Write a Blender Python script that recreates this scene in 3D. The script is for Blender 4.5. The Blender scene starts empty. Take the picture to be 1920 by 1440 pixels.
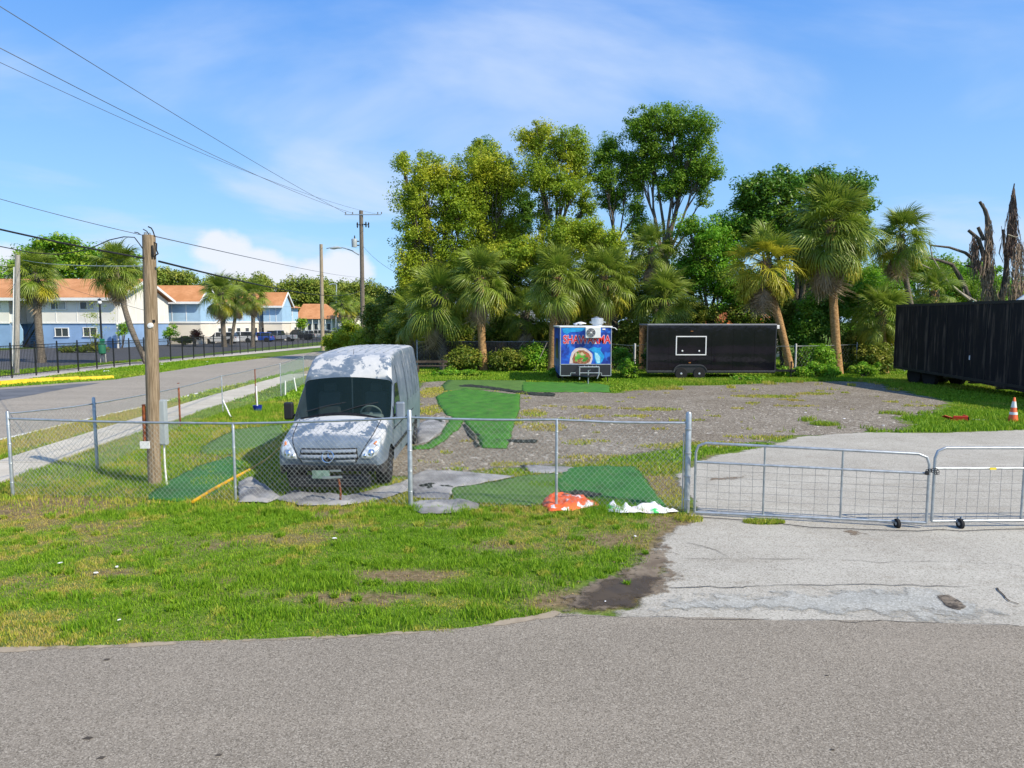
import bpy, bmesh, math, random
import numpy as np
from mathutils import Vector, Matrix, Euler
from mathutils.bvhtree import BVHTree
from mathutils.geometry import delaunay_2d_cdt

random.seed(7)
rng = np.random.default_rng(7)
SC = bpy.context.scene
COL = SC.collection
R = math.radians

# ---------------------------------------------------------------- camera
CAM_H = 3.2
PITCH = R(5.18)
cam_data = bpy.data.cameras.new('camera')
cam = bpy.data.objects.new('camera', cam_data)
COL.objects.link(cam)
cam.location = (0, 0, CAM_H)
cam.rotation_euler = (R(90) - PITCH, 0, 0)
cam_data.lens = 24.0
cam_data.sensor_width = 36.0
cam_data.clip_start = 0.1
cam_data.clip_end = 5000
SC.camera = cam

# ---------------------------------------------------------------- sky, sun, exposure
SUN_EL, SUN_AZ = 43.0, 122.0          # azimuth clockwise from +Y
SKY_STRENGTH = 0.12
SUN_STRENGTH = 5.0
EXPOSURE = 0.28
world = bpy.data.worlds.new('World')
SC.world = world
world.use_nodes = True
wn, wl = world.node_tree.nodes, world.node_tree.links
wn.clear()
w_out = wn.new('ShaderNodeOutputWorld')
w_bg = wn.new('ShaderNodeBackground')
w_bg.inputs['Strength'].default_value = SKY_STRENGTH
sky = wn.new('ShaderNodeTexSky')
sky.sky_type = 'NISHITA'
sky.sun_disc = False
sky.sun_elevation = R(SUN_EL)
sky.sun_rotation = R(SUN_AZ)
sky.air_density = 1.0
sky.dust_density = 0.4
sky.ozone_density = 2.2
hs = wn.new('ShaderNodeHueSaturation')
hs.inputs['Saturation'].default_value = 1.22
hs.inputs['Value'].default_value = 1.5
wl.new(sky.outputs['Color'], hs.inputs['Color'])
tc = wn.new('ShaderNodeTexCoord')
sep = wn.new('ShaderNodeSeparateXYZ')
wl.new(tc.outputs['Generated'], sep.inputs[0])

def wmath(op, a, b=None, c=None, clamp=False):
    n = wn.new('ShaderNodeMath'); n.operation = op; n.use_clamp = clamp
    for i, v in enumerate((a, b, c)):
        if v is None: continue
        if isinstance(v, (int, float)): n.inputs[i].default_value = v
        else: wl.new(v, n.inputs[i])
    return n.outputs[0]
# cirrus veils: noise laid out on the plane of the clouds
zz = wmath('ADD', wmath('ABSOLUTE', sep.outputs[2]), 0.12)
cx_ = wmath('DIVIDE', sep.outputs[0], zz)
cy_ = wmath('DIVIDE', sep.outputs[1], zz)
comb = wn.new('ShaderNodeCombineXYZ')
wl.new(wmath('MULTIPLY', cx_, 0.75), comb.inputs[0]); wl.new(wmath('MULTIPLY', cy_, 1.0), comb.inputs[1])
nz = wn.new('ShaderNodeTexNoise'); nz.inputs['Scale'].default_value = 0.62; nz.inputs['Detail'].default_value = 7
nz.inputs['Roughness'].default_value = 0.52; nz.inputs['Distortion'].default_value = 0.6
wl.new(comb.outputs[0], nz.inputs['Vector'])
mr = wn.new('ShaderNodeMapRange'); mr.inputs[1].default_value = 0.44; mr.inputs[2].default_value = 0.66
mr.inputs[3].default_value = 0.0; mr.inputs[4].default_value = 0.80; mr.interpolation_type = 'SMOOTHSTEP'
wl.new(nz.outputs['Fac'], mr.inputs[0])
mixc = wn.new('ShaderNodeMix'); mixc.data_type = 'RGBA'
tint = wn.new('ShaderNodeMix'); tint.data_type = 'RGBA'; tint.blend_type = 'MULTIPLY'; tint.inputs[0].default_value = 1
wl.new(hs.outputs[0], tint.inputs[6]); tint.inputs[7].default_value = (0.72, 0.87, 1.0, 1)
elev = wn.new('ShaderNodeMapRange'); elev.inputs[1].default_value = 0.0; elev.inputs[2].default_value = 0.62; elev.interpolation_type = 'SMOOTHERSTEP'
wl.new(wmath('ABSOLUTE', sep.outputs[2]), elev.inputs[0])
clr = wn.new('ShaderNodeMix'); clr.data_type = 'RGBA'; wl.new(elev.outputs[0], clr.inputs[0])
clr.inputs[6].default_value = (2.6, 4.5, 6.9, 1); clr.inputs[7].default_value = (0.55, 2.25, 6.7, 1)
even = wn.new('ShaderNodeMix'); even.data_type = 'RGBA'; even.inputs[0].default_value = 0.72
wl.new(tint.outputs[2], even.inputs[6]); wl.new(clr.outputs[2], even.inputs[7])
wl.new(mr.outputs[0], mixc.inputs[0]); wl.new(even.outputs[2], mixc.inputs[6])
mixc.inputs[7].default_value = (4.7, 5.6, 7.2, 1)
# cumulus: a band of heaps low over the horizon all the way round
nc = wn.new('ShaderNodeTexNoise'); nc.inputs['Scale'].default_value = 9; nc.inputs['Detail'].default_value = 10
nc.inputs['Roughness'].default_value = 0.58
mpc = wn.new('ShaderNodeMapping'); mpc.inputs['Scale'].default_value = (1, 1, 1.4); mpc.inputs['Location'].default_value = (3.1, 1.7, 0.4)
wl.new(tc.outputs['Generated'], mpc.inputs[0]); wl.new(mpc.outputs[0], nc.inputs['Vector'])
azim = wmath('ARCTAN2', sep.outputs[0], sep.outputs[1])
s1 = None
for (ca, ce, ra, re) in [(-22.8, 5.6, 2.6, 2.0), (-20.5, 3.6, 4.6, 2.4), (-13.6, 4.2, 2.8, 2.2), (-15.5, 3.2, 3.5, 2.2), (-37, 4.0, 3.6, 1.8), (-8, 1.6, 5, 1.4), (58, 4, 9, 3), (95, 6, 12, 4), (150, 5, 14, 4), (-150, 6, 14, 4), (-95, 5, 12, 3.5), (-60, 4, 7, 2.6)]:
    da = wmath('DIVIDE', wmath('SUBTRACT', azim, R(ca)), R(ra)); de = wmath('DIVIDE', wmath('SUBTRACT', sep.outputs[2], math.sin(R(ce))), R(re))
    q_ = wmath('SUBTRACT', 1.0, wmath('ADD', wmath('MULTIPLY', da, da), wmath('MULTIPLY', de, de)))
    s1 = q_ if s1 is None else wmath('MAXIMUM', s1, q_)
s1 = wmath('ADD', s1, wmath('MULTIPLY', wmath('SUBTRACT', nc.outputs['Fac'], 0.5), 3.0))
cm = wn.new('ShaderNodeMapRange'); cm.interpolation_type = 'SMOOTHSTEP'
cm.inputs[1].default_value = 0.15; cm.inputs[2].default_value = 0.85; cm.inputs[3].default_value = 0; cm.inputs[4].default_value = 0.88
wl.new(s1, cm.inputs[0])
mixd = wn.new('ShaderNodeMix'); mixd.data_type = 'RGBA'
wl.new(cm.outputs[0], mixd.inputs[0]); wl.new(mixc.outputs[2], mixd.inputs[6])
mixd.inputs[7].default_value = (6.2, 6.4, 7.0, 1)
wl.new(mixd.outputs[2], w_bg.inputs['Color'])
wl.new(w_bg.outputs[0], w_out.inputs[0])

sun_data = bpy.data.lights.new('sun', 'SUN')
sun_data.energy = SUN_STRENGTH
sun_data.angle = R(0.5)
sun_data.color = (1.0, 0.91, 0.74)
sun = bpy.data.objects.new('sun', sun_data)
COL.objects.link(sun)
to_sun = Vector((math.sin(R(SUN_AZ)) * math.cos(R(SUN_EL)), math.cos(R(SUN_AZ)) * math.cos(R(SUN_EL)), math.sin(R(SUN_EL))))
sun.rotation_euler = to_sun.to_track_quat('Z', 'Y').to_euler()
sun.location = (20, -20, 40)
SC.view_settings.view_transform = 'Standard'
SC.view_settings.look = 'None'
SC.view_settings.gamma = 1
SC.view_settings.use_curve_mapping = False
SC.view_settings.exposure = EXPOSURE
SC.render.engine = 'CYCLES'
SC.cycles.max_bounces = 6
SC.cycles.transparent_max_bounces = 12
SC.cycles.use_denoising = True

# ---------------------------------------------------------------- geometry helpers
def ray(px, py):
    cx = (px - 960) / 1280.0; cy = -(py - 720) / 1280.0
    c, s = math.cos(PITCH), math.sin(PITCH)
    return Vector((cx, c + cy * s, -s + cy * c))
def G(px, py, z=0.0):
    d = ray(px, py); t = (z - CAM_H) / d.z
    return Vector((d.x * t, d.y * t, z))
def P(px, py, Y):
    d = ray(px, py); t = Y / d.y
    return Vector((d.x * t, Y, CAM_H + d.z * t))

def setprops(o, label=None, cat=None, group=None, kind=None):
    if label: o['label'] = label
    if cat: o['category'] = cat
    if group: o['group'] = group
    if kind: o['kind'] = kind
    return o
def thing(name, label, cat, loc=(0, 0, 0), rz=0.0, group=None):
    o = bpy.data.objects.new(name, None)
    o.empty_display_size = 0.3
    COL.objects.link(o)
    o.location = loc; o.rotation_euler = (0, 0, rz)
    return setprops(o, label, cat, group)
def link_mesh(name, me, parent=None, mat=None):
    if mat is not None and not me.materials: me.materials.append(mat)
    o = bpy.data.objects.new(name, me)
    COL.objects.link(o)
    if parent is not None: o.parent = parent
    return o
def inst(name, me, parent, loc=(0, 0, 0), rot=(0, 0, 0), scale=(1, 1, 1)):
    o = bpy.data.objects.new(name, me); COL.objects.link(o); o.parent = parent
    o.location = loc; o.rotation_euler = rot; o.scale = scale
    return o
def copy_tree(o, parent=None):
    c = o.copy(); COL.objects.link(c)
    if parent is not None: c.parent = parent
    for ch in list(o.children): copy_tree(ch, c)
    return c

class MB:
    def __init__(s, off=(0, 0, 0)):
        s.v = []; s.f = []; s.off = Vector(off)
    def add(s, vs, fs):
        b = len(s.v)
        s.v.extend([tuple(Vector(p) - s.off) for p in vs]); s.f.extend([tuple(i + b for i in f) for f in fs])
        return s
    def box(s, c, d, rot=None):
        hx, hy, hz = d[0] / 2, d[1] / 2, d[2] / 2
        vs = [Vector((x, y, z)) for x in (-hx, hx) for y in (-hy, hy) for z in (-hz, hz)]
        if rot is not None:
            m = rot if isinstance(rot, Matrix) else Euler(rot).to_matrix()
            vs = [m @ v for v in vs]
        vs = [v + Vector(c) for v in vs]
        return s.add(vs, [(0, 1, 3, 2), (4, 6, 7, 5), (0, 4, 5, 1), (2, 3, 7, 6), (0, 2, 6, 4), (1, 5, 7, 3)])
    def bb(s, a, b):
        return s.box([(a[i] + b[i]) / 2 for i in range(3)], [abs(b[i] - a[i]) for i in range(3)])
    def tube(s, pts, r, n=8, caps=True):
        pts = [Vector(p) for p in pts]
        if isinstance(r, (int, float)): r = [r] * len(pts)
        b = []; up = Vector((0, 0, 1)); prev = None
        for i, p in enumerate(pts):
            t = (pts[min(i + 1, len(pts) - 1)] - pts[max(i - 1, 0)]).normalized()
            if prev is None:
                a = t.cross(up)
                if a.length < 1e-3: a = t.cross(Vector((0, 1, 0)))
            else:
                a = prev - t * prev.dot(t)
                if a.length < 1e-4: a = t.cross(up)
            a.normalize(); prev = a
            c = t.cross(a)
            for k in range(n):
                an = 2 * math.pi * k / n
                b.append(p + (a * math.cos(an) + c * math.sin(an)) * r[i])
        fs = []
        for i in range(len(pts) - 1):
            for k in range(n):
                k2 = (k + 1) % n
                fs.append((i * n + k, i * n + k2, (i + 1) * n + k2, (i + 1) * n + k))
        if caps and n > 2:
            fs.append(tuple(range(n - 1, -1, -1))); m = (len(pts) - 1) * n
            fs.append(tuple(m + k for k in range(n)))
        return s.add(b, fs)
    def lathe(s, prof, c=(0, 0, 0), n=20, axis='z'):
        vs = []
        for (r, h) in prof:
            for k in range(n):
                a = 2 * math.pi * k / n
                if axis == 'z': vs.append((c[0] + r * math.cos(a), c[1] + r * math.sin(a), c[2] + h))
                elif axis == 'x': vs.append((c[0] + h, c[1] + r * math.cos(a), c[2] + r * math.sin(a)))
                else: vs.append((c[0] + r * math.sin(a), c[1] + h, c[2] + r * math.cos(a)))
        fs = []
        for i in range(len(prof) - 1):
            for k in range(n):
                k2 = (k + 1) % n
                fs.append((i * n + k, i * n + k2, (i + 1) * n + k2, (i + 1) * n + k))
        if prof[0][0] > 1e-4: fs.append(tuple(range(n - 1, -1, -1)))
        if prof[-1][0] > 1e-4: fs.append(tuple((len(prof) - 1) * n + k for k in range(n)))
        return s.add(vs, fs)
    def extr(s, poly, a0, a1, axis='y'):
        """a closed outline extruded along an axis; poly is (x,z) for y, (y,z) for x, (x,y) for z"""
        n = len(poly)
        def q(p, a):
            return (p[0], a, p[1]) if axis == 'y' else ((a, p[0], p[1]) if axis == 'x' else (p[0], p[1], a))
        vs = [q(p, a0) for p in poly] + [q(p, a1) for p in poly]
        fs = [tuple(range(n)), tuple(range(2 * n - 1, n - 1, -1))]
        fs += [(i, i + n, (i + 1) % n + n, (i + 1) % n) for i in range(n)]
        return s.add(vs, fs)
    def mesh(s, name, mat=None, smooth=None):
        me = bpy.data.meshes.new(name)
        me.from_pydata(s.v, [], s.f); me.update()
        bm = bmesh.new(); bm.from_mesh(me)
        bmesh.ops.recalc_face_normals(bm, faces=bm.faces); bm.to_mesh(me); bm.free()
        if mat is not None: me.materials.append(mat)
        if smooth is not None:
            me.shade_smooth(); me.set_sharp_from_angle(angle=R(smooth))
        return me
    def build(s, name, mat=None, parent=None, smooth=None, bevel=0.0):
        o = link_mesh(name, s.mesh(name, mat, smooth), parent)
        if bevel:
            m = o.modifiers.new('bevel', 'BEVEL'); m.width = bevel; m.segments = 2; m.limit_method = 'ANGLE'
        return o

def np_mesh(name, V, F, mat=None, attrs=None, smooth=False):
    """V (n,3), F (m,k) all faces k-sided"""
    me = bpy.data.meshes.new(name)
    n, m, k = len(V), len(F), F.shape[1]
    me.vertices.add(n); me.vertices.foreach_set('co', V.astype(np.float32).ravel())
    me.loops.add(m * k); me.loops.foreach_set('vertex_index', F.astype(np.int32).ravel())
    me.polygons.add(m)
    me.polygons.foreach_set('loop_start', np.arange(0, m * k, k, dtype=np.int32))
    me.polygons.foreach_set('loop_total', np.full(m, k, dtype=np.int32))
    if smooth: me.polygons.foreach_set('use_smooth', np.ones(m, dtype=bool))
    me.update(calc_edges=True)
    for an, arr in (attrs or {}).items():
        a = me.attributes.new(an, 'FLOAT', 'POINT'); a.data.foreach_set('value', arr.astype(np.float32))
    if mat is not None: me.materials.append(mat)
    return me

# value noise
_perm = rng.random((256, 256))
def vnoise(x, y, sc, seed=0):
    x = np.asarray(x) / sc + seed * 17.3; y = np.asarray(y) / sc + seed * 9.1
    xi = np.floor(x).astype(int); yi = np.floor(y).astype(int)
    fx = x - xi; fy = y - yi; fx = fx * fx * (3 - 2 * fx); fy = fy * fy * (3 - 2 * fy)
    g = lambda a, b: _perm[a % 256, b % 256]
    return (g(xi, yi) * (1 - fx) + g(xi + 1, yi) * fx) * (1 - fy) + (g(xi, yi + 1) * (1 - fx) + g(xi + 1, yi + 1) * fx) * fy
def fbm(x, y, sc, seed=0, oc=4):
    t = 0; a = 0.5; w = 0
    for o in range(oc):
        t = t + a * vnoise(x, y, sc / 2 ** o, seed + o); w += a; a *= 0.55
    return t / w
def inpoly(x, y, poly):
    x = np.asarray(x); y = np.asarray(y); r = np.zeros(x.shape, bool)
    n = len(poly); j = n - 1
    for i in range(n):
        xi, yi = poly[i][0], poly[i][1]; xj, yj = poly[j][0], poly[j][1]
        if yi != yj:
            r ^= ((yi > y) != (yj > y)) & (x < (xj - xi) * (y - yi) / (yj - yi) + xi)
        j = i
    return r
def W(pts):
    """pixel outline -> ground outline; a point given as (x, y, 'w') is already in metres"""
    return [(p[0], p[1]) if len(p) == 3 else tuple(G(p[0], p[1])[:2]) for p in pts]
def rough_outline(poly, step, amp, seed=1):
    out = []; n = len(poly)
    for i in range(n):
        a = Vector(poly[i]); b = Vector(poly[(i + 1) % n]); L = (b - a).length
        k = max(1, min(400, int(L / step))); d = (b - a) / max(L, 1e-6); nr = Vector((-d.y, d.x))
        for j in range(k):
            p = a + (b - a) * (j / k)
            o = (float(fbm(p.x, p.y, 0.9, seed)) - 0.5) * 2 * amp + (float(vnoise(p.x, p.y, 0.17, seed)) - 0.5) * amp * 0.8
            out.append((p.x + nr.x * o, p.y + nr.y * o))
    return out
def sheet(name, poly, z, mat, step=0.4, amp=0.0, grid=0.0, zfun=None, parent=None, seed=1, bb=None, both=False):
    ol = rough_outline(poly, step, amp, seed) if amp > 0 else ([tuple(p) for p in poly] if step == 0 else rough_outline(poly, step, 1e-6, seed))
    pts = [Vector(p) for p in ol]
    n = len(pts)
    edges = [(i, (i + 1) % n) for i in range(n)]
    if grid:
        xs = [p.x for p in pts]; ys = [p.y for p in pts]
        gx, gy = np.meshgrid(np.arange(min(xs), max(xs), grid), np.arange(min(ys), max(ys), grid))
        gx = gx.ravel() + rng.uniform(-.2, .2, gx.size) * grid; gy = gy.ravel() + rng.uniform(-.2, .2, gy.size) * grid
        m = inpoly(gx, gy, ol)
        pts += [Vector((float(a), float(b))) for a, b in zip(gx[m], gy[m])]
    r = delaunay_2d_cdt(pts, edges, [], 1, 1e-5)
    vs = [(p.x, p.y, z + (zfun(p.x, p.y) if zfun else 0)) for p in r[0]]
    me = bpy.data.meshes.new(name); me.from_pydata(vs, [], [tuple(f) for f in r[2]]); me.update()
    bm = bmesh.new(); bm.from_mesh(me); bmesh.ops.recalc_face_normals(bm, faces=bm.faces)
    if bm.faces and sum(f.normal.z for f in bm.faces) < 0: bmesh.ops.reverse_faces(bm, faces=bm.faces)
    bm.to_mesh(me); bm.free()
    if zfun: me.shade_smooth()
    o = link_mesh(name, me, parent, mat)
    return o, ol

def edge_attr(o, ol):
    me = o.data; n = len(me.vertices); co = np.empty(n * 3); me.vertices.foreach_get('co', co); co = co.reshape(-1, 3)
    A = np.array(ol); B = np.roll(A, -1, 0); d = np.full(n, 1e9)
    for a, b in zip(A, B):
        ab = b - a; L = max(ab @ ab, 1e-12); t = np.clip(((co[:, :2] - a) @ ab) / L, 0, 1); q = a + t[:, None] * ab
        d = np.minimum(d, np.hypot(co[:, 0] - q[:, 0], co[:, 1] - q[:, 1]))
    at = me.attributes.new('edge', 'FLOAT', 'POINT'); at.data.foreach_set('value', d.astype(np.float32))
def soft_sheet(name, poly, z, mat, step=0.15, amp=0.05, grid=0.1, seed=1, kind='structure', label=None):
    o, ol = sheet(name, poly, z, mat, step, amp, grid, seed=seed); edge_attr(o, ol)
    setprops(o, label, kind=kind); return o, ol

# ---------------------------------------------------------------- materials
class NT:
    def __init__(s, name, rough=0.8, spec=0.3, metal=0.0):
        s.m = bpy.data.materials.new(name); s.m.use_nodes = True
        s.n = s.m.node_tree.nodes; s.l = s.m.node_tree.links
        s.b = s.n['Principled BSDF']; s.out = s.n['Material Output']
        s.b.inputs['Roughness'].default_value = rough
        s.b.inputs['Specular IOR Level'].default_value = spec
        s.b.inputs['Metallic'].default_value = metal
        s.g = s.n.new('ShaderNodeNewGeometry'); s.t = s.n.new('ShaderNodeTexCoord')
    def pos(s): return s.g.outputs['Position']
    def obj(s): return s.t.outputs['Object']
    def map(s, v, scale=(1, 1, 1), loc=(0, 0, 0), rot=(0, 0, 0)):
        n = s.n.new('ShaderNodeMapping'); n.inputs['Scale'].default_value = scale; n.inputs['Location'].default_value = loc
        n.inputs['Rotation'].default_value = rot
        s.l.new(v, n.inputs[0]); return n.outputs[0]
    def noise(s, v, scale, detail=4, rough=0.55, dist=0.0):
        n = s.n.new('ShaderNodeTexNoise'); n.inputs['Scale'].default_value = scale; n.inputs['Detail'].default_value = detail
        n.inputs['Roughness'].default_value = rough; n.inputs['Distortion'].default_value = dist
        s.l.new(v, n.inputs['Vector']); return n.outputs['Fac']
    def voro(s, v, scale, out='Color', feat='F1', rnd=1.0):
        n = s.n.new('ShaderNodeTexVoronoi'); n.inputs['Scale'].default_value = scale; n.feature = feat
        n.inputs['Randomness'].default_value = rnd
        s.l.new(v, n.inputs['Vector']); return n.outputs[out]
    def rng(s, v, a, b, c=0.0, d=1.0, smooth=True):
        n = s.n.new('ShaderNodeMapRange'); n.interpolation_type = 'SMOOTHSTEP' if smooth else 'LINEAR'
        for i, q in enumerate((a, b, c, d)): n.inputs[i + 1].default_value = q
        s.l.new(v, n.inputs[0]); return n.outputs[0]
    def math(s, op, a, b=0.0, clamp=False):
        n = s.n.new('ShaderNodeMath'); n.operation = op; n.use_clamp = clamp
        for i, v in enumerate((a, b)):
            if isinstance(v, (int, float)): n.inputs[i].default_value = v
            else: s.l.new(v, n.inputs[i])
        return n.outputs[0]
    def attr(s, name):
        n = s.n.new('ShaderNodeAttribute'); n.attribute_name = name; return n.outputs['Fac']
    def sepxyz(s, v):
        n = s.n.new('ShaderNodeSeparateXYZ'); s.l.new(v, n.inputs[0]); return n.outputs
    def mix(s, f, a, b, mode='MIX'):
        n = s.n.new('ShaderNodeMix'); n.data_type = 'RGBA'; n.blend_type = mode
        for i, v in ((0, f), (6, a), (7, b)):
            if isinstance(v, (int, float)): n.inputs[i].default_value = v
            elif isinstance(v, (tuple, list)): n.inputs[i].default_value = (v[0], v[1], v[2], 1)
            else: s.l.new(v, n.inputs[i])
        return n.outputs[2]
    def color(s, c):
        if isinstance(c, (tuple, list)): s.b.inputs['Base Color'].default_value = (c[0], c[1], c[2], 1)
        else: s.l.new(c, s.b.inputs['Base Color'])
        return s
    def rough(s, v): s.l.new(v, s.b.inputs['Roughness']); return s
    def bump(s, h, strength=0.3, dist=0.02):
        n = s.n.new('ShaderNodeBump'); n.inputs['Strength'].default_value = strength; n.inputs['Distance'].default_value = dist
        s.l.new(h, n.inputs['Height']); s.l.new(n.outputs[0], s.b.inputs['Normal']); return s
    def soft(s, fall=0.15, sc=4.0, amt=0.6):
        """the sheet thins out towards its rim in ragged patches"""
        e = s.math('ADD', s.math('DIVIDE', s.attr('edge'), fall), s.math('MULTIPLY', s.math('SUBTRACT', s.noise(s.pos(), sc, 5, 0.7), 0.5), amt * 3))
        a = s.rng(e, 0.25, 0.75)
        t = s.n.new('ShaderNodeBsdfTransparent'); m = s.n.new('ShaderNodeMixShader')
        s.l.new(a, m.inputs[0]); s.l.new(t.outputs[0], m.inputs[1]); s.l.new(s.b.outputs[0], m.inputs[2]); s.l.new(m.outputs[0], s.out.inputs[0])
        return s
    def translucent(s, col, fac=0.3):
        t = s.n.new('ShaderNodeBsdfTranslucent'); m = s.n.new('ShaderNodeMixShader'); m.inputs[0].default_value = fac
        if isinstance(col, tuple): t.inputs[0].default_value = (*col, 1)
        else: s.l.new(col, t.inputs[0])
        s.l.new(s.b.outputs[0], m.inputs[1]); s.l.new(t.outputs[0], m.inputs[2]); s.l.new(m.outputs[0], s.out.inputs[0])
        return s

_mc = {}
def plain(name, c, rough=0.6, spec=0.4, metal=0.0, var=0.12, scale=3.0):
    """painted / plain surface with a little tonal wear"""
    if name in _mc: return _mc[name]
    t = NT(name, rough, spec, metal)
    f = t.noise(t.obj(), scale, 5, 0.6)
    d = tuple(x * (1 - var) for x in c); b = tuple(min(1, x * (1 + var)) for x in c)
    t.color(t.mix(t.rng(f, 0.3, 0.7), d, b))
    _mc[name] = t.m
    return t.m

def leaf_mat(name, dark, light, yellow, trans=0.35, rough=0.55):
    t = NT(name, rough, 0.25)
    v = t.attr('rnd'); ye = t.attr('dry')
    c = t.mix(v, dark, light)
    c = t.mix(ye, c, yellow)
    t.color(c); t.translucent(t.mix(0.5, c, light), trans)
    return t.m
# ================================================================ SETTING: ground, roads, paving
GREY_WIRE = None
def asphalt_mat(name, c, lo, hi, speck=90):
    t = NT(name, 0.9, 0.25)
    p = t.pos()
    big = t.noise(p, 0.35, 5, 0.6)
    med = t.noise(t.map(p, (0.6, 2.2, 1)), 1.3, 4, 0.6)
    v = t.sepxyz(t.voro(p, speck, 'Color'))[0]
    v2 = t.noise(p, speck * 0.45, 3, 0.7)
    base = t.mix(t.rng(big, 0.35, 0.65), tuple(x * 0.93 for x in c), tuple(x * 1.05 for x in c))
    base = t.mix(t.rng(med, 0.4, 0.75, 0, 0.35), base, tuple(x * 0.86 for x in c))
    base = t.mix(t.rng(t.noise(t.map(p, (.12, .9, 1)), 1.0, 3, .5), .5, .7, 0, .7), base, tuple(x * 1.16 for x in c))
    base = t.mix(t.rng(t.noise(t.map(p, (1, 1, 1), (7, 3, 0)), .9, 6, .65), .56, .72, 0, .4), base, tuple(x * .78 for x in c))
    base = t.mix(t.rng(v, 0.62, 1.0, 0, 0.75), base, hi)
    base = t.mix(t.rng(v, 0.36, 0.0, 0, 0.75), base, lo)
    base = t.mix(t.rng(v2, 0.56, 0.70, 0, 0.35), base, lo)
    t.color(base)
    t.bump(t.math('ADD', v, t.math('MULTIPLY', v2, 1.5)), 0.5, 0.006)
    return t.m
M_ROAD = asphalt_mat('road_asphalt', (0.243, 0.209, 0.162), (0.09, 0.076, 0.057), (0.40, 0.355, 0.285), 105)
M_SIDEROAD = asphalt_mat('side_road_asphalt', (0.285, 0.25, 0.20), (0.18, 0.155, 0.12), (0.42, 0.375, 0.30), 40)
M_LOT = asphalt_mat('dark_asphalt', (0.085, 0.083, 0.088), (0.04, 0.04, 0.04), (0.16, 0.16, 0.16), 40)

def concrete_mat():
    t = NT('worn_apron', 0.9, 0.2)
    p = t.pos(); x, y, z = t.sepxyz(p)
    v = t.sepxyz(t.voro(p, 70, 'Color'))[0]
    big = t.noise(p, 0.55, 6, 0.62); streak = t.noise(t.map(p, (0.35, 2.4, 1)), 1.0, 6, 0.65)
    c = t.mix(t.rng(big, 0.35, 0.68), (0.345, 0.32, 0.265), (0.425, 0.40, 0.335))
    c = t.mix(t.rng(streak, 0.5, 0.72, 0, 0.55), c, (0.27, 0.242, 0.19))
    c = t.mix(t.rng(t.noise(p, 2.6, 5, 0.7), 0.56, 0.72, 0, 0.5), c, (0.25, 0.21, 0.155))
    c = t.mix(t.rng(v, 0.7, 1.0, 0, 0.5), c, (0.58, 0.53, 0.46)); c = t.mix(t.rng(v, 0.34, 0.0, 0, 0.6), c, (0.14, 0.12, 0.095))
    t.color(c)
    t.bump(t.math('ADD', v, big), 0.35, 0.006); t.soft(.22, 2.5, .7); return t.m
M_CONC = concrete_mat()

def gravel_mat():
    t = NT('gravel', 0.95, 0.15)
    p = t.pos()
    v = t.sepxyz(t.voro(p, 32, 'Color'))[0]; d = t.voro(p, 24, 'Distance')
    v2 = t.sepxyz(t.voro(p, 9, 'Color'))[0]
    big = t.noise(p, 0.32, 5, 0.6); med = t.noise(t.map(p, (1, 1.3, 1)), 1.1, 7, 0.7)
    c = t.mix(t.rng(big, 0.38, 0.66), (0.20, 0.165, 0.12), (0.27, 0.232, 0.178))
    c = t.mix(t.rng(med, 0.5, 0.7, 0, 0.7), c, (0.125, 0.095, 0.065))
    c = t.mix(t.rng(v, 0.55, 1.0, 0, 0.6), c, (0.42, 0.38, 0.31)); c = t.mix(t.rng(v, 0.45, 0.0, 0, 0.85), c, (0.06, 0.05, 0.04))
    c = t.mix(t.rng(v2, 0.95, 1.0, 0, 0.5), c, (0.55, 0.52, 0.46))
    t.color(c); t.bump(t.math('ADD', t.math('MULTIPLY', v, 0.7), med), 0.9, 0.03); t.soft(.55, 1.6, .7); return t.m
M_GRAVEL = gravel_mat()

def soil_mat():
    t = NT('grassy_soil', 0.95, 0.1)
    p = t.pos(); g = t.attr('green')
    n1 = t.noise(p, 9, 5, 0.7); n2 = t.noise(p, 0.45, 5, 0.6); n3 = t.noise(p, 45, 2, 0.6)
    soil = t.mix(t.rng(n1, 0.35, 0.7), (0.15, 0.105, 0.055), (0.30, 0.225, 0.13))
    grass = t.mix(t.rng(n1, 0.3, 0.7), (0.07, 0.15, 0.012), (0.16, 0.25, 0.028))
    grass = t.mix(t.rng(n2, 0.45, 0.7, 0, 0.6), grass, (0.20, 0.20, 0.05))
    c = t.mix(g, soil, grass); c = t.mix(t.rng(n3, 0.35, 0.65, 0, 0.35), c, (0.03, 0.045, 0.012))
    t.color(c); t.bump(n1, 0.6, 0.03); return t.m
M_SOIL = soil_mat()

# ---- what stands where (ground outlines)
POLY = {}
POLY['road'] = W([(-900, 1222), (0, 1219), (200, 1212), (400, 1203), (620, 1196), (800, 1186), (900, 1176), (980, 1163), (1030, 1152), (1110, 1155), (1400, 1163), (1700, 1170), (1920, 1177), (2500, 1190)]) + [(60, 5.2), (60, -14), (-60, -14), (-60, 7.5)]
POLY['apron'] = W([(1035, 1185), (1020, 1156), (1062, 1142), (1110, 1146), (1170, 1140), (1205, 1112), (1238, 1070), (1225, 1040), (1240, 1003), (1290, 978), (1296, 940), (1262, 912), (1256, 893), (1300, 866), (1355, 850), (1440, 836), (1490, 818), (1620, 810), (1760, 812), (1920, 806), (2250, 800), (2700, 860), (2900, 1260), (1920, 1215)])
POLY['gravel'] = W([(640, 800), (765, 742), (785, 716), (900, 712), (1000, 716), (1150, 736), (1250, 724), (1350, 722), (1450, 717), (1550, 714), (1640, 716), (1715, 736), (1800, 758), (1770, 775), (1700, 785), (1715, 806), (1620, 814), (1500, 822), (1400, 838), (1290, 840), (1200, 850), (1130, 872), (980, 884), (860, 895), (740, 900), (660, 880)])
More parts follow.
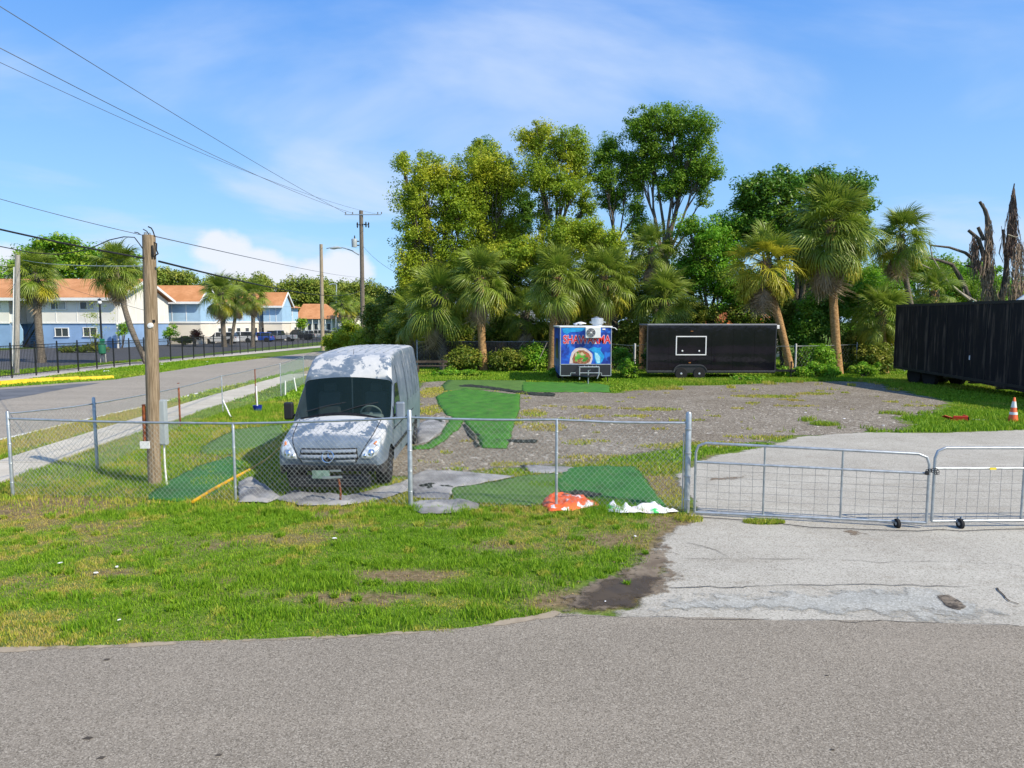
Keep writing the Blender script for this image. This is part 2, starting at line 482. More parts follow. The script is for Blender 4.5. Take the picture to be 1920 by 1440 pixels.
POLY['side_road'] = W([(-500, 775), (-200, 745), (0, 727), (215, 712), (400, 683), (600, 659)]) + [(-22.5, 130), (-27, 400), (-18, 400), (-14.5, 130)] + W([(615, 680), (550, 697), (400, 731), (270, 763), (140, 793), (0, 826), (-150, 860)]) + [(-14.5, 7.0), (-26, 7.0)]
POLY['far_walk'] = W([(-150, 725), (0, 707), (200, 684), (400, 666), (600, 648.5)]) + [(-24.8, 130), (-23.6, 130)] + W([(600, 652), (400, 671), (200, 692), (0, 718), (-150, 738)])
POLY['parking'] = [(-90, 48), (-33, 46), (-31.5, 60), (-31, 140), (-58, 140), (-58, 60), (-90, 60)]

# ---- ground sheet with a green attribute
def axis(lo, hi, fine_lo, fine_hi, step):
    a = list(np.arange(fine_lo, fine_hi + 1e-6, step)); g = step; x = fine_lo
    left = []
    while x > lo: g *= 1.35; x -= g; left.append(max(x, lo))
    g = step; x = fine_hi; right = []
    while x < hi: g *= 1.35; x += g; right.append(min(x, hi))
    return np.array(sorted(set(left)) + a + right)
def _px(pts): return [tuple(G(*p)[:2]) for p in pts]
BARE = []   # bare or strawy blobs: centre, radii, strength
for (px, py, rx, ry, s) in [(665, 1122, 1.0, .20, .95), (755, 1080, .75, .22, 1.0), (700, 1085, .35, .2, .8), (90, 950, 1.6, .8, .75), (250, 1020, 1.6, .5, .45), (395, 1088, .5, .16, .6), (470, 1112, .5, .14, .6),
                            (1180, 1010, 1.1, .4, .6), (1215, 1090, .35, .5, 1.0), (1130, 1120, .7, .28, 1.0), (1080, 1135, .5, .16, .9), (860, 985, 1.2, .3, .4), (1270, 985, .6, .5, .9), (1240, 1040, .3, .6, .9), (1260, 955, .4, .4, .6),
                            (590, 1010, .9, .3, .4), (150, 985, 1.2, .3, .5), (520, 1010, .8, .3, .45), (1010, 1030, .9, .25, .4), (215, 1075, .5, .15, .6), (410, 857, .9, .5, .6), (1320, 860, .5, .8, .5), (1230, 905, .5, 1.2, .8), (620, 965, .35, .3, 1.0)]:
    g = G(px, py); BARE.append((g.x, g.y, rx, ry, s))
LUSH = []
for (px, py, rx, ry, s) in [(420, 1090, 1.6, .25, .9), (600, 1095, 1.0, .28, .9), (800, 1060, .9, .25, .9), (900, 1110, 1.6, .2, .8), (1090, 1080, .9, .22, .9), (700, 1155, 2.0, .22, .7), (980, 1060, .5, .2, .7), (130, 1130, 1.2, .2, .6), (460, 985, .8, .4, .8), (860, 1000, .6, .2, .6), (300, 905, 1.0, .5, .6), (150, 890, 1.4, .5, .6), (560, 970, .8, .3, .8), (1150, 960, .6, .2, .8), (440, 770, 2, 2, .6)]:
    g = G(px, py); LUSH.append((g.x, g.y, rx, ry, s))
def blob(x, y, L, sharp=1.0):
    t = np.zeros(np.shape(x))
    wob = (fbm(x, y, 0.35, 31, 3) - 0.5) * 1.3
    for (cx, cy, rx, ry, s) in L:
        d = ((x - cx) / rx) ** 2 + ((y - cy) / ry) ** 2
        t = np.maximum(t, s * np.clip(1.35 - d + wob, 0, 1))
    return t
def dryness(x, y):
    d = np.clip((fbm(x, y, 1.7, 3, 5) - 0.46) * 2.6 + (fbm(x, y, 0.42, 9, 3) - 0.5) * 2.0 + (fbm(x, y, .13, 14, 2) - .5) * 1.5 + .22, 0, 1) * 0.9
    return np.clip(d + 0.5 * blob(x, y, BARE) - 0.9 * blob(x, y, LUSH), 0, 1)
def bareness(x, y):
    return np.clip(blob(x, y, BARE) + np.clip((fbm(x, y, 0.8, 21, 4) - 0.60) * 3.0, 0, 0.5), 0, 1)

gx = axis(-3000, 3000, -16, 14, 0.25); gy = axis(-400, 4000, 4, 26, 0.25)
X, Y = np.meshgrid(gx, gy); xf, yf = X.ravel(), Y.ravel()
Z = np.where(yf > 150, 0, 0) * 1.0
V = np.stack([xf, yf, Z], 1)
nx, ny = len(gx), len(gy)
i0 = (np.arange(ny - 1)[:, None] * nx + np.arange(nx - 1)[None, :]).ravel()
F = np.stack([i0, i0 + 1, i0 + nx + 1, i0 + nx], 1)
near = np.clip((26 - yf) / 10, 0, 1)
green = 1 - near * np.clip(bareness(xf, yf) * 1.0 + dryness(xf, yf) * 0.45, 0, 1)
me = np_mesh('ground', V, F, M_SOIL, {'green': green})
setprops(link_mesh('ground', me), kind='structure', label='grassy ground with bare sandy patches')

o, OL_ROAD = sheet('road', POLY['road'], 0.016, M_ROAD, 0.25, 0.05, seed=2)
setprops(o, 'grey asphalt road along the front of the lot', kind='structure')
o, OL_APRON = soft_sheet('driveway_apron', POLY['apron'], 0.012, M_CONC, 0.15, 0.14, .35, seed=3)
setprops(o, 'pale worn driveway apron at the gates', kind='structure')
o, OL_GRAVEL = soft_sheet('gravel_lot', POLY['gravel'], 0.006, M_GRAVEL, 0.35, 0.45, .5, seed=4)
setprops(o, 'brown grey gravel yard inside the fence', kind='structure')
o, OL_SIDE = sheet('side_road', POLY['side_road'], 0.008, M_SIDEROAD, 1.0, 0.04, seed=5)
setprops(o, 'grey asphalt side road running away past the lot', kind='structure')
M_WALK = plain('pale_walk', (0.47, 0.42, 0.36), 0.9, 0.2, var=0.2, scale=1.5)
o, OL_FW = sheet('far_sidewalk', POLY['far_walk'], 0.03, M_WALK, 1.5)
setprops(o, 'narrow sidewalk beside the black metal fence', kind='structure')
o, OL_PK = sheet('parking_lot', POLY['parking'], 0.006, M_LOT, 2.0)
setprops(o, 'dark asphalt parking lot in front of the apartments', kind='structure')

# dirt wash and wet hollow at the corner of the apron
t = NT('damp_dirt', 0.75, 0.3)
n = t.noise(t.pos(), 3, 6, 0.65)
t.color(t.mix(t.rng(n, 0.35, 0.65), (0.14, 0.105, 0.07), (0.25, 0.20, 0.14))); t.bump(t.noise(t.pos(), 30, 3), 0.4, 0.01); t.soft(.42, 4, .9)
M_DAMP = t.m
t = NT('wet_mud', 0.5, 0.25)
t.color(t.mix(t.noise(t.pos(), 5, 5), (0.045, 0.034, 0.023), (0.095, 0.072, 0.05)))
t.rough(t.rng(t.noise(t.pos(), 2.5, 4), 0.4, 0.7, 0.55, 0.9)); t.soft(.5, 3, .7); M_WET = t.m
o, _ = soft_sheet('dirt_wash', W([(1010, 1156), (1060, 1100), (1140, 1070), (1195, 1035), (1240, 1000), (1275, 1030), (1290, 1092), (1235, 1135), (1150, 1158), (1070, 1160)]), 0.020, M_DAMP, 0.1, 0.06, .08, seed=8)
setprops(o, 'brown dirt washed onto the corner of the apron', kind='structure')
o, OL_WET = soft_sheet('wet_hollow', W([(1030, 1152), (1070, 1105), (1130, 1078), (1215, 1070), (1275, 1090), (1240, 1122), (1205, 1150), (1110, 1158)]), 0.024, M_WET, 0.08, 0.04, .06, seed=9)
setprops(o, 'dark wet hollow at the corner of the apron', kind='structure')
M_DUST = plain('bluish_dust', (0.34, 0.365, 0.355), 0.9, 0.2, var=0.14, scale=3)
t = NT('bluish_patch', 0.9, 0.2)
v = t.sepxyz(t.voro(t.pos(), 70, 'Color'))[0]
c = t.mix(t.rng(t.noise(t.pos(), 1.2, 5), 0.4, 0.62), (0.32, 0.315, 0.28), (0.375, 0.36, 0.31))
c = t.mix(t.rng(v, 0.7, 1.0, 0, 0.5), c, (0.6, 0.6, 0.56)); c = t.mix(t.rng(v, 0.3, 0.0, 0, 0.5), c, (0.13, 0.125, 0.105)); t.color(c); t.soft(.34, 1.6, 1.1)
o, _ = soft_sheet('faded_patch', W([(1210, 1150), (1240, 1118), (1420, 1112), (1640, 1108), (1740, 1104), (1900, 1150), (1900, 1172), (1500, 1163), (1210, 1157)]), 0.020, t.m, 0.12, 0.09, .09, seed=11)
setprops(o, 'faded bluish patch along the edge of the road', kind='structure')
t = NT('broken_asphalt', 0.95, 0.15)
t.color(t.mix(t.rng(t.noise(t.pos(), 14, 5, 0.7), 0.4, 0.6), (0.05, 0.043, 0.035), (0.2, 0.165, 0.125))); t.bump(t.noise(t.pos(), 20, 4), 0.8, 0.02); t.soft(.05, 12, .5)
M_HOLE = t.m
o, OL_HOLE = soft_sheet('pothole', W([(1750, 1120), (1775, 1117), (1798, 1128), (1818, 1142), (1800, 1150), (1772, 1142)]), 0.026, M_HOLE, 0.05, 0.03, .04, seed=12)
setprops(o, 'small dark pothole in the apron', kind='structure')
# stained ground under the gate, darker gravel track
t = NT('brown_stain', .9, .2); t.color((0.19, 0.145, 0.10)); t.soft(.22, 5, .9); M_STAIN = t.m
def stain(px, seed, mat=None, z=0.017, amp=0.05):
    o, _ = soft_sheet('stain', W(px), z, mat or M_STAIN, 0.08, amp, .07, seed=seed)
    return o
# cracks: thin recessed-looking dark ribbons of real width
M_CRACK = plain('crack_dark', (0.07, 0.06, 0.05), 0.95, 0.1)
def crack(px, w, seed, z=0.0225, mat=None):
    pts = W(px); out = []
    for i in range(len(pts) - 1):
        a = Vector(pts[i]); b = Vector(pts[i + 1]); k = max(2, int((b - a).length / 0.07))
        for j in range(k): out.append(a + (b - a) * j / k)
    L, Rr = [], []
    for i, p in enumerate(out):
        d = (out[min(i + 1, len(out) - 1)] - out[max(i - 1, 0)]).normalized(); nr = Vector((-d.y, d.x))
        o_ = (float(fbm(p.x, p.y, 0.5, seed)) - 0.5) * 0.22 + (float(vnoise(p.x, p.y, 0.08, seed)) - .5) * 0.03
        ww = w * (0.25 + 1.3 * float(vnoise(p.x, p.y, 0.3, seed + 5)))
        L.append(p + nr * (o_ + ww)); Rr.append(p + nr * (o_ - ww))
    mb = MB(); vs = [(q.x, q.y, z) for q in L] + [(q.x, q.y, z) for q in Rr]; n = len(L)
    mb.add(vs, [(i, i + 1, n + i + 1, n + i) for i in range(n - 1)])
    return setprops(mb.build('pavement_crack', mat or M_CRACK), kind='structure')
crack([(1255, 1104), (1380, 1104), (1480, 1100), (1560, 1102), (1700, 1100), (1830, 1106)], 0.006, 41)
crack([(1250, 1052), (1400, 1050), (1650, 1056), (1920, 1060)], 0.003, 47)
crack([(1040, 1156), (1400, 1164), (1700, 1171), (1925, 1178)], 0.004, 53)
crack([(1290, 1020), (1340, 1035), (1372, 1052)], 0.004, 55)
crack([(1870, 1105), (1895, 1130), (1925, 1142)], 0.007, 57)
for (px, py, w) in [(200, 1240, .02), (165, 1388, .03), (190, 1425, .02), (410, 1420, .018), (1550, 1270, .014), (1560, 1410, .012)]:
    g = G(px, py); sheet_pts = [(g.x - w * 1.4, g.y - w * .6), (g.x + w, g.y - w * .8), (g.x + w * 1.5, g.y + w * .5), (g.x - w * .6, g.y + w * .7)]
    o, _ = sheet('tar_spot', sheet_pts, 0.021, M_CRACK, 0.02, 0.008, seed=int(px)); setprops(o, kind='structure')

# sand drift along the road edge
M_SAND0 = plain('sandy_base', (0.30, 0.24, 0.17), 0.95, 0.1, var=0.25, scale=9)
t = NT('sandy_edge', .95, .1); t.color(t.mix(t.noise(t.pos(), 9, 4), (.22, .175, .12), (.42, .35, .26))); t.soft(.05, 6, 1.0); M_SAND = t.m
o, _ = soft_sheet('sandy_verge', W([(-60, 1219), (0, 1216), (200, 1210), (400, 1201), (620, 1194), (800, 1184), (900, 1174), (980, 1161), (1040, 1146), (1060, 1150), (1040, 1160), (980, 1170), (800, 1191), (620, 1201), (400, 1210), (200, 1219), (0, 1229), (-60, 1230)]), 0.019, M_SAND, 0.12, 0.035, .05, seed=13)
setprops(o, 'sandy strip along the edge of the road', kind='structure')

# sidewalk beside the side road: slabs with joints
sw_near = W([(-120, 965), (0, 907), (200, 832), (400, 765), (555, 712)]); sw_far = W([(-120, 912), (0, 866), (200, 803), (400, 742), (545, 702)])
def along(pl, Yq):
    for a, b in zip(pl[:-1], pl[1:]):
        if a[1] <= Yq <= b[1]: t = (Yq - a[1]) / (b[1] - a[1]); return a[0] + (b[0] - a[0]) * t
    a, b = (pl[0], pl[1]) if Yq < pl[0][1] else (pl[-2], pl[-1])
    t = (Yq - a[1]) / (b[1] - a[1]); return a[0] + (b[0] - a[0]) * t
SW_POLY = [(along(sw_near, q), q) for q in range(9, 39)] + [(-12.2, 120), (-13.7, 120)] + [(along(sw_far, q), q) for q in range(40, 8, -1)]
t = NT('sidewalk_concrete', 0.9, 0.2)
v = t.sepxyz(t.voro(t.pos(), 60, 'Color'))[0]; f = t.noise(t.pos(), 0.8, 6, 0.65)
c = t.mix(t.rng(f, 0.35, 0.65), (0.46, 0.415, 0.335), (0.56, 0.51, 0.42)); c = t.mix(t.rng(v, 0.4, 0, 0, .35), c, (.25, .23, .2)); t.color(c); M_SWALK = t.m
sw, _ = sheet('sidewalk', SW_POLY, 0.010, M_SAND0, 1.0)
setprops(sw, 'pale sidewalk between the side road and the lot', kind='structure')
y0 = 9.0
while y0 < 40:
    y1 = y0 + 1.55
    poly = [(along(sw_near, y0 + .012), y0 + .012), (along(sw_near, y1 - .012), y1 - .012), (along(sw_far, y1 - .012), y1 - .012), (along(sw_far, y0 + .012), y0 + .012)]
    mb = MB(); mb.extr([(p[0], p[1]) for p in poly], 0.0105, 0.05 + random.uniform(-.004, .004), 'z'); mb.build('slab', M_SWALK, sw)
    y0 = y1

# painted edge line and yellow kerb of the side road
M_PAINT = plain('white_road_paint', (0.72, 0.70, 0.66), 0.8, 0.3, var=0.25, scale=8)
pl = W([(-150, 861), (0, 827), (140, 794), (270, 764), (400, 732), (540, 700)])
mb = MB(); vs = [(p[0] - .16 - .06, p[1], .013) for p in pl] + [(p[0] - .03, p[1], .013) for p in pl]; n = len(pl)
mb.add(vs, [(i, i + 1, n + i + 1, n + i) for i in range(n - 1)])
setprops(mb.build('edge_line', M_PAINT), 'worn white edge line of the side road', kind='structure')
M_YEL = plain('yellow_kerb_paint', (0.75, 0.52, 0.03), 0.7, 0.3, var=0.12, scale=5)
kerb = MB(); pts = W([(-200, 742), (0, 723), (60, 718), (100, 715.5), (150, 713), (214, 710)])
for i in range(len(pts) - 1):
    a = Vector((*pts[i], 0)); b = Vector((*pts[i + 1], 0)); d = (b - a).normalized(); nr = Vector((-d.y, d.x, 0))
    q = [a - nr * .05, b - nr * .05, b + nr * .35, a + nr * .35]
    hh = .22 if i < 3 else (.20 if i < 4 else .17)
    b_ = 0.03
    vs = [v + Vector((0, 0, 0.009)) for v in q] + [q[0] + Vector((0, 0, hh)) + d * .02 + nr * b_, q[1] + Vector((0, 0, hh)) - d * .02 + nr * b_, q[2] + Vector((0, 0, hh)) - d * .02, q[3] + Vector((0, 0, hh)) + d * .02]
    kerb.add(vs, [(0, 1, 2, 3), (4, 7, 6, 5), (0, 4, 5, 1), (1, 5, 6, 2), (2, 6, 7, 3), (3, 7, 4, 0)])
setprops(kerb.build('kerb', M_YEL), 'bright yellow painted kerb across the side road', kind='structure')
M_DARKPATCH = plain('dark_patch_grey', (0.12, 0.125, 0.135), 0.9, 0.2, var=0.2, scale=1)
o, _ = sheet('dark_patch', W([(-260, 765), (-200, 748), (0, 731), (130, 721), (190, 718), (120, 730), (60, 741), (0, 751), (-200, 785)]), 0.013, M_DARKPATCH, 0.5, 0.1, seed=17)  # flat sheet, darker grey than the side road, along the kerb
setprops(o, 'dark patch beside the yellow kerb', kind='structure')

stain([(1560, 995), (1600, 990), (1640, 1005), (1600, 1012)], 61)
stain([(1420, 1118), (1440, 1116), (1450, 1124), (1425, 1128)], 62, z=.0225)
stain([(1400, 1046), (1430, 1044), (1420, 1052)], 63)
stain([(1320, 898), (1400, 892), (1400, 900), (1330, 903)], 65)

# ---- turf and felt sheets
def turf_mat(name, a, b):
    t = NT(name, 0.75, 0.25)
    n1 = t.noise(t.pos(), 38, 4, 0.75); n2 = t.noise(t.pos(), 1.6, 6, .65)
    c = t.mix(t.rng(n1, 0.35, 0.65), a, b); c = t.mix(t.rng(t.noise(t.pos(), 3.2, 5, .7), .5, .7, 0, .45), c, (.16, .19, .07)); c = t.mix(t.rng(n2, 0.45, 0.7, 0, 0.55), c, tuple(x * .6 for x in a)); t.color(c)
    t.bump(n1, 0.6, 0.01); return t.m
M_TURF = turf_mat('artificial_turf', (0.035, 0.135, 0.014), (0.075, 0.225, 0.024))
M_TURF2 = turf_mat('dusty_turf', (0.055, 0.13, 0.02), (0.12, 0.21, 0.045))
M_TURF3 = turf_mat('deep_green_turf', (0.02, 0.11, 0.02), (0.05, 0.19, 0.035))
t = NT('grey_felt', 0.9, 0.15); n1 = t.noise(t.pos(), 30, 4, 0.7); n2 = t.noise(t.pos(), 1.5, 4)
t.color(t.mix(t.rng(n2, 0.35, 0.65), (0.18, 0.175, 0.17), t.mix(n1, (0.26, 0.255, 0.25), (0.38, 0.37, 0.355)))); t.bump(n1, .3, .01); M_FELT = t.m
M_BLACKBACK = plain('black_turf_backing', (0.03, 0.034, 0.026), 0.8, 0.2, var=.5, scale=8)
def wrinkle(h, sc, seed, base=0.0):
    def f(x, y):
        a = float(fbm(x, y, sc, seed, 3)); r = 1 - abs(2 * a - 1) * 3.2; b = float(fbm(x + 5, y * 1.6, sc * .45, seed + 7, 2)); r2 = 1 - abs(2 * b - 1) * 3.5
        return base + h * .75 * max(0, r) + h * .4 * max(0, r2) + h * .25 * float(vnoise(x, y, sc * .2, seed + 3))
    return f
def cloth(name, label, cat, px, mat, h=0.04, sc=0.6, grid=0.12, seed=1, amp=0.03, z=0.022, group=None, thick=0.012):
    o, ol = sheet(name, W(px), z, mat, 0.08, amp * 1.6, grid, wrinkle(h, sc, seed), seed=seed)
    edge_attr(o, ol); e = np.empty(len(o.data.vertices)); o.data.attributes['edge'].data.foreach_get('value', e)
    for v_, d_ in zip(o.data.vertices, e):
        k_ = min(1.0, .25 + d_ / .16); v_.co.z = .014 + (v_.co.z - .014) * k_
    md = o.modifiers.new('solidify', 'SOLIDIFY'); md.thickness = thick * .5; md.offset = -1
    setprops(o, label, cat, group); return o, ol
TURFS = []
GT = 'loose pieces of artificial turf'
for args in [
    ('turf_sheet', 'large bright green turf sheet running from the wrinkled strip down the middle of the yard', 'turf', [(832, 737), (870, 730), (975, 741), (974, 765), (962, 800), (950, 842), (905, 841), (893, 815), (868, 788), (838, 779), (822, 760), (817, 745)], M_TURF, .07, .8, .12, 71),
    ('turf_sheet', 'long flat turf strip in the shade left of the blue food trailer', 'turf', [(840, 713), (985, 714), (985, 733), (905, 731), (834, 734), (828, 724)], M_TURF2, .02, .8, .4, 72),
    ('turf_sheet', 'smooth turf strip lying in front of the blue food trailer hitch', 'turf', [(978, 717), (1120, 719), (1144, 724), (1143, 736), (1070, 736), (978, 736)], M_TURF, .04, .9, .14, 73),
    ('turf_sheet', 'dark green turf rectangle near the fence behind the orange tarp', 'turf', [(1060, 880), (1105, 876), (1192, 876), (1215, 905), (1246, 952), (1150, 950), (1045, 940), (1040, 905)], M_TURF3, .05, .7, .10, 74),
    ('turf_sheet', 'dusty olive turf piece beside the grey felt near the middle fence post', 'turf', [(842, 917), (905, 908), (985, 893), (1060, 888), (1050, 930), (1010, 950), (900, 945), (848, 938)], M_TURF2, .03, .6, .16, 75),
    ('turf_sheet', 'narrow curved turf strip wrapping round the grey felt right of the van', 'turf', [(776, 838), (800, 834), (826, 816), (842, 790), (852, 778), (872, 786), (862, 802), (832, 828), (806, 843), (776, 844)], M_TURF, .03, .4, .14, 76),
    ('turf_sheet', 'deep green turf piece lying at the foot of the utility pole', 'turf', [(272, 938), (305, 908), (370, 876), (430, 856), (458, 868), (440, 900), (400, 930), (340, 942)], M_TURF3, .02, .8, .16, 77),
    ('turf_sheet', 'faded olive turf piece on the grass left of the van nose', 'turf', [(372, 842), (440, 806), (528, 797), (534, 815), (500, 836), (440, 853), (380, 853)], M_TURF2, .01, .9, .2, 78)]:
    o, ol = cloth(*args[:5], h=args[5], sc=args[6], grid=args[7], seed=args[8], group=GT); TURFS.append(ol)
GF = 'grey felt sheets strewn on the ground'
for args in [
    ('felt_sheet', 'crumpled grey felt heap by the fence post left of the van', 'felt', [(446, 905), (470, 898), (505, 915), (528, 936), (500, 946), (446, 944)], .08, .6, .05, 81),
    ('felt_sheet', 'long crumpled grey felt sheet in front of the van bumper', 'felt', [(520, 938), (552, 922), (600, 928), (650, 932), (720, 916), (766, 900), (768, 922), (720, 936), (690, 942), (640, 950), (560, 950)], .055, .55, .05, 82),
    ('felt_sheet', 'grey felt sheet spread right of the middle fence post', 'felt', [(772, 893), (800, 882), (850, 884), (905, 890), (968, 894), (900, 909), (850, 915), (842, 938), (776, 934)], .035, .7, .07, 83),
    ('felt_sheet', 'twisted grey felt roll beside the thick middle fence post', 'felt', [(772, 944), (820, 938), (870, 940), (898, 946), (896, 956), (840, 966), (790, 966), (772, 958)], .06, .5, .05, 84),
    ('felt_sheet', 'pale grey felt sheet right of the van rear wheel', 'felt', [(784, 796), (800, 788), (832, 782), (836, 796), (826, 812), (800, 830), (782, 834)], .03, .6, .14, 85),
    ('felt_sheet', 'flat grey felt strip above the dark green turf rectangle', 'felt', [(980, 876), (1000, 873), (1092, 878), (1060, 889), (998, 889)], .02, .6, .14, 86)]:
    o, ol = cloth(args[0], args[1], args[2], args[3], M_FELT, h=args[4], sc=args[5], grid=args[6], seed=args[7], group=GF, z=.03); TURFS.append(ol)
GB = 'black turf backing strips'
for args in [
    ('backing_strip', 'dark folded backing strip pointing down from the big turf sheet', 'backing', [(866, 797), (874, 795), (888, 815), (900, 838), (893, 842), (880, 820)], .10, 87),
    ('backing_strip', 'dark folded backing strip lying flat across the gravel', 'backing', [(884, 814), (900, 815), (930, 824), (1008, 826), (1006, 832), (940, 830), (905, 823)], .07, 88),
    ('backing_strip', 'wrinkled dark backing strip across the top of the big turf sheet', 'backing', [(860, 724), (885, 722), (930, 728), (1000, 737), (1042, 739), (1040, 744), (1000, 742), (940, 733), (880, 727), (860, 727)], .11, 89),
    ('backing_strip', 'black backing strip rolled along the turf behind the orange tarp', 'backing', [(1040, 918), (1075, 918), (1140, 930), (1142, 938), (1100, 938), (1040, 926)], .07, 90),
    ('backing_strip', 'small dark flap standing up on the grey felt strip', 'backing', [(977, 874), (984, 872), (990, 884), (982, 886)], .10, 91),
    ('backing_strip', 'dark curled backing piece on the pale felt beside the van', 'backing', [(806, 786), (818, 784), (832, 792), (830, 800), (818, 792)], .12, 92),
    ('backing_strip', 'dark crumpled backing piece under the felt right of the thick post', 'backing', [(778, 912), (806, 908), (850, 914), (846, 921), (800, 924)], .10, 93)]:
    o, ol = cloth(args[0], args[1], args[2], args[3], M_BLACKBACK, h=args[4] * .45, sc=.5, grid=.06, seed=args[5], group=GB, z=.03)
# ================================================================ GRASS
def blades_mesh(name, x, y, h, w, dry, mat, bend=0.5, z0=0.0):
    n = len(x); a = rng.uniform(0, 2 * np.pi, n); ca, sa = np.cos(a), np.sin(a)
    lean = rng.uniform(0.05, bend, n) * h; la = rng.uniform(0, 2 * np.pi, n)
    lx, ly = np.cos(la) * lean, np.sin(la) * lean
    z0 = np.zeros(n) + z0
    b1 = np.stack([x - ca * w, y - sa * w, z0], 1); b2 = np.stack([x + ca * w, y + sa * w, z0], 1)
    m1 = np.stack([x - ca * w * .7 + lx * .35, y - sa * w * .7 + ly * .35, z0 + h * .6], 1)
    m2 = np.stack([x + ca * w * .7 + lx * .35, y + sa * w * .7 + ly * .35, z0 + h * .6], 1)
    tp = np.stack([x + lx, y + ly, z0 + h], 1)
    V = np.stack([b1, b2, m2, m1, tp], 1).reshape(-1, 3)
    k = np.arange(n) * 5
    F = np.concatenate([np.stack([k, k + 1, k + 2], 1), np.stack([k, k + 2, k + 3], 1), np.stack([k + 3, k + 2, k + 4], 1)])
    return np_mesh(name, V, F, mat, {'dry': np.repeat(dry, 5), 'rnd': np.repeat(rng.random(n), 5)})
def grass_mat():
    t = NT('grass_blades', 0.6, 0.25)
    v = t.attr('rnd'); d = t.attr('dry')
    g = t.mix(v, (0.095, 0.235, 0.006), (0.31, 0.48, 0.03))
    yl = t.mix(v, (0.36, 0.38, 0.03), (0.60, 0.50, 0.11))
    c = t.mix(t.rng(d, 0.25, 0.85), g, yl); c = t.mix(t.rng(d, 0.8, 1.0, 0, .6), c, (0.48, 0.34, 0.15)); t.color(c)
    t.translucent(c, 0.35); return t.m
M_GRASS = grass_mat()
ALLOUT = [OL_ROAD, OL_APRON, OL_SIDE, SW_POLY]
def clear(x, y, extra=(), edge=0.10):
    ox = (fbm(x, y, .3, 51, 3) - .5) * edge * 2; oy = (fbm(x, y, .3, 57, 3) - .5) * edge * 2
    m = np.ones(len(x), bool)
    for p in ALLOUT + list(extra): m &= ~inpoly(x + ox, y + oy, p)
    return m
G_APRON_EDGE = .14
def scatter(x0, x1, y0, y1, dens): 
    n = int((x1 - x0) * (y1 - y0) * dens)
    return rng.uniform(x0, x1, n), rng.uniform(y0, y1, n)
def fov(x, y, m=1.0): return np.abs(x) < y * 0.76 + m
# verge in front of the fence
x, y = scatter(-10.5, 4.0, 5.8, 11.6, 3600)
k = fov(x, y) & clear(x, y, [OL_GRAVEL, OL_WET, TURFS[3], TURFS[4]]); x, y = x[k], y[k]
bare = bareness(x, y); k = rng.random(len(x)) > bare * 0.93; x, y = x[k], y[k]
d = dryness(x, y); h = rng.uniform(.014, .046, len(x)) * (1 + 1.3 * blob(x, y, LUSH) * fbm(x, y, .3, 61, 2)) * (1.05 - .4 * d) * (.7 + 2.2 * np.clip(fbm(x, y, .22, 63, 3) - .45, 0, 1) * 2)
fence_b = np.exp(-((y - 11.3) / .35) ** 2); h = h * (1 + 1.5 * fence_b * (x < 2.6) * fbm(x, y, .5, 5)) 
o = link_mesh('grass', blades_mesh('grass', x, y, h, rng.uniform(.003, .006, len(x)), np.clip(d + rng.normal(0, .12, len(x)), 0, 1), M_GRASS, .8))
setprops(o, 'patchy green and straw coloured grass verge in front of the fence', 'grass', kind='stuff')
# inside the fence, left part of the lot and the strip by the side road
lot_ex = [OL_GRAVEL] + TURFS
x, y = scatter(-16.5, -2.4, 11.6, 27, 1050)
k = fov(x, y) & clear(x, y, lot_ex); x, y = x[k], y[k]
bare = bareness(x, y); k = rng.random(len(x)) > bare * 0.9; x, y = x[k], y[k]
d = np.clip(dryness(x, y) * .55 + .28 + .45 * (x < -12.3), 0, 1); h = rng.uniform(.03, .09, len(x)) * (1 + 1.1 * blob(x, y, LUSH))
h = np.where((x > -9.8) & (y > 14), h * 1.35, h)
o = link_mesh('grass', blades_mesh('grass', x, y, h, rng.uniform(.005, .010, len(x)), np.clip(d + rng.normal(0, .15, len(x)), 0, 1), M_GRASS, .7))
setprops(o, 'rough green grass left of the van inside the fence', 'grass', kind='stuff')
# right edge of the dusty turf to the apron
x, y = scatter(-2.4, 4.6, 11.6, 15.4, 1300)
k = clear(x, y, TURFS); k &= (~inpoly(x + .0, y, OL_GRAVEL)) | (fbm(x, y, 1.0, 77, 4) > .64)
x, y = x[k], y[k]; d = np.clip(.6 + .4 * fbm(x, y, .8, 12) - .45 * blob(x, y, LUSH), 0, 1)
k = rng.random(len(x)) > bareness(x, y) * .8; x, y, d = x[k], y[k], d[k]
o = link_mesh('grass', blades_mesh('grass', x, y, rng.uniform(.02, .07, len(x)), rng.uniform(.004, .008, len(x)), d, M_GRASS, .8))
setprops(o, 'strawy grass between the turf pieces and the driveway apron', 'grass', kind='stuff')
# weeds over the gravel yard
x, y = scatter(-6, 26, 14, 40, 560)
k = fov(x, y) & clear(x, y, TURFS)
ins = inpoly(x, y, OL_GRAVEL)
f = fbm(x / 1.3, y, .7, 91, 4)
spots = [(G(px, py).x, G(px, py).y, rx, ry, 1) for px, py, rx, ry in [(1440, 744, 1.5, .6), (1525, 739, .9, .5), (1545, 797, .4, .3), (1020, 802, .7, .9), (1000, 775, .5, 1.0), (1110, 765, .7, .5), (1230, 768, .9, .5), (1180, 730, 2.8, .7), (1080, 832, .4, .3), (820, 735, .8, 2.5), (805, 770, .5, 1.5), (1330, 835, 1.2, .5), (1440, 822, .9, .4), (960, 790, .4, 1.2), (1250, 838, .8, .4), (1140, 860, 1.2, .4), (835, 850, .2, .2)]]
sp = blob(x, y, spots)
k &= (~ins & (rng.random(len(x)) < .9)) | (ins & ((sp > .35) & (rng.random(len(x)) < .8 * sp) | (f > .745)))
x, y = x[k], y[k]
right = (x > 8) & (y < 24)
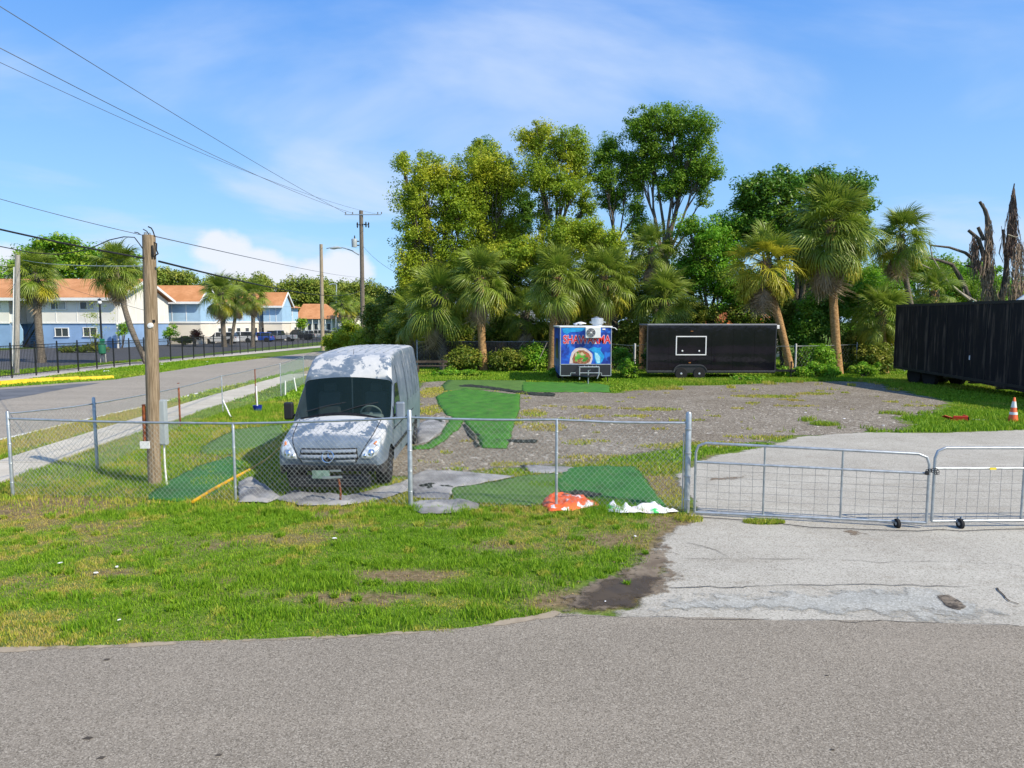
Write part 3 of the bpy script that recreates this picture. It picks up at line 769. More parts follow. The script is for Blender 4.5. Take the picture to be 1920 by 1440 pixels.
d = np.clip(np.where(inpoly(x, y, OL_GRAVEL), .75, .32) + (fbm(x, y, 1.5, 15) - .5) * .9, 0, 1); d = np.where(right, d * .55, d)
h = rng.uniform(.03, .09, len(x)) * np.where(right, 1.9, 1.0) * np.where((y > 32) & (x > 7), 2.2, 1.0)
o = link_mesh('grass', blades_mesh('grass', x, y, h, rng.uniform(.009, .018, len(x)), np.clip(d + rng.normal(0, .12, len(x)), 0, 1), M_GRASS, .8))
setprops(o, 'weedy grass round the gravel yard and beside the black semi trailer', 'grass', kind='stuff')
# far strips
x, y = scatter(-33, 26, 27, 62, 105)
k = fov(x, y) & clear(x, y, [OL_PK, OL_FW, OL_GRAVEL] + TURFS, .2); x, y = x[k], y[k]
d = np.clip(.30 + (fbm(x, y, 3, 19) - .5) * 1.1, 0, 1)
o = link_mesh('grass', blades_mesh('grass', x, y, rng.uniform(.05, .13, len(x)), rng.uniform(.02, .045, len(x)), d, M_GRASS, .8))
setprops(o, 'green grass strips along the side road and under the palms', 'grass', kind='stuff')
def tuft(px, py, r, n, h, dry, label, rx=1.0):
    g = G(px, py); rr = r * np.sqrt(rng.random(n)); a = rng.uniform(0, 6.283, n)
    x = g.x + rr * np.cos(a) * rx; y = g.y + rr * np.sin(a)
    o = link_mesh('weed_tuft', blades_mesh('weed_tuft', x, y, rng.uniform(.4, 1, n) * h, np.full(n, .006), np.clip(dry + rng.normal(0, .2, n), 0, 1), M_GRASS, 1.0, .012))
    return setprops(o, label, 'weeds', kind='stuff')
# sparse grass grown through the two left turf pieces
x, y = scatter(-9, -3, 11.8, 17, 700); k = inpoly(x, y, TURFS[6]) | inpoly(x, y, TURFS[7]); x, y = x[k], y[k]; k = fbm(x, y, .8, 71, 3) > .5; x, y = x[k], y[k]
o = link_mesh('grass', blades_mesh('grass', x, y, rng.uniform(.03, .09, len(x)), rng.uniform(.005, .009, len(x)), np.clip(rng.normal(.35, .2, len(x)), 0, 1), M_GRASS, .8)); setprops(o, 'thin grass growing over the turf pieces by the utility pole', 'grass', kind='stuff')
# broadleaf weed clumps in the verge
x, y = scatter(-8.5, 2.0, 7.2, 11.4, 3.2); k = clear(x, y); cx0, cy0 = x[k], y[k]; n = 110; rr = rng.uniform(.03, .10, len(cx0)); a_ = rng.uniform(0, 6.28, (len(cx0), n)); q_ = np.sqrt(rng.random((len(cx0), n))) * rr[:, None]; x = (cx0[:, None] + q_ * np.cos(a_)).ravel(); y = (cy0[:, None] + q_ * np.sin(a_)).ravel()
o = link_mesh('grass', blades_mesh('grass', x, y, rng.uniform(.03, .08, len(x)), rng.uniform(.004, .008, len(x)), np.clip(np.repeat(rng.random(len(cx0)) ** 2, n) * .7 + rng.normal(0, .08, len(x)), 0, 1), M_GRASS, 1.2)); setprops(o, 'taller grass clumps dotted over the verge', 'grass', kind='stuff')
tuft(1432, 981, .13, 900, .07, .55, 'flat weed tuft growing under the left gate', 2.6)
tuft(1546, 797, .3, 500, .14, .35, 'lone weed tuft on the bare gravel', 1.6)
tuft(1130, 948, .28, 700, .12, .1, 'green weeds growing between the orange tarp and the banner', 1.9)
tuft(1020, 912, .2, 200, .1, .1, 'weeds beside the black backing roll', 1.5)
tuft(290, 914, .25, 300, .14, .2, 'grass tuft round the foot of the utility pole')
tuft(1292, 975, .2, 400, .08, .7, 'dry grass round the gate post', 1.2)

# ================================================================ FOLIAGE
def leaf_quads(C, size, up=0.35, aspect=0.55, flat=None):
    """one small diamond leaf per centre, facing any way"""
    n = len(C); N = rng.normal(size=(n, 3)) * .75; N[:, 2] = np.abs(N[:, 2]) + up
    if flat is not None: N += flat
    N = N + 1e-6; N /= np.linalg.norm(N, axis=1)[:, None]
    A = np.cross(N, rng.normal(size=(n, 3))); A /= np.linalg.norm(A, axis=1)[:, None] + 1e-9
    B = np.cross(N, A); s = (size * rng.uniform(.6, 1.3, n))[:, None]
    V = np.stack([C - A * s, C - B * s * aspect + N * s * .12, C + A * s, C + B * s * aspect + N * s * .12], 1).reshape(-1, 3)
    return V, np.arange(n * 4).reshape(-1, 4)
def foliage(name, mat, clusters, per, size, parent, off, up=.35, dryf=None, squash=.75, aspect=.55):
    """clusters: (x,y,z,r) leaf sprays"""
    cl = np.array(clusters); n = len(cl)
    rep = np.repeat(np.arange(n), per); c = cl[rep]
    d = rng.normal(size=(len(rep), 3)); d /= np.linalg.norm(d, axis=1)[:, None]
    rr = (rng.random(len(rep)) ** .45)[:, None] * c[:, 3:4]
    P_ = c[:, :3] + d * rr * np.array([1, 1, squash]) - np.array(off)
    V, F = leaf_quads(P_, size, up, aspect, d * .9)
    crnd = rng.random(n) * .6
    rnd = np.clip(crnd[rep] + rng.random(len(rep)) * .45, 0, 1)
    dr = rng.random(n) ** 2 * .9 if dryf is None else np.clip(dryf(cl[:, 0], cl[:, 2]) + rng.normal(0, .15, n), 0, 1)
    dr = np.clip(dr[rep] + rng.normal(0, .12, len(rep)), 0, 1)
    return link_mesh(name, np_mesh(name, V, F, mat, {'rnd': np.repeat(rnd, 4), 'dry': np.repeat(dr, 4)}), parent)
M_BARK = None
def bark_mat(name, a, b, sc=(6, 6, 1.2)):
    t = NT(name, 0.95, 0.1); f = t.noise(t.map(t.pos(), sc), 3, 5, 0.7)
    t.color(t.mix(t.rng(f, .35, .65), a, b)); t.bump(f, .8, .03); return t.m
M_BARK = bark_mat('grey_brown_bark', (0.07, 0.058, 0.045), (0.20, 0.165, 0.13))
M_PALMBARK = bark_mat('palm_bark', (0.24, 0.13, 0.055), (0.52, 0.32, 0.15), (2, 2, 7))
M_PALMGREY = bark_mat('grey_palm_bark', (0.10, 0.085, 0.068), (0.23, 0.195, 0.155), (2, 2, 7))
M_LEAF_OAK = leaf_mat('oak_leaves', (0.09, 0.17, 0.010), (0.33, 0.47, 0.03), (0.54, 0.53, 0.035))
M_LEAF_PINE = leaf_mat('tall_tree_leaves', (0.06, 0.15, 0.012), (0.24, 0.42, 0.03), (0.27, 0.33, 0.035))
M_LEAF_DARK = leaf_mat('dark_glossy_leaves', (0.03, 0.09, 0.010), (0.13, 0.29, 0.025), (0.20, 0.32, 0.035), .25, .35)
M_LEAF_BRIGHT = leaf_mat('bright_leaves', (0.06, 0.19, 0.010), (0.20, 0.46, 0.025), (0.36, 0.45, 0.04))
M_LEAF_VINE = leaf_mat('vine_leaves', (0.035, 0.085, 0.010), (0.17, 0.27, 0.025), (0.34, 0.32, 0.045))
M_LEAF_FAR = leaf_mat('far_leaves', (0.09, 0.15, 0.02), (0.26, 0.36, 0.045), (0.42, 0.42, 0.07))

def tree(name, label, base, lobes, mat, n_cl=160, per=75, size=.16, cr=(.5, 1.0), trunk_r=.3, group=None, Y=None, seed=0, bark=None, dryf=None, split=.35, fill=.5, limbs=True, up=.35, depth=.8, aspect=.55, branch_top=None, trunks=1):
    """lobes given in photo pixels (px, py, rx, ry) at the tree's own distance"""
    rs = random.Random(seed + 100)
    root = thing(name, label, 'tree', base, 0, group)
    bx, by = base[0], base[1]
    L3 = []
    for (px, py, rx, ry) in lobes:
        yy = by + rs.uniform(-1, 1) * depth
        c = P(px, py, yy); s = yy / 1280.0
        L3.append((c, rx * s, ry * s))
    cl = []; n_cl = int(n_cl * 1.7); cr = (cr[0] * 1.1, cr[1] * 1.15)
    tot = sum(l[1] * l[2] for l in L3)
    ends = []
    for (c, a, b) in L3:
        k = max(4, int(n_cl * a * b / tot)); dd = min(a, 2.6)
        for i in range(k):
            while True:
                v = Vector((rs.gauss(0, 1), rs.gauss(0, 1), rs.gauss(0, 1))); 
                if v.length > 1e-3: break
            v.normalize(); rad = rs.uniform(fill, 1.0)
            q = c + Vector((v.x * a * rad, v.y * dd * rad, v.z * b * rad)); r = rs.uniform(*cr)
            cl.append((q.x, q.y, q.z, r))
            if i % 3 == 0: ends.append((c, q))
    zt = min(c.z - b * .2 for c, a, b in L3)
    fork = Vector((bx + (L3[0][0].x - bx) * .15, by, max(1.5, zt * split)))
    top_c = sum((c for c, a, b in L3), Vector()) / len(L3)
    mb = MB(base)
    for ti in range(trunks):
        ox = (ti - (trunks - 1) / 2) * trunk_r * 3
        mb.tube([Vector((bx + ox * .4, by, -.1)), Vector((bx + ox * .4, by, .4)), fork + Vector((ox * .5, 0, 0)) * 1], [trunk_r * 1.35, trunk_r * 1.05, trunk_r * .8], 10)
    mb.build('trunk', bark or M_BARK, root, smooth=60)
    br = MB(base)
    if limbs:
        for li, (c, a, b) in enumerate(L3):
            s0 = fork + Vector((rs.uniform(-.1, .1), rs.uniform(-.1, .1), -.2)); m = s0.lerp(c, .5) + Vector((rs.uniform(-.5, .5), rs.uniform(-.5, .5), rs.uniform(-.3, .5)))
            e = c + Vector((0, 0, b * .25))
            r0 = trunk_r * .62
            br.tube([s0, s0.lerp(m, .5) + Vector((rs.uniform(-.2, .2), 0, .1)), m, m.lerp(e, .5) + Vector((rs.uniform(-.3, .3), 0, 0)), e], [r0, r0 * .75, r0 * .55, r0 * .38, r0 * .15], 7)
            for (cc, q) in [x for x in ends if x[0] is c][:14]:
                st = m.lerp(e, rs.uniform(0, .9)); md = st.lerp(q, .5) + Vector((rs.uniform(-.2, .2), rs.uniform(-.2, .2), rs.uniform(-.1, .3)))
                br.tube([st, md, q], [r0 * .28, r0 * .16, .012], 5, False)
        br.build('limbs', bark or M_BARK, root, smooth=60)
    foliage('crown', mat, cl, per, size, root, base, up, dryf, .75, aspect)
    return root

def gbase(px, Y): 
    p = P(px, 700, Y); return (p.x, Y, 0)

# ---------------------------------------------------------------- palms
def frond_mesh(name, seed, mat, L=1.15, fan=1.05, nseg=30, spread=115, droop=.45, w=.055, petr=.018, matp=None, fold=.35):
    rs = random.Random(seed); V = []; F = []; D = []
    # petiole along +x, sagging
    k = 4; n = 4
    for i in range(k + 1):
        t = i / k; px, pz = L * t, -.10 * t * t * L
        r = petr * (1.3 - .6 * t)
        for j in range(n):
            a = 2 * math.pi * j / n; V.append((px, math.cos(a) * r, pz + math.sin(a) * r)); D.append(.35)
    for i in range(k):
        for j in range(n): F.append((i * n + j, i * n + (j + 1) % n, (i + 1) * n + (j + 1) % n, (i + 1) * n + j))
    for s in range(nseg):
        u = -1 + 2 * s / (nseg - 1); ang = R(spread) * u
        st = 1 - abs(u); ox = L + .28 * st * fan * .6   # costa runs on into the blade
        oz = -.10 * L - .10 * st * st
        ln = fan * (0.62 + .42 * st) * rs.uniform(.88, 1.08); ww = w * rs.uniform(.8, 1.1)
        dx, dy = math.cos(ang), math.sin(ang)
        base = len(V); segs = 4; dr = droop * rs.uniform(.7, 1.5); lift = fold * abs(math.sin(ang)) * rs.uniform(.7, 1.2)
        sx, sy = -dy, dx
        for i in range(segs + 1):
            t = i / segs; rr = ln * t * (1 - .18 * dr * t * t)
            z = oz + lift * rr * (1 - t * .6) - dr * ln * t ** 2.4
            wd = ww * (.35 + .9 * min(1, t * 3)) * (1 - t ** 3) * .5 + .003
            x_ = ox + dx * rr; y_ = dy * rr
            tw = .35 * (1 if s % 2 else -1)
            V.append((x_ - sx * wd, y_ - sy * wd, z - wd * tw)); V.append((x_ + sx * wd, y_ + sy * wd, z + wd * tw)); D += [t * .55, t * .55]
        for i in range(segs): F.append((base + 2 * i, base + 2 * i + 1, base + 2 * i + 3, base + 2 * i + 2))
    V = np.array(V); F = np.array(F)
    rnd = np.clip(rng.normal(.5, .08, len(V)) + (np.arange(len(V)) // 10 % 7) * .05 - .15, 0, 1)
    return np_mesh(name, V, F, mat, {'dry': np.array(D), 'rnd': rnd})
def palm_mat(name, dark, light, tip, base_dry=0.0):
    t = NT(name, 0.42, 0.4)
    oi = t.n.new('ShaderNodeObjectInfo'); r = oi.outputs['Random']
    c = t.mix(t.rng(r, 0, 1, 0, 1, False), dark, light)
    c = t.mix(t.math('ADD', t.math('MULTIPLY', t.attr('rnd'), .6), -.1, True), c, light)
    c = t.mix(t.math('ADD', t.attr('dry'), base_dry, True), c, tip)
    t.color(c); t.translucent(c, .3); return t.m
M_FROND = palm_mat('palm_fronds', (0.07, 0.15, 0.014), (0.22, 0.33, 0.035), (0.36, 0.38, 0.06))
M_FROND_Y = palm_mat('yellowing_fronds', (0.18, 0.25, 0.02), (0.38, 0.40, 0.03), (0.56, 0.46, 0.04), .1)
M_FROND_D = palm_mat('dead_fronds', (0.22, 0.155, 0.09), (0.46, 0.34, 0.22), (0.55, 0.44, 0.30))
FR = [frond_mesh('frond', i, M_FROND, L=.80 + .12 * i, fan=1.05, nseg=28, droop=.30 + .20 * i, w=.042, fold=.4) for i in range(3)]
FRY = [frond_mesh('frond', 10 + i, M_FROND_Y, L=.95, fan=1.0, nseg=28, droop=.3 + .2 * i, w=.04) for i in range(2)]
FRD = [frond_mesh('dead_frond', 20 + i, M_FROND_D, L=.7, fan=1.0, nseg=20, spread=70, droop=.9, fold=.05, w=.05) for i in range(2)]
FRS = [frond_mesh('frond', 30 + i, M_FROND, L=.9, fan=1.1, nseg=22, droop=.4 + .2 * i, w=.07) for i in range(2)]
def palm(label, base, top, rad, n_green=38, n_yel=8, n_dead=14, trunk_r=.19, curve=0.0, bark=None, group='cabbage palms', seed=0, name='palm_tree', boots=False, squash=1.0, fr=None, mid=None, elong=.55):
    rs = random.Random(seed + 500)
    root = thing(name, label, 'palm tree', base, 0, group)
    b = Vector(base); T = Vector(top)
    mb = MB(base); pts = []; rr = []
    for i in range(11):
        t = i / 10; p = b.lerp(T, t)
        if mid is not None:
            m = Vector(mid); p = b * (1 - t) ** 2 + m * 2 * t * (1 - t) + T * t * t
        p = p + Vector((math.sin(t * 5 + seed) * .04, 0, 0)); pts.append(p)
        rr.append(trunk_r * (1.35 if i == 0 else 1.12 if i == 1 else 1.0 + .06 * rs.uniform(-1, 1)))
    pts[0].z -= .1
    mb.tube(pts, rr, 12); mb.build('trunk', bark or M_PALMBARK, root, smooth=70)
    if boots:
        bt = MB(base); hgt = (T - b).length
        for i in range(150):
            t = i / 150; p = b.lerp(T, t); a = i * 2.4
            d = Vector((math.cos(a), math.sin(a), 0))
            bt.box(p + d * (trunk_r + .03) + Vector((0, 0, .05)), (.05, .09, .32), Euler((0, R(25), a)).to_matrix())
        bt.build('leaf_bases', M_PALMGREY, root)
    if not boots:
        bt = MB(base)
        for i in range(46):
            t = .72 + .28 * i / 46; p = (b * (1 - t) ** 2 + Vector(mid) * 2 * t * (1 - t) + T * t * t) if mid is not None else b.lerp(T, t)
            a = i * 2.4; d = Vector((math.cos(a), math.sin(a), 0)); bt.box(p + d * (trunk_r + .04), (.05, .08, .34), Euler((0, R(28), a)).to_matrix())
        bt.build('leaf_bases', M_PALMGREY, root)
    s = rad / 2.0; n_green = int(n_green * 1.5); n_yel = int(n_yel * 1.4)
    top_l = T - b
    fr = fr or FR
    gi = 0
    for i in range(n_green):
        t = i / max(1, n_green - 1)
        az = i * 2.39996 + rs.uniform(-.25, .25); el = R(84 - 118 * t ** .9 + rs.uniform(-15, 15))
        me = fr[min(len(fr) - 1, int(t * len(fr)))]
        sc = s * rs.uniform(.78, 1.12) * (0.9 if t < .12 else 1)
        o = inst('frond', me, root, top_l + Vector((0, 0, .35 - (.25 + elong * s) * t)), (rs.uniform(-.7, .7), -el, az), (sc, sc, sc * squash))
    for i in range(n_yel):
        az = i * 2.39996 * 1.3 + rs.uniform(-.4, .4); el = R(rs.uniform(-52, -22)); sc = s * rs.uniform(.85, 1.0)
        inst('frond', FRY[i % 2], root, top_l + Vector((0, 0, -.2 - elong * s * .8)), (rs.uniform(-.3, .3), -el, az), (sc, sc, sc))
    for i in range(n_dead):
        az = i * 2.39996 * 1.7 + rs.uniform(-.4, .4); el = R(rs.uniform(-84, -48)); sc = s * rs.uniform(.8, 1.15)
        inst('dead_frond', FRD[i % 2], root, top_l + Vector((0, 0, -.35 - elong * s)), (rs.uniform(-.4, .4), -el, az), (sc, sc, sc))
    return root
def pp(px, py, Y): return tuple(P(px, py, Y))
def gb(px, Y):
    q = P(px, 700, Y); return (q.x, Y, 0.0)
palm('shaggy low palm with a criss-cross booted trunk, leftmost by the van roof', gb(834, 46), pp(818, 560, 46), 2.7, 34, 8, 12, .30, seed=1, boots=True, bark=M_PALMGREY)
palm('straight palm with a smooth orange trunk standing alone between two shaggy palms', gb(906, 45), pp(900, 520, 45), 2.35, 40, 14, 20, .26, seed=2)
palm('stout palm with an orange trunk right beside the blue food trailer', gb(1036, 44.5), pp(1044, 520, 44.5), 2.3, 44, 8, 8, .30, seed=3)
palm('palm with drooping yellow fronds rising directly behind the blue food trailer', gb(1140, 46), pp(1132, 518, 46), 2.4, 40, 16, 8, .26, seed=4)
palm('dense low palm between the blue and the black trailer', gb(1246, 46), pp(1246, 562, 46), 2.5, 40, 4, 4, .28, seed=5)
palm('shaggy palm with a brown skirt high above the gap between the trailers', gb(1232, 50), pp(1222, 465, 50), 2.0, 24, 4, 24, .22, seed=6, bark=M_PALMGREY)
palm('leaning palm with yellow orange fronds at the right end of the black trailer', gb(1483, 41.5), pp(1432, 488, 41.5), 2.35, 30, 26, 26, .22, seed=7, mid=pp(1452, 560, 41.5), fr=[FR[0], FRY[0], FRY[1]])
palm('tallest palm with a heavy dead skirt over a long grey trunk', gb(1570, 42), pp(1556, 412, 42), 2.9, 62, 20, 40, .25, elong=1.0, seed=8, bark=M_PALMBARK)
palm('palm leaning over the far end of the black semi trailer', gb(1740, 44), pp(1688, 440, 44), 2.1, 38, 6, 20, .17, seed=9, bark=M_PALMGREY, mid=pp(1692, 520, 44))
palm('small dark palm squeezed between the two orange trunked palms', gb(978, 48), pp(985, 585, 48), 2.0, 26, 6, 16, .25, seed=10, bark=M_PALMGREY, boots=True)
palm('low palm with arching fronds at the far corner of the semi trailer', gb(1660, 43), pp(1650, 585, 43), 2.0, 34, 6, 4, .2, seed=11)
palm('squat brown skirted palm behind the semi trailer roof', gb(1752, 47), pp(1752, 545, 47), 1.9, 18, 8, 22, .2, seed=12)
palm('low palm clump in deep shade at the left edge of the yard trees', gb(772, 50), pp(775, 590, 50), 2.2, 30, 6, 4, .22, seed=13)
palm('half hidden palm just right of the orange trunked palm by the blue trailer', gb(1090, 49), pp(1085, 560, 49), 2.2, 30, 6, 12, .22, seed=14)
# across the side road
GS = 'palms across the side road'
palm('palm in front of the stairwell of the white and blue apartments', gb(79, 54), pp(66, 512, 54), 2.15, 40, 12, 6, .27, seed=21, group=GS, bark=M_PALMGREY)
palm('palm with a long dark trunk curving left over the fence by the utility pole', gb(279, 52), pp(216, 500, 52), 2.15, 42, 6, 12, .20, seed=22, group=GS, bark=M_PALMGREY, mid=pp(232, 600, 52))
palm('palm standing in front of the white suv across the side road', gb(423, 88), pp(414, 548, 88), 2.9, 34, 10, 12, .30, seed=23, group=GS, bark=M_PALMGREY)
palm('slightly smaller palm in front of the blue hatchback across the side road', gb(476, 88), pp(474, 552, 88), 2.3, 30, 8, 10, .26, seed=24, group=GS, bark=M_PALMGREY)
palm('leaning palm half hidden between the two palms in front of the cars', gb(434, 96), pp(446, 562, 96), 2.2, 22, 6, 10, .22, seed=25, group=GS, bark=M_PALMGREY)
palm('far palm beside the light pole at the end of the side road', gb(645, 118), pp(642, 568, 118), 2.3, 22, 6, 12, .22, seed=26, group=GS, bark=M_PALMGREY, fr=FRS)
palm('far leaning palm next to another near the white wall at the road end', gb(652, 125), pp(655, 572, 125), 2.2, 20, 6, 10, .22, seed=27, group=GS, bark=M_PALMGREY, fr=FRS)

# ---------------------------------------------------------------- broadleaf trees behind the yard
GT2 = 'tall trees behind the yard'
wd = lambda hi: (lambda x, z: np.clip((fbm(x, z, 2.2, 33, 3) - .38) * 2.2 * hi, 0, 1))
tree('oak_tree', 'big yellow green oak at the left end of the yard trees', gbase(815, 54), [(790, 330, 45, 48), (770, 400, 36, 55), (835, 345, 45, 50), (800, 445, 55, 55), (860, 400, 45, 60), (850, 490, 50, 50), (765, 500, 22, 70), (785, 560, 42, 45), (752, 300, 14, 26), (745, 610, 30, 35)],
     M_LEAF_OAK, 300, 135, .09, (.35, .85), .38, GT2, seed=1, dryf=wd(1.1), split=.3, fill=.25)
tree('oak_tree', 'olive green oak crown between the two tallest yellow green oaks', gbase(900, 56), [(905, 315, 55, 45), (900, 375, 60, 50), (950, 345, 40, 50), (915, 440, 55, 45), (955, 430, 30, 45), (895, 490, 60, 40)],
     M_LEAF_OAK, 260, 140, .09, (.35, .85), .35, GT2, seed=2, dryf=wd(.8), split=.4, fill=.2)
tree('laurel_tree', 'dark green treetop poking out above the olive oak crowns', gbase(925, 60), [(908, 285, 34, 26), (930, 330, 40, 40), (985, 400, 20, 60), (960, 500, 50, 60)],
     M_LEAF_DARK, 130, 130, .095, (.35, .7), .3, GT2, seed=3, fill=.2)
tree('oak_tree', 'tall airy oak with visible pale limbs in the middle of the yard trees', gbase(1045, 54), [(1000, 262, 36, 38), (1050, 275, 50, 42), (1090, 300, 30, 55), (1010, 330, 48, 40), (1065, 350, 50, 42), (1020, 400, 24, 32), (1098, 385, 22, 36), (1080, 450, 50, 34), (1010, 470, 50, 30)],
     M_LEAF_OAK, 260, 115, .085, (.3, .75), .30, GT2, seed=4, dryf=wd(1.3), split=.62, fill=.25)
tree('slender_tree', 'slender tree with twin dark trunks left of the tallest tree', gbase(1152, 55), [(1145, 285, 36, 32), (1130, 330, 26, 40), (1178, 320, 28, 52), (1150, 375, 28, 30), (1195, 400, 16, 40)],
     M_LEAF_PINE, 130, 110, .085, (.3, .65), .17, GT2, seed=5, dryf=wd(.6), split=.72, fill=.3, trunks=2)
tree('tall_tree', 'tallest tree with a rounded airy crown on spreading dark limbs', gbase(1248, 54), [(1205, 235, 40, 32), (1255, 225, 48, 30), (1305, 250, 38, 40), (1225, 285, 42, 40), (1280, 300, 45, 40), (1325, 320, 32, 42), (1265, 350, 50, 28), (1200, 330, 22, 34), (1318, 375, 12, 10)],
     M_LEAF_PINE, 290, 100, .09, (.3, .7), .26, GT2, seed=6, dryf=wd(.7), split=.64, fill=.35, trunks=2)
tree('magnolia_tree', 'dark glossy green tree behind the tallest palm', gbase(1500, 50), [(1420, 360, 42, 36), (1470, 350, 48, 34), (1530, 350, 48, 36), (1590, 370, 42, 50), (1430, 420, 50, 45), (1510, 430, 70, 60), (1600, 440, 35, 60), (1395, 380, 20, 26), (1560, 340, 26, 26)],
     M_LEAF_DARK, 330, 90, .13, (.35, .75), .35, GT2, seed=7, fill=.35, split=.4, aspect=.45)
tree('bright_green_tree', 'bright green broadleaf tree left of the yellow leaning palm', gbase(1330, 50), [(1330, 450, 50, 45), (1375, 440, 38, 50), (1300, 500, 50, 50), (1360, 520, 50, 60), (1290, 430, 26, 24), (1400, 560, 40, 50)],
     M_LEAF_BRIGHT, 240, 120, .09, (.35, .75), .26, GT2, seed=8, fill=.25)
tree('bright_green_tree', 'loose green tree growing low behind the middle palms', gbase(1080, 50), [(1060, 440, 40, 34), (1110, 450, 46, 40), (985, 480, 40, 40), (1150, 470, 34, 40), (930, 480, 40, 30)],
     M_LEAF_OAK, 160, 120, .09, (.35, .75), .2, GT2, seed=9, fill=.2)
tree('bright_green_tree', 'leafy green tree between the leaning palm and the tallest palm', gbase(1620, 47), [(1590, 540, 36, 50), (1625, 560, 40, 60), (1640, 620, 40, 50), (1520, 600, 30, 60), (1600, 640, 30, 40)],
     M_LEAF_BRIGHT, 230, 80, .09, (.3, .6), .2, GT2, seed=10, fill=.2)
tree('bushy_tree', 'rounded green tree seen over the black semi trailer roof', gbase(1815, 62), [(1800, 520, 50, 45), (1850, 530, 40, 35), (1770, 540, 36, 36), (1900, 550, 40, 30), (1950, 545, 40, 40)],
     M_LEAF_BRIGHT, 170, 80, .13, (.4, .8), .25, GT2, seed=11, fill=.25)
tree('bushy_tree', 'dark tree in the shade beyond the left yard palms', gbase(735, 62), [(740, 580, 36, 40), (720, 610, 40, 34), (765, 560, 40, 60), (700, 600, 20, 30)],
     M_LEAF_VINE, 160, 85, .12, (.4, .8), .25, GT2, seed=12, fill=.2)
tree('oak_tree', 'olive tree filling in low behind the oaks and left palms', gbase(840, 60), [(800, 500, 50, 40), (850, 540, 55, 45), (910, 540, 50, 50), (780, 560, 40, 50), (960, 560, 45, 45)], M_LEAF_OAK, 230, 110, .095, (.4, .8), .3, GT2, seed=14, dryf=wd(.6), fill=.15)
tree('bushy_tree', 'mid green tree filling in behind the palms above the trailers', gbase(1150, 59), [(1030, 520, 50, 45), (1100, 530, 55, 45), (1170, 520, 45, 50), (1230, 500, 40, 50), (1270, 540, 45, 45), (1200, 440, 30, 30)], M_LEAF_PINE, 260, 110, .095, (.4, .8), .3, GT2, seed=15, dryf=wd(.6), fill=.15)
tree('bushy_tree', 'mid green tree filling in between the tallest palm and the semi trailer', gbase(1600, 55), [(1450, 530, 45, 50), (1520, 540, 45, 50), (1610, 530, 45, 50), (1670, 560, 45, 40), (1740, 570, 40, 30)], M_LEAF_BRIGHT, 240, 110, .09, (.4, .8), .3, GT2, seed=16, fill=.15)
tree('bushy_tree', 'soft green tree behind the leaning palm at the semi trailer', gbase(1740, 58), [(1700, 500, 40, 35), (1750, 510, 45, 35), (1800, 545, 40, 30), (1660, 520, 35, 40), (1870, 555, 50, 24)], M_LEAF_PINE, 220, 110, .09, (.4, .8), .3, GT2, seed=17, fill=.15)
# undergrowth wall behind the trailers
GSH = 'vine covered shrubs behind the yard'
sh = [(745, 640, 45, 50, 52, M_LEAF_VINE, 'dark shrub behind the van roof'), (800, 625, 45, 55, 51, M_LEAF_VINE, 'dark shrub behind the booted palm trunk'),
      (865, 625, 40, 50, 51, M_LEAF_VINE, 'dark shrub left of the lone orange palm trunk'), (945, 620, 50, 55, 50.5, M_LEAF_VINE, 'shady shrub right of the lone orange palm trunk'),
      (1010, 640, 40, 45, 49.5, M_LEAF_VINE, 'shrub left of the stout palm by the blue trailer'), (1090, 610, 50, 60, 51, M_LEAF_VINE, 'dark shrub behind the blue food trailer'),
      (1180, 640, 40, 55, 47, M_LEAF_VINE, 'green shrub in the gap between the two trailers'), (1200, 570, 60, 50, 52, M_LEAF_VINE, 'tall dark shrub above the gap between the trailers'),
      (1300, 590, 60, 55, 50, M_LEAF_VINE, 'dark shrub behind the left half of the black trailer'), (1390, 590, 50, 50, 49, M_LEAF_VINE, 'dark shrub behind the right half of the black trailer'),
      (1520, 640, 40, 60, 46, M_LEAF_DARK, 'ivy covered mass between the two bare palm trunks'), (1545, 580, 40, 50, 47, M_LEAF_DARK, 'upper ivy mass left of the tallest palm trunk'),
      (1610, 660, 50, 45, 45, M_LEAF_VINE, 'green shrub right of the tallest palm trunk'), (1665, 650, 30, 50, 44.5, M_LEAF_VINE, 'yellow green shrub at the far end of the semi trailer'),
      (1465, 600, 30, 60, 48, M_LEAF_VINE, 'shrub behind the leaning palm trunk'), (1720, 600, 60, 60, 49, M_LEAF_VINE, 'shrub hidden behind the semi trailer'),
      (690, 640, 30, 26, 66, M_LEAF_OAK, 'yellow green bush behind the left edge of the van roof'), (655, 625, 30, 26, 72, M_LEAF_OAK, 'arching bush beside the side road beyond the van'), (625, 640, 20, 16, 74, M_LEAF_OAK, 'low bush at the foot of the wooden pole beyond the van'), (715, 610, 40, 50, 68, M_LEAF_VINE, 'dark bush right of the tall utility pole')]
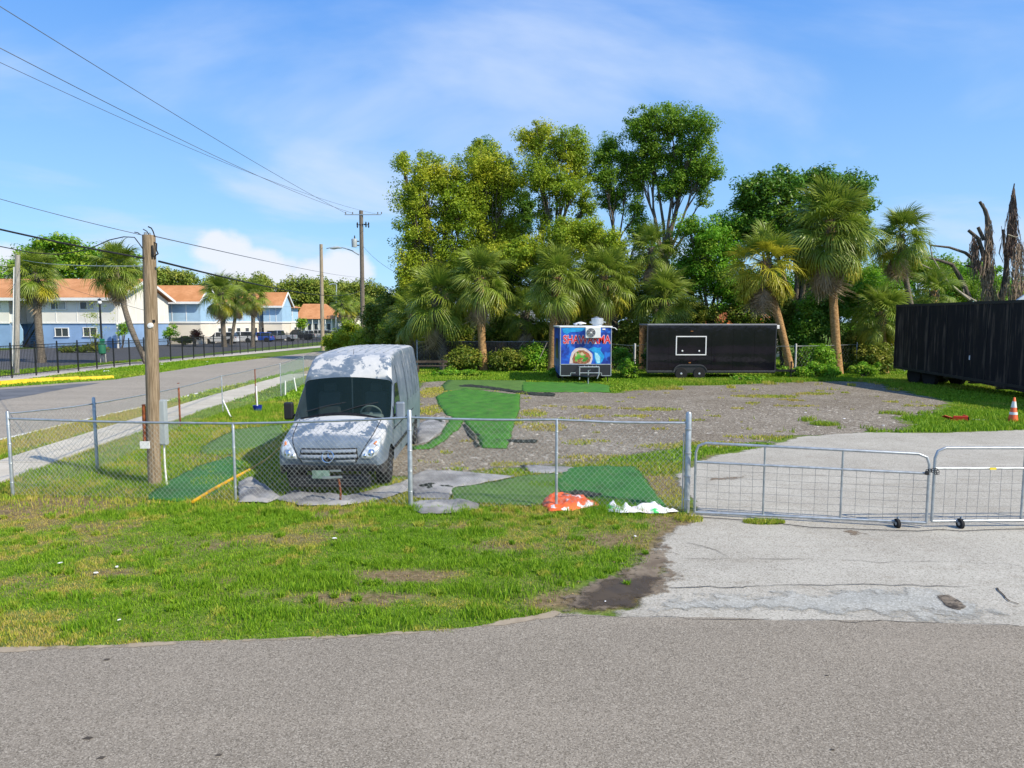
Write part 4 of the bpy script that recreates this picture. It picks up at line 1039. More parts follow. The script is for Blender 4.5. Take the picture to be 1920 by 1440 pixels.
def shrub(label, base, lobes, mat, n_cl, per, size, cr, group, seed, fill=.1, name='shrub', dryf=None, cat='shrub'):
    rs = random.Random(seed + 900); root = thing(name, label, cat, base, 0, group); cl = []; by = base[1]
    for (px, py, rx, ry) in lobes:
        c = P(px, py, by); s = by / 1280.
        for i in range(n_cl // len(lobes)):
            v = Vector((rs.gauss(0, 1), rs.gauss(0, 1), rs.gauss(0, 1))).normalized() * rs.uniform(fill, 1)
            q = c + Vector((v.x * rx * s, v.y * min(rx * s, 1.4), v.z * ry * s)); q.z = max(q.z, .15); cl.append((q.x, q.y, q.z, rs.uniform(*cr)))
    mb = MB(base)
    for i in range(9):
        q = cl[rs.randrange(len(cl))]; mb.tube([Vector(base) + Vector((rs.uniform(-.15, .15), rs.uniform(-.15, .15), -.05)), Vector(base).lerp(Vector(q[:3]), .5) + Vector((rs.uniform(-.1, .1), 0, .1)), Vector(q[:3])], [.035, .025, .01], 5)
    mb.build('stems', M_BARK, root)
    foliage('leaves', mat, cl, per, size, root, base, .35, dryf)
    return root
sh += [(870, 672, 30, 18, 44.5, M_LEAF_VINE, 'low vine clump on the back fence left of the lone orange palm trunk'), (950, 676, 34, 18, 44.5, M_LEAF_VINE, 'low vine clump on the back fence right of the lone orange palm trunk'), (1000, 672, 24, 24, 44.8, M_LEAF_BRIGHT, 'small green bush behind the leaning stick'), (1530, 668, 26, 22, 41.5, M_LEAF_BRIGHT, 'green bush at the white post between the bare trunks'), (1640, 672, 34, 24, 42, M_LEAF_VINE, 'low bush at the far corner of the semi trailer')]
for i, (px, py, rx, ry, Y, m, lb) in enumerate(sh):
    shrub(lb, gbase(px, Y), [(px, py, rx, ry)], m, 130, 85, .085 if Y < 60 else .11, (.3, .7), GSH, i)
GW = 'leafy weeds at the foot of the yard trees'
for i, (px, py, rx, ry, Y, lb) in enumerate([(1180, 692, 28, 20, 38.5, 'bright leafy weed clump right of the blue trailer'), (1165, 670, 22, 26, 41, 'taller weed clump behind the bright one by the blue trailer'), (840, 700, 36, 9, 41, 'bright green ground plants right of the van roof'), (880, 702, 25, 7, 40.5, 'low ground plants in front of the lone palm'),
                                         (1530, 692, 22, 14, 39, 'leafy weeds left of the tallest palm foot'), (1560, 697, 30, 14, 38.5, 'leafy weeds in front of the tallest palm foot'), (1500, 700, 18, 10, 38.5, 'weeds under the black trailer tongue'), (1620, 692, 40, 13, 39, 'dark green weeds right of the tallest palm foot'),
                                         (1470, 700, 14, 8, 39, 'weeds at the foot of the leaning palm'), (1400, 712, 30, 5, 36.8, 'weeds under the right end of the black trailer'), (1040, 700, 12, 10, 40, 'weeds at the foot of the stout palm')]):
    shrub(lb, gbase(px, Y), [(px, py, rx, ry)], M_LEAF_BRIGHT, 34, 55, .07, (.15, .35), GW, 60 + i, 0, 'weed_clump', cat='weeds')
# ---------------------------------------------------------------- dead tree and snags on the right
M_DEAD = bark_mat('dead_wood', (0.05, 0.04, 0.035), (0.17, 0.14, 0.115)); M_PALE = bark_mat('bleached_wood', (0.26, 0.22, 0.17), (0.45, 0.40, 0.33))
M_VINE = plain('dry_vines', (0.30, 0.22, 0.165), 0.95, 0.1, var=.5, scale=4); M_VINE2 = plain('dry_vines_dark', (0.17, 0.12, 0.10), 0.95, 0.1, var=.5, scale=4)
root = thing('dead_tree', 'dead leafless tree with snags draped in dry vines behind the semi trailer', 'dead tree', gb(1865, 52))
b0 = gb(1865, 52); mb = MB(b0)
def limb(pts, r0, r1, Y=52, m=mb, n=7):
    q = [P(x, y, Y + (yy if len(t_) > 2 else 0)) for t_ in pts for (x, y, yy) in [(t_[0], t_[1], t_[2] if len(t_) > 2 else 0)]]
    k = len(q); m.tube(q, [r0 + (r1 - r0) * i / (k - 1) for i in range(k)], n)
limb([(1862, 690), (1858, 560), (1852, 500), (1852, 430), (1850, 405), (1842, 382)], .26, .10)
limb([(1855, 420), (1848, 395), (1837, 378)], .16, .10)
limb([(1870, 600), (1885, 520), (1892, 440), (1896, 380), (1902, 344)], .24, .04)
limb([(1858, 540), (1830, 490), (1810, 474), (1780, 464), (1745, 460)], .16, .06)
limb([(1856, 520), (1835, 448), (1816, 432)], .18, .11); limb([(1845, 450), (1834, 426)], .14, .12)
limb([(1820, 565), (1800, 520), (1785, 496), (1760, 488), (1732, 482)], .20, .07)
limb([(1858, 530), (1838, 505), (1812, 498)], .14, .08)
limb([(1870, 600), (1910, 555), (1935, 500), (1950, 420)], .2, .06); limb([(1885, 480), (1880, 430)], .1, .08)
mb.build('trunk', M_DEAD, root, smooth=60)
mb = MB(b0)
limb([(1818, 562), (1800, 548), (1778, 530), (1762, 506), (1748, 482), (1742, 450)], .10, .03, 50, mb)
limb([(1748, 505), (1736, 500), (1722, 492)], .06, .02, 50, mb); limb([(1830, 565), (1808, 552), (1806, 542)], .06, .03, 50, mb)
limb([(1890, 440), (1905, 445), (1915, 440)], .05, .02, 51, mb)
mb.build('bleached_limbs', M_PALE, root, smooth=60)
def vines(cx0, cy0, cx1, cy1, w0, w1, n, mat, Y=52, seed=1):
    rs = random.Random(seed); m = MB(b0)
    for i in range(n):
        t = rs.random(); cx = cx0 + (cx1 - cx0) * t; cy = cy0 + (cy1 - cy0) * t; w = w0 + (w1 - w0) * t
        x = cx + rs.gauss(0, .5) * w; L = rs.uniform(14, 50); yy = Y + rs.uniform(-.6, .4)
        m.tube([P(x, cy, yy), P(x + rs.uniform(-4, 4), cy + L * .5, yy), P(x + rs.uniform(-7, 7), min(cy + L, 600), yy)], [.02, .028, .008], 3, False)
    m.build('hanging_vines', mat, root)
vines(1856, 412, 1850, 560, 6, 17, 380, M_VINE, seed=1); vines(1901, 352, 1895, 470, 2, 18, 340, M_VINE2, seed=2)
vines(1915, 450, 1900, 560, 12, 30, 260, M_VINE, seed=3, Y=51); vines(1826, 440, 1832, 490, 4, 14, 110, M_VINE2, seed=4)

# ---------------------------------------------------------------- trees across the road
def far_tree(label, px, Y, lobes, mat, seed, n_cl=110, per=60, size=.24, cr=(.7, 1.4), group='trees behind the apartments', dryf=None):
    return tree('tree', label, gbase(px, Y), lobes, mat, n_cl, per, size, cr, .35, group, seed=seed, fill=.3, dryf=dryf, split=.5, depth=2)
far_tree('large bright green tree above the roof of the white and blue apartments', 130, 112, [(110, 480, 60, 40), (60, 500, 50, 40), (170, 500, 60, 40), (105, 460, 34, 24), (230, 500, 40, 40)], M_LEAF_BRIGHT, 31, 220)
far_tree('bushy tree at the left end of the apartment roof', 5, 112, [(0, 530, 40, 40), (-50, 520, 50, 50)], M_LEAF_BRIGHT, 32, 90)
far_tree('olive tree peeking over the gable by the utility pole', 300, 125, [(300, 520, 26, 26), (340, 525, 30, 22), (265, 530, 30, 30)], M_LEAF_FAR, 33, 90)
protoA = far_tree('broad olive tree behind the middle of the blue apartments', 420, 170, [(400, 545, 34, 24), (440, 540, 30, 24), (465, 552, 30, 22), (420, 560, 50, 24)], M_LEAF_FAR, 34, 130, 60, .30, (.9, 1.8))
protoB = far_tree('spreading pale green tree behind the orange roofed wing', 560, 175, [(540, 542, 30, 22), (575, 538, 28, 20), (600, 550, 28, 22), (560, 560, 50, 24)], M_LEAF_FAR, 35, 130, 60, .30, (.9, 1.8))
def far_copy(p, label, px, Y, s, rz):
    c = copy_tree(p); c.location = gbase(px, Y); c.scale = (s, s, s); c.rotation_euler = (0, 0, rz); c['label'] = label
far_copy(protoA, 'olive tree between the gable and the two roadside palms', 360, 165, .92, 1.2)
far_copy(protoB, 'pale green tree over the far end of the blue apartments', 500, 185, 1.08, 2.0)
far_copy(protoA, 'olive tree just left of the cobra head street lamp', 640, 190, 1.05, 4.0)
far_copy(protoB, 'pale green tree behind the tall utility pole', 690, 180, .95, 3.1)
far_copy(protoA, 'olive tree right of the tall utility pole above the van roof', 735, 170, .7, 5.2)
far_copy(protoB, 'pale green tree behind the wooden pole beyond the van', 605, 215, 1.1, .4)
far_copy(protoA, 'small olive tree at the far end of the side road', 668, 150, .62, .9)
# far woodland closing the horizon
cl = []
for i in range(2300):
    a = R(random.uniform(-62, 62)); d = random.uniform(235, 270); h = 7.5 + 3.5 * float(fbm(a * 40, 0, 2.0, 66))
    cl.append((math.sin(a) * d, math.cos(a) * d, random.uniform(.5, 1) ** .7 * h, random.uniform(1.2, 2.4)))
o = foliage('woodland', M_LEAF_FAR, cl, 26, .75, None, (0, 0, 0))
setprops(o, 'far belt of woodland closing the horizon', 'woodland', kind='stuff')
# shrubs by the apartments
GA = 'shrubs by the apartments'
shrub('bare twiggy bush in front of the apartment windows', gbase(178, 76), [(175, 590, 36, 30), (180, 630, 26, 26)], M_LEAF_OAK, 60, 22, .06, (.3, .6), GA, 41, 0)
shrub('pale tree like shrub at the corner of the white gable', gbase(318, 92), [(318, 622, 14, 18)], M_LEAF_BRIGHT, 30, 40, .12, (.3, .6), GA, 42)
shrub('low clipped hedge ball in front of the white apartments', gbase(345, 90), [(345, 637, 16, 6)], M_LEAF_VINE, 40, 50, .12, (.3, .5), GA, 43)
shrub('reddish bush beside the low hedge ball', gbase(368, 90), [(369, 629, 9, 10)], leaf_mat('red_leaves', (0.10, 0.03, 0.02), (0.25, 0.08, 0.05), (0.2, 0.15, 0.08)), 30, 40, .12, (.3, .5), GA, 44)
shrub('low olive hedge along the path before the blue wall', gbase(150, 72), [(125, 656, 16, 5), (150, 653, 22, 6), (180, 652, 20, 8)], M_LEAF_VINE, 80, 50, .09, (.3, .5), GA, 45)
shrub('small green shrub beside the white porch column', gbase(233, 84), [(233, 618, 12, 16)], M_LEAF_BRIGHT, 30, 40, .1, (.25, .5), GA, 46)
shrub('bright green shrub beside the orange hipped roof building', gbase(565, 125), [(565, 605, 9, 10)], M_LEAF_BRIGHT, 30, 40, .18, (.4, .8), GA, 47)
# ================================================================ common materials
M_GALV = plain('galvanised_steel', (0.42, 0.45, 0.46), 0.42, 0.5, 0.65, var=.18, scale=9)
M_GALVW = plain('galvanised_wire', (0.40, 0.42, 0.39), 0.55, 0.4, 0.2, var=.15, scale=9)
M_BLACK = plain('black_plastic', (0.018, 0.018, 0.02), 0.45, 0.4)
M_BLACKM = plain('black_painted_metal', (0.012, 0.012, 0.014), 0.35, 0.5)
M_RUBBER = plain('tyre_rubber', (0.022, 0.022, 0.023), 0.85, 0.2)
M_ALU = plain('bright_aluminium', (0.62, 0.64, 0.66), 0.35, 0.5, .6)
M_CHROME = plain('chrome', (0.75, 0.76, 0.78), 0.12, 0.6, 1.0)
M_WHITE = plain('white_plastic', (0.78, 0.78, 0.76), 0.5, 0.4, var=.05)
M_RUST = plain('rusty_steel', (0.22, 0.07, 0.03), 0.9, 0.2, .2, var=.5, scale=14)
M_GREYBOX = plain('grey_enamel', (0.36, 0.40, 0.41), 0.5, 0.4, var=.08)
M_WOODPOLE = bark_mat('weathered_pole_wood', (0.20, 0.145, 0.09), (0.38, 0.29, 0.195), (14, 14, .7))
M_WOODGREY = bark_mat('grey_pole_wood', (0.10, 0.085, 0.07), (0.24, 0.205, 0.17), (14, 14, .7))
M_WOODFAR = bark_mat('light_pole_wood', (0.26, 0.21, 0.15), (0.42, 0.35, 0.26), (10, 10, .5))
M_CABLE = plain('black_cable', (0.02, 0.02, 0.022), 0.6, 0.3)
M_CABLEG = plain('grey_cable', (0.12, 0.13, 0.15), 0.5, 0.4)
M_CABLEW = plain('pale_cable', (0.38, 0.42, 0.36), 0.6, 0.3)
def glass_mat(name, tint, rough=0.03, trans=True, alpha=.35):
    t = NT(name, rough, 0.5); t.color(tint)
    if trans:
        tr = t.n.new('ShaderNodeBsdfTransparent'); tr.inputs[0].default_value = (*[min(1, .66 + x * 2) for x in tint], 1)
        m = t.n.new('ShaderNodeMixShader'); m.inputs[0].default_value = alpha
        t.l.new(tr.outputs[0], m.inputs[1]); t.l.new(t.b.outputs[0], m.inputs[2]); t.l.new(m.outputs[0], t.out.inputs[0])
    return t.m
M_GLASS = glass_mat('windshield_glass', (0.02, 0.04, 0.036), .04, True, .30)
M_DGLASS = glass_mat('dark_window_glass', (0.02, 0.025, 0.03), .06, False)
M_WINGLASS = glass_mat('house_window_glass', (0.05, 0.06, 0.07), .08, False)

# ================================================================ chain link fences
def chainlink(name, label, pts, post_r=None, sag=0.02, rail=True, posts=None, mesh_step=.092, wire=.0024, post_mat=None, railr=.021, sub='line_post'):
    """pts: [(x, y, top_z)] along the line; every point carries a post unless posts says otherwise"""
    o = thing(name, label, 'fence', (pts[0][0], pts[0][1], 0)); off = (pts[0][0], pts[0][1], 0)
    post_r = post_r or [.024] * len(pts)
    for i, (x, y, z) in enumerate(pts):
        if post_r[i] <= 0: continue
        r = post_r[i]; m = (post_mat or [M_GALV] * len(pts))[i]
        mb = MB(off); mb.lathe([(r, -.1), (r, z - .0 if r < .03 else z + .12), (r * .7, (z if r < .03 else z + .12) + .015), (0, (z if r < .03 else z + .12) + .02)], (x, y, 0), 12)
        # tie bands
        for k in range(4): mb.lathe([(r + .003, .25 + k * .36), (r + .007, .26 + k * .36), (r + .003, .27 + k * .36)], (x, y, 0), 10)
        mb.build('fence_post', m, o, smooth=40)
    if rail:
        mb = MB(off); P3 = []
        for i in range(len(pts) - 1):
            a = Vector(pts[i]); b = Vector(pts[i + 1]); n = 8
            for k in range(n): 
                q = a.lerp(b, k / n); q.z -= sag * 4 * (k / n) * (1 - k / n) * random.uniform(.6, 1); P3.append(q)
        P3.append(Vector(pts[-1])); mb.tube(P3, railr, 8); mb.build('top_rail', M_GALV, o, smooth=50)
    # woven wire: zigzag diagonals
    V = []; F = []
    for i in range(len(pts) - 1):
        a = Vector(pts[i]); b = Vector(pts[i + 1]); d = (b - a); d.z = 0; L = d.length; u = d / L; nr = Vector((-u.y, u.x, 0))
        s = mesh_step; zb = .03
        def top(t): return (a.z + (b.z - a.z) * max(0, min(1, t / L))) - .02
        Hm = max(a.z, b.z)
        n = int((L + Hm) / s) + 2
        for sgn in (1, -1):
            for k in range(-int(Hm / s) - 1, n):
                c0 = k * s
                # diagonal from bottom at c0 going sgn, slope 1.15
                sl = 1.08
                if sgn == 1: t0, t1 = c0, c0 + Hm / sl
                else: t0, t1 = c0, c0 - Hm / sl
                # clip
                def zat(t): return zb + abs(t - c0) * sl
                steps = max(2, int(Hm / .5)); prev = None
                # sample finely for clipping
                m = 16; seg = []
                for q in range(m + 1):
                    t = t0 + (t1 - t0) * q / m; z = zat(t)
                    if 0 <= t <= L and z <= top(t): seg.append((t, z))
                if len(seg) < 2: continue
                (ta, za), (tb, zb_) = seg[0], seg[-1]
                dip = .006 * sgn
                bow = lambda t: .012 * math.sin(t * 1.7 + i)
                pa = a + u * ta + nr * (dip + bow(ta)); pa.z = za; pb = a + u * tb + nr * (dip + bow(tb)); pb.z = zb_
                w = (pb - pa).normalized(); e1 = w.cross(nr).normalized(); e2 = w.cross(e1)
                base = len(V)
                for p in (pa, pb):
                    for an in (0, 2.094, 4.189): V.append(tuple(p + (e1 * math.cos(an) + e2 * math.sin(an)) * wire - Vector(off)))
                for q in range(3): F.append((base + q, base + (q + 1) % 3, base + 3 + (q + 1) % 3, base + 3 + q))
    wm = np_mesh('wire_mesh', np.array(V), np.array(F), M_GALVW)
    w_ = link_mesh('wire_mesh', wm, o); w_['kind'] = 'stuff'
    return o
def topz(py, Y): return P(960, py, Y).z
FY = 11.6
xr = lambda px, Y: P(px, 800, Y).x
chainlink('chain_link_fence', 'galvanised chain link fence running across the front of the lot', [
    (-9.2, 12.35, topz(785, 12.35)), (xr(437, 12.0), 12.0, topz(794, 12.0)), (xr(768, 11.7), 11.7, topz(783, 11.7)), (xr(1044, 11.5), 11.5, topz(787, 11.5)), (xr(1285, 11.3), 11.3, topz(793, 11.3))],
    post_r=[.03, .024, .042, .024, 0])
sf = []
for px, pb, pt in [(0, 962, 792), (183, 886, 757), (338, 800, 727), (418, 776, 705), (480, 758, 692), (527, 745, 682), (570, 722, 668)]:
    g = G(px, pb); sf.append((g.x, g.y, topz(pt, g.y)))
sf[0] = (-9.2, 12.36, sf[0][2]); sf.append((sf[-1][0] - .3, 42, 1.5)); sf.append((sf[-1][0] - .4, 50, 1.5))
chainlink('chain_link_fence', 'older chain link fence with a rusty post along the sidewalk', sf, post_r=[0, .032, .028, .02, .02, .02, .02, .02, .02],
          post_mat=[M_GALV, M_GALV, M_RUST, M_GALV, M_RUST, M_GALV, M_GALV, M_GALV, M_GALV], wire=.0020, railr=.014)
bf = [(xr(784, 46), 46, 1.9), (xr(900, 46), 46, 1.9), (xr(1000, 46), 46, 1.9), (xr(1100, 46), 46, 1.9), (xr(1188, 42), 42, 1.75), (xr(1340, 42), 42, 1.75), (xr(1487, 40), 40, 1.8), (xr(1600, 43), 43, 1.8), (xr(1690, 44), 44, 1.8)]
M_WPOST = plain('white_painted_post', (0.6, 0.58, 0.54), .6, .3)
chainlink('chain_link_fence', 'back chain link fence with two white posts under the palms', bf, post_r=[.03, .03, .03, .03, .06, .03, .05, .03, .03], post_mat=[M_GALV] * 4 + [M_WPOST, M_GALV, M_WPOST, M_GALV, M_GALV], mesh_step=.30, wire=.0018, railr=.014)
# dark board fence behind the back fence
M_BOARD = plain('dark_fence_boards', (0.10, 0.078, 0.062), .9, .15, var=.45, scale=2)
x0 = xr(778, 47.5); x1 = xr(1050, 47.5)
o = thing('board_fence', 'weathered dark board fence behind the palms right of the van', 'fence', (x0, 47.5, 0))
bm_ = MB(); bm_.box((0, 0, .95), (.185, .022, 1.9)); bmesh_board = bm_.mesh('board', M_BOARD)
k = 0; x = x0
while x < x1:
    inst('board', bmesh_board, o, (x - x0, random.uniform(-.008, .008), random.uniform(-.05, .03)), (0, random.uniform(-.01, .01), 0)); x += .2; k += 1
mb = MB(); mb.box(((x1 - x0) / 2, .05, .4), (x1 - x0, .06, .09)); mb.box(((x1 - x0) / 2, .05, 1.5), (x1 - x0, .06, .09)); mb.build('rail', M_BOARD, o)
# post stub
g = G(638, 944)
o = thing('pipe_stub', 'short rusty pipe stub with a flat cross piece in front of the van bumper', 'post', g)
mb = MB(); mb.tube([(0, 0, -.05), (.01, 0, .22), (-.02, 0, .46)], .02, 8); mb.build('pipe', M_RUST, o, smooth=50)
mb = MB(); mb.box((-.13, 0, .47), (.34, .05, .03), (0, R(-3), 0)); mb.build('cross_piece', M_GALV, o)

# ================================================================ gates
def gate(label, A, B, zA, zB, bars, wheel_t, wheel_r=.07, flip=False, left_round=True, right_round=True, n_wire=6):
    """A, B: ground ends; z pairs = (bottom, mid, top) heights"""
    A = Vector(A); B = Vector(B); o = thing('farm_gate', label, 'gate', A); d = (B - A); L = d.length; u = d / L
    def pt(t, k):
        z = zA[k] + (zB[k] - zA[k]) * t; return u * (L * t) + Vector((0, 0, z))
    r = .022; mb = MB(); c = .16
    path = [pt(0, 0)]
    tl = pt(0, 2); tr = pt(1, 2)
    if left_round: path += [tl - Vector((0, 0, c)), tl + Vector((0, 0, -c * .3)) + u * c * .25, tl + u * c]
    else: path += [tl]
    if right_round: path += [tr - u * c, tr - u * c * .25 + Vector((0, 0, -c * .3)), tr - Vector((0, 0, c))]
    else: path += [tr]
    path += [pt(1, 0)]
    mb.tube(path, r, 10); mb.tube([pt(0, 0), pt(1, 0)], r, 10); mb.tube([pt(0, 1), pt(1, 1)], r * .9, 10)
    mb.build('gate_frame', M_GALV, o, smooth=50)
    for t in bars:
        mb = MB(); mb.tube([pt(t, 0), pt(t, 2)], r * .8, 8); mb.build('gate_bar', M_GALV, o, smooth=50)
    edges = [0] + list(bars) + [1]
    for e0, e1 in zip(edges[:-1], edges[1:]):
        mb = MB(); n = n_wire
        for i in range(1, n):
            t = e0 + (e1 - e0) * i / n + random.uniform(-.002, .002); mb.tube([pt(t, 0), pt(t + random.uniform(-.003, .003), 1)], .0032, 4, False)
        for i in range(1, 7):
            f = i / 7; a = pt(e0, 0).lerp(pt(e0, 1), f); b = pt(e1, 0).lerp(pt(e1, 1), f); mb.tube([a, a.lerp(b, .5) + Vector((0, 0, -.008)), b], .0032, 4, False)
        mb.build('wire_panel', plain('dull_wire', (.25, .25, .24), .7, .3), o)['kind'] = 'stuff'
    w = pt(wheel_t, 0); w.z = wheel_r
    wo = MB(); wo.lathe([(wheel_r * .35, -.02), (wheel_r, -.02), (wheel_r, .02), (wheel_r * .35, .02)], w + Vector((0, -.05, 0)), 18, 'x' if abs(u.y) > .1 or flip else 'y'); wh = wo.build('wheel', M_RUBBER, o, smooth=40)
    wo = MB(); wo.lathe([(.0, -.026), (wheel_r * .36, -.024), (wheel_r * .36, .024), (0, .026)], w + Vector((0, -.05, 0)), 12, 'x' if abs(u.y) > .1 or flip else 'y'); wo.build('hub', M_GALV, wh, smooth=40)
    wo = MB(); wo.tube([w + Vector((0, -.05, 0)), w + Vector((.03, -.03, wheel_r + .03)), pt(wheel_t, 0) + Vector((0, 0, .01))], .012, 6); wo.tube([pt(wheel_t, 0) + Vector((-.05, 0, .0)), pt(wheel_t, 0) + Vector((.05, 0, 0))], .03, 8); wo.build('wheel_bracket', M_GALV, wh, smooth=40)
    return o, pt
gA = G(1302, 966); gB = G(1736, 992)
zz_ = lambda py, Y: P(960, py, Y).z
gate1, pt1 = gate('left farm gate leaf hinged on the tall end post of the fence', gA, gB, (.05, zz_(866, gA.y), zz_(830, gA.y)), (.10, zz_(888, gB.y), zz_(852, gB.y)), (.31, .645), .875, .075, n_wire=6)
gC = G(1746, 990); gD = gC + Vector((3.7, .12, 0))
gate2, pt2 = gate('right farm gate leaf with a yellow tag on its middle rail', gC, gD, (.11, zz_(878, gC.y), zz_(840, gC.y)), (.10, zz_(878, gD.y), zz_(840, gD.y)), (.385, .70), .115, .08, flip=True, n_wire=8)
mb = MB(); q = pt2(.245, 1); mb.box(q + Vector((0, -.03, 0)), (.10, .006, .035)); mb.build('yellow_tag', plain('yellow_tag', (0.75, 0.6, 0.05), .6, .3), gate2)
# end post
g = Vector((xr(1291, 11.3), 11.3, 0))
o = thing('gate_post', 'tall galvanised end post between the fence and the left gate', 'post', g)
mb = MB(); mb.lathe([(.05, -.1), (.05, zz_(776, 11.3)), (.035, zz_(776, 11.3) + .03), (0, zz_(776, 11.3) + .04)], (0, 0, 0), 16); mb.build('post', M_GALV, o, smooth=40)
mb = MB(); 
for z in (.2, .6, 1.0, 1.4): mb.lathe([(.052, z), (.058, z + .005), (.058, z + .03), (.052, z + .035)], (0, 0, 0), 16)
mb.build('hinge_band', M_GALV, o, smooth=40)
mb = MB(); mb.tube([(-.075, 0, .05), (-.075, 0, 1.35)], .012, 6); mb.build('tension_bar', M_GALV, o)
# chain and lock
qa = gB + (pt1(1, 1) - (gB - gA)); qb = gC
o = thing('gate_chain', 'dark chain and padlock tying the two gate leaves together', 'chain', gB)
za = zz_(884, gB.y)
mb = MB()
for i in range(12):
    a = i / 11 * math.pi * 2; c = Vector((.05 + .085 * math.cos(a), .04 * math.sin(a), za + .03 * math.sin(a * 2)))
    mb.tube([c + Vector((-.02, 0, .015)), c + Vector((.02, .01, .015)), c + Vector((.024, 0, -.012)), c + Vector((-.02, -.01, -.016)), c + Vector((-.024, 0, .01))], .006, 6)
mb.build('links', M_BLACKM, o, smooth=50)
mb = MB(); mb.box((-.06, -.045, za - .02), (.05, .03, .045)); mb.tube([(-.075, -.045, za), (-.075, -.045, za + .035), (-.045, -.045, za + .035), (-.045, -.045, za)], .005, 6); mb.build('padlock', M_BLACKM, o)
# loose cable on the ground under the gates
o = thing('ground_cable', 'dark cable lying slack along the ground under both gate leaves', 'cable', G(1320, 975))
mb = MB(G(1320, 975)); mb.tube([G(a, b) + Vector((0, 0, .03)) for a, b in [(1300, 972), (1420, 980), (1520, 992), (1620, 996), (1720, 999), (1760, 996), (1800, 999), (1860, 996), (1960, 994)]], .006, 5); mb.build('cable', M_CABLE, o)

# ================================================================ utility poles and cables
GP = G(291, 912)
PT = P(279, 441, GP.y)
o = thing('utility_pole', 'thick weathered wooden utility pole standing inside the fence left of the van', 'utility pole', GP)
off = Vector((0, 0, 0)); tp = PT - GP
mb = MB(); q = [(Vector((0, 0, 0)) + Vector((0, 0, -.1))), Vector((0, 0, .5)), tp * .35, tp * .7, tp]
mb.tube(q, [.125, .12, .122, .12, .115], 14); mb.build('shaft', M_WOODPOLE, o, smooth=60)
mb = MB(); c0 = tp * .30 + Vector((.13, -.04, 0))
mb.tube([Vector((-.13, -.05, .9)), Vector((-.12, -.05, 1.62))], .035, 8); mb.build('riser_pipe', M_RUST, o, smooth=50)
mb = MB(); mb.box((-.085, -.14, zz_(832, GP.y)), (.19, .02, .14)); mb.build('white_plate', M_WHITE, o, bevel=.004)
zc = zz_(606, GP.y)
mb = MB(); mb.box((.07 + .05, -.06, zc + .04), (.12, .07, .05)); mb.build('bracket', M_BLACKM, o)
mb = MB(); mb.lathe([(.0, -.035), (.045, -.03), (.058, 0), (.045, .03), (0, .035)], (.11, -.10, zc - .045), 14, 'y'); mb.build('insulator', M_WHITE, o, smooth=50)
mb = MB(); mb.box((.11, -.06, zc - .125), (.08, .06, .04)); mb.build('clamp', M_BLACKM, o)
mb = MB()
mb.tube([tp + Vector((.03, -.05, 0)), tp + Vector((.02, -.1, .06)), tp + Vector((-.05, -.1, .1))], .009, 6)
mb.tube([tp + Vector((.12, -.02, -.02)), tp + Vector((.085, 0, .07)), tp + Vector((.055, 0, .13)), tp + Vector((-.005, 0, .16))], .012, 6)
mb.tube([tp + Vector((.11, -.03, -.14)), tp + Vector((.16, -.04, -.16)), tp + Vector((.15, -.04, -.28)), tp + Vector((.18, -.04, -.35)), tp + Vector((.12, -.03, -.38)), tp + Vector((.10, -.03, -.45))], .014, 6)
mb.tube([tp + Vector((.10, -.08, -.2)), tp + Vector((.115, -.1, -.35)), tp + Vector((.10, -.08, -.42))], .02, 6)
mb.tube([tp + Vector((-.12, -.06, .0)), tp + Vector((-.17, -.07, .04)), tp + Vector((-.24, -.05, .05))], .009, 6)
mb.build('pigtail_wires', M_CABLE, o, smooth=50)
mb = MB(); mb.lathe([(0, 0), (.03, 0), (.03, .05), (0, .06)], tuple(tp + Vector((-.05, -.02, 0))), 8); mb.lathe([(0, 0), (.02, 0), (.02, .04), (0, .05)], tuple(tp + Vector((.03, -.02, 0))), 8); mb.build('top_bolt', M_GALV, o)
# meter cabinet on conduit
g = G(311, 911)
o = thing('meter_cabinet', 'tall grey electrical cabinet on a white conduit beside the utility pole', 'electrical box', g)
z0, z1 = zz_(834, g.y), zz_(750, g.y)
mb = MB(); mb.box((-.01, .02, (z0 + z1) / 2), (.145, .12, z1 - z0)); mb.build('cabinet', M_GREYBOX, o, bevel=.006)
mb = MB(); mb.box((-.01, -.045, (z0 + z1) / 2), (.125, .012, z1 - z0 - .04)); mb.box((.04, -.055, (z0 + z1) / 2), (.012, .014, .05)); mb.build('door', M_GREYBOX, o, bevel=.003)
mb = MB(); mb.tube([(.02, 0, -.05), (0, 0, .4), (-.01, .02, z0)], .018, 10); mb.build('conduit', M_WHITE, o, smooth=50)
# far poles
FP = Vector((P(680, 600, 78).x, 78, 0)); FT = P(677, 395, 78)
o = thing('utility_pole', 'tall dark utility pole with a transformer and thin cross arm beyond the van', 'utility pole', FP)
tp = FT - FP; H_ = tp.z
mb = MB(); mb.tube([Vector((0, 0, -.1)), tp * .5, tp], [.27, .24, .22], 12); mb.build('shaft', M_WOODGREY, o, smooth=60)
def at(px, py, Y=78): return P(px, py, Y) - FP
mb = MB(); mb.box((at(647, 403) + at(715, 403)) / 2 + Vector((0, -.2, 0)), ((at(715, 403) - at(647, 403)).x, .09, .09)); mb.build('cross_arm', M_GALV, o)
for px in (649, 662, 709, 716):
    mb = MB(); c = at(px, 402) + Vector((0, -.2, 0)); mb.lathe([(.03, 0), (.07, .08), (.04, .14), (.07, .2), (0, .26)], c, 8); mb.build('insulator', M_WOODGREY, o)
mb = MB(); c = at(665, 456); mb.lathe([(0, -.48), (.3, -.45), (.31, 0), (.31, .4), (.27, .46), (0, .5)], c + Vector((0, -.2, 0)), 14); mb.build('transformer', M_GREYBOX, o, smooth=40)
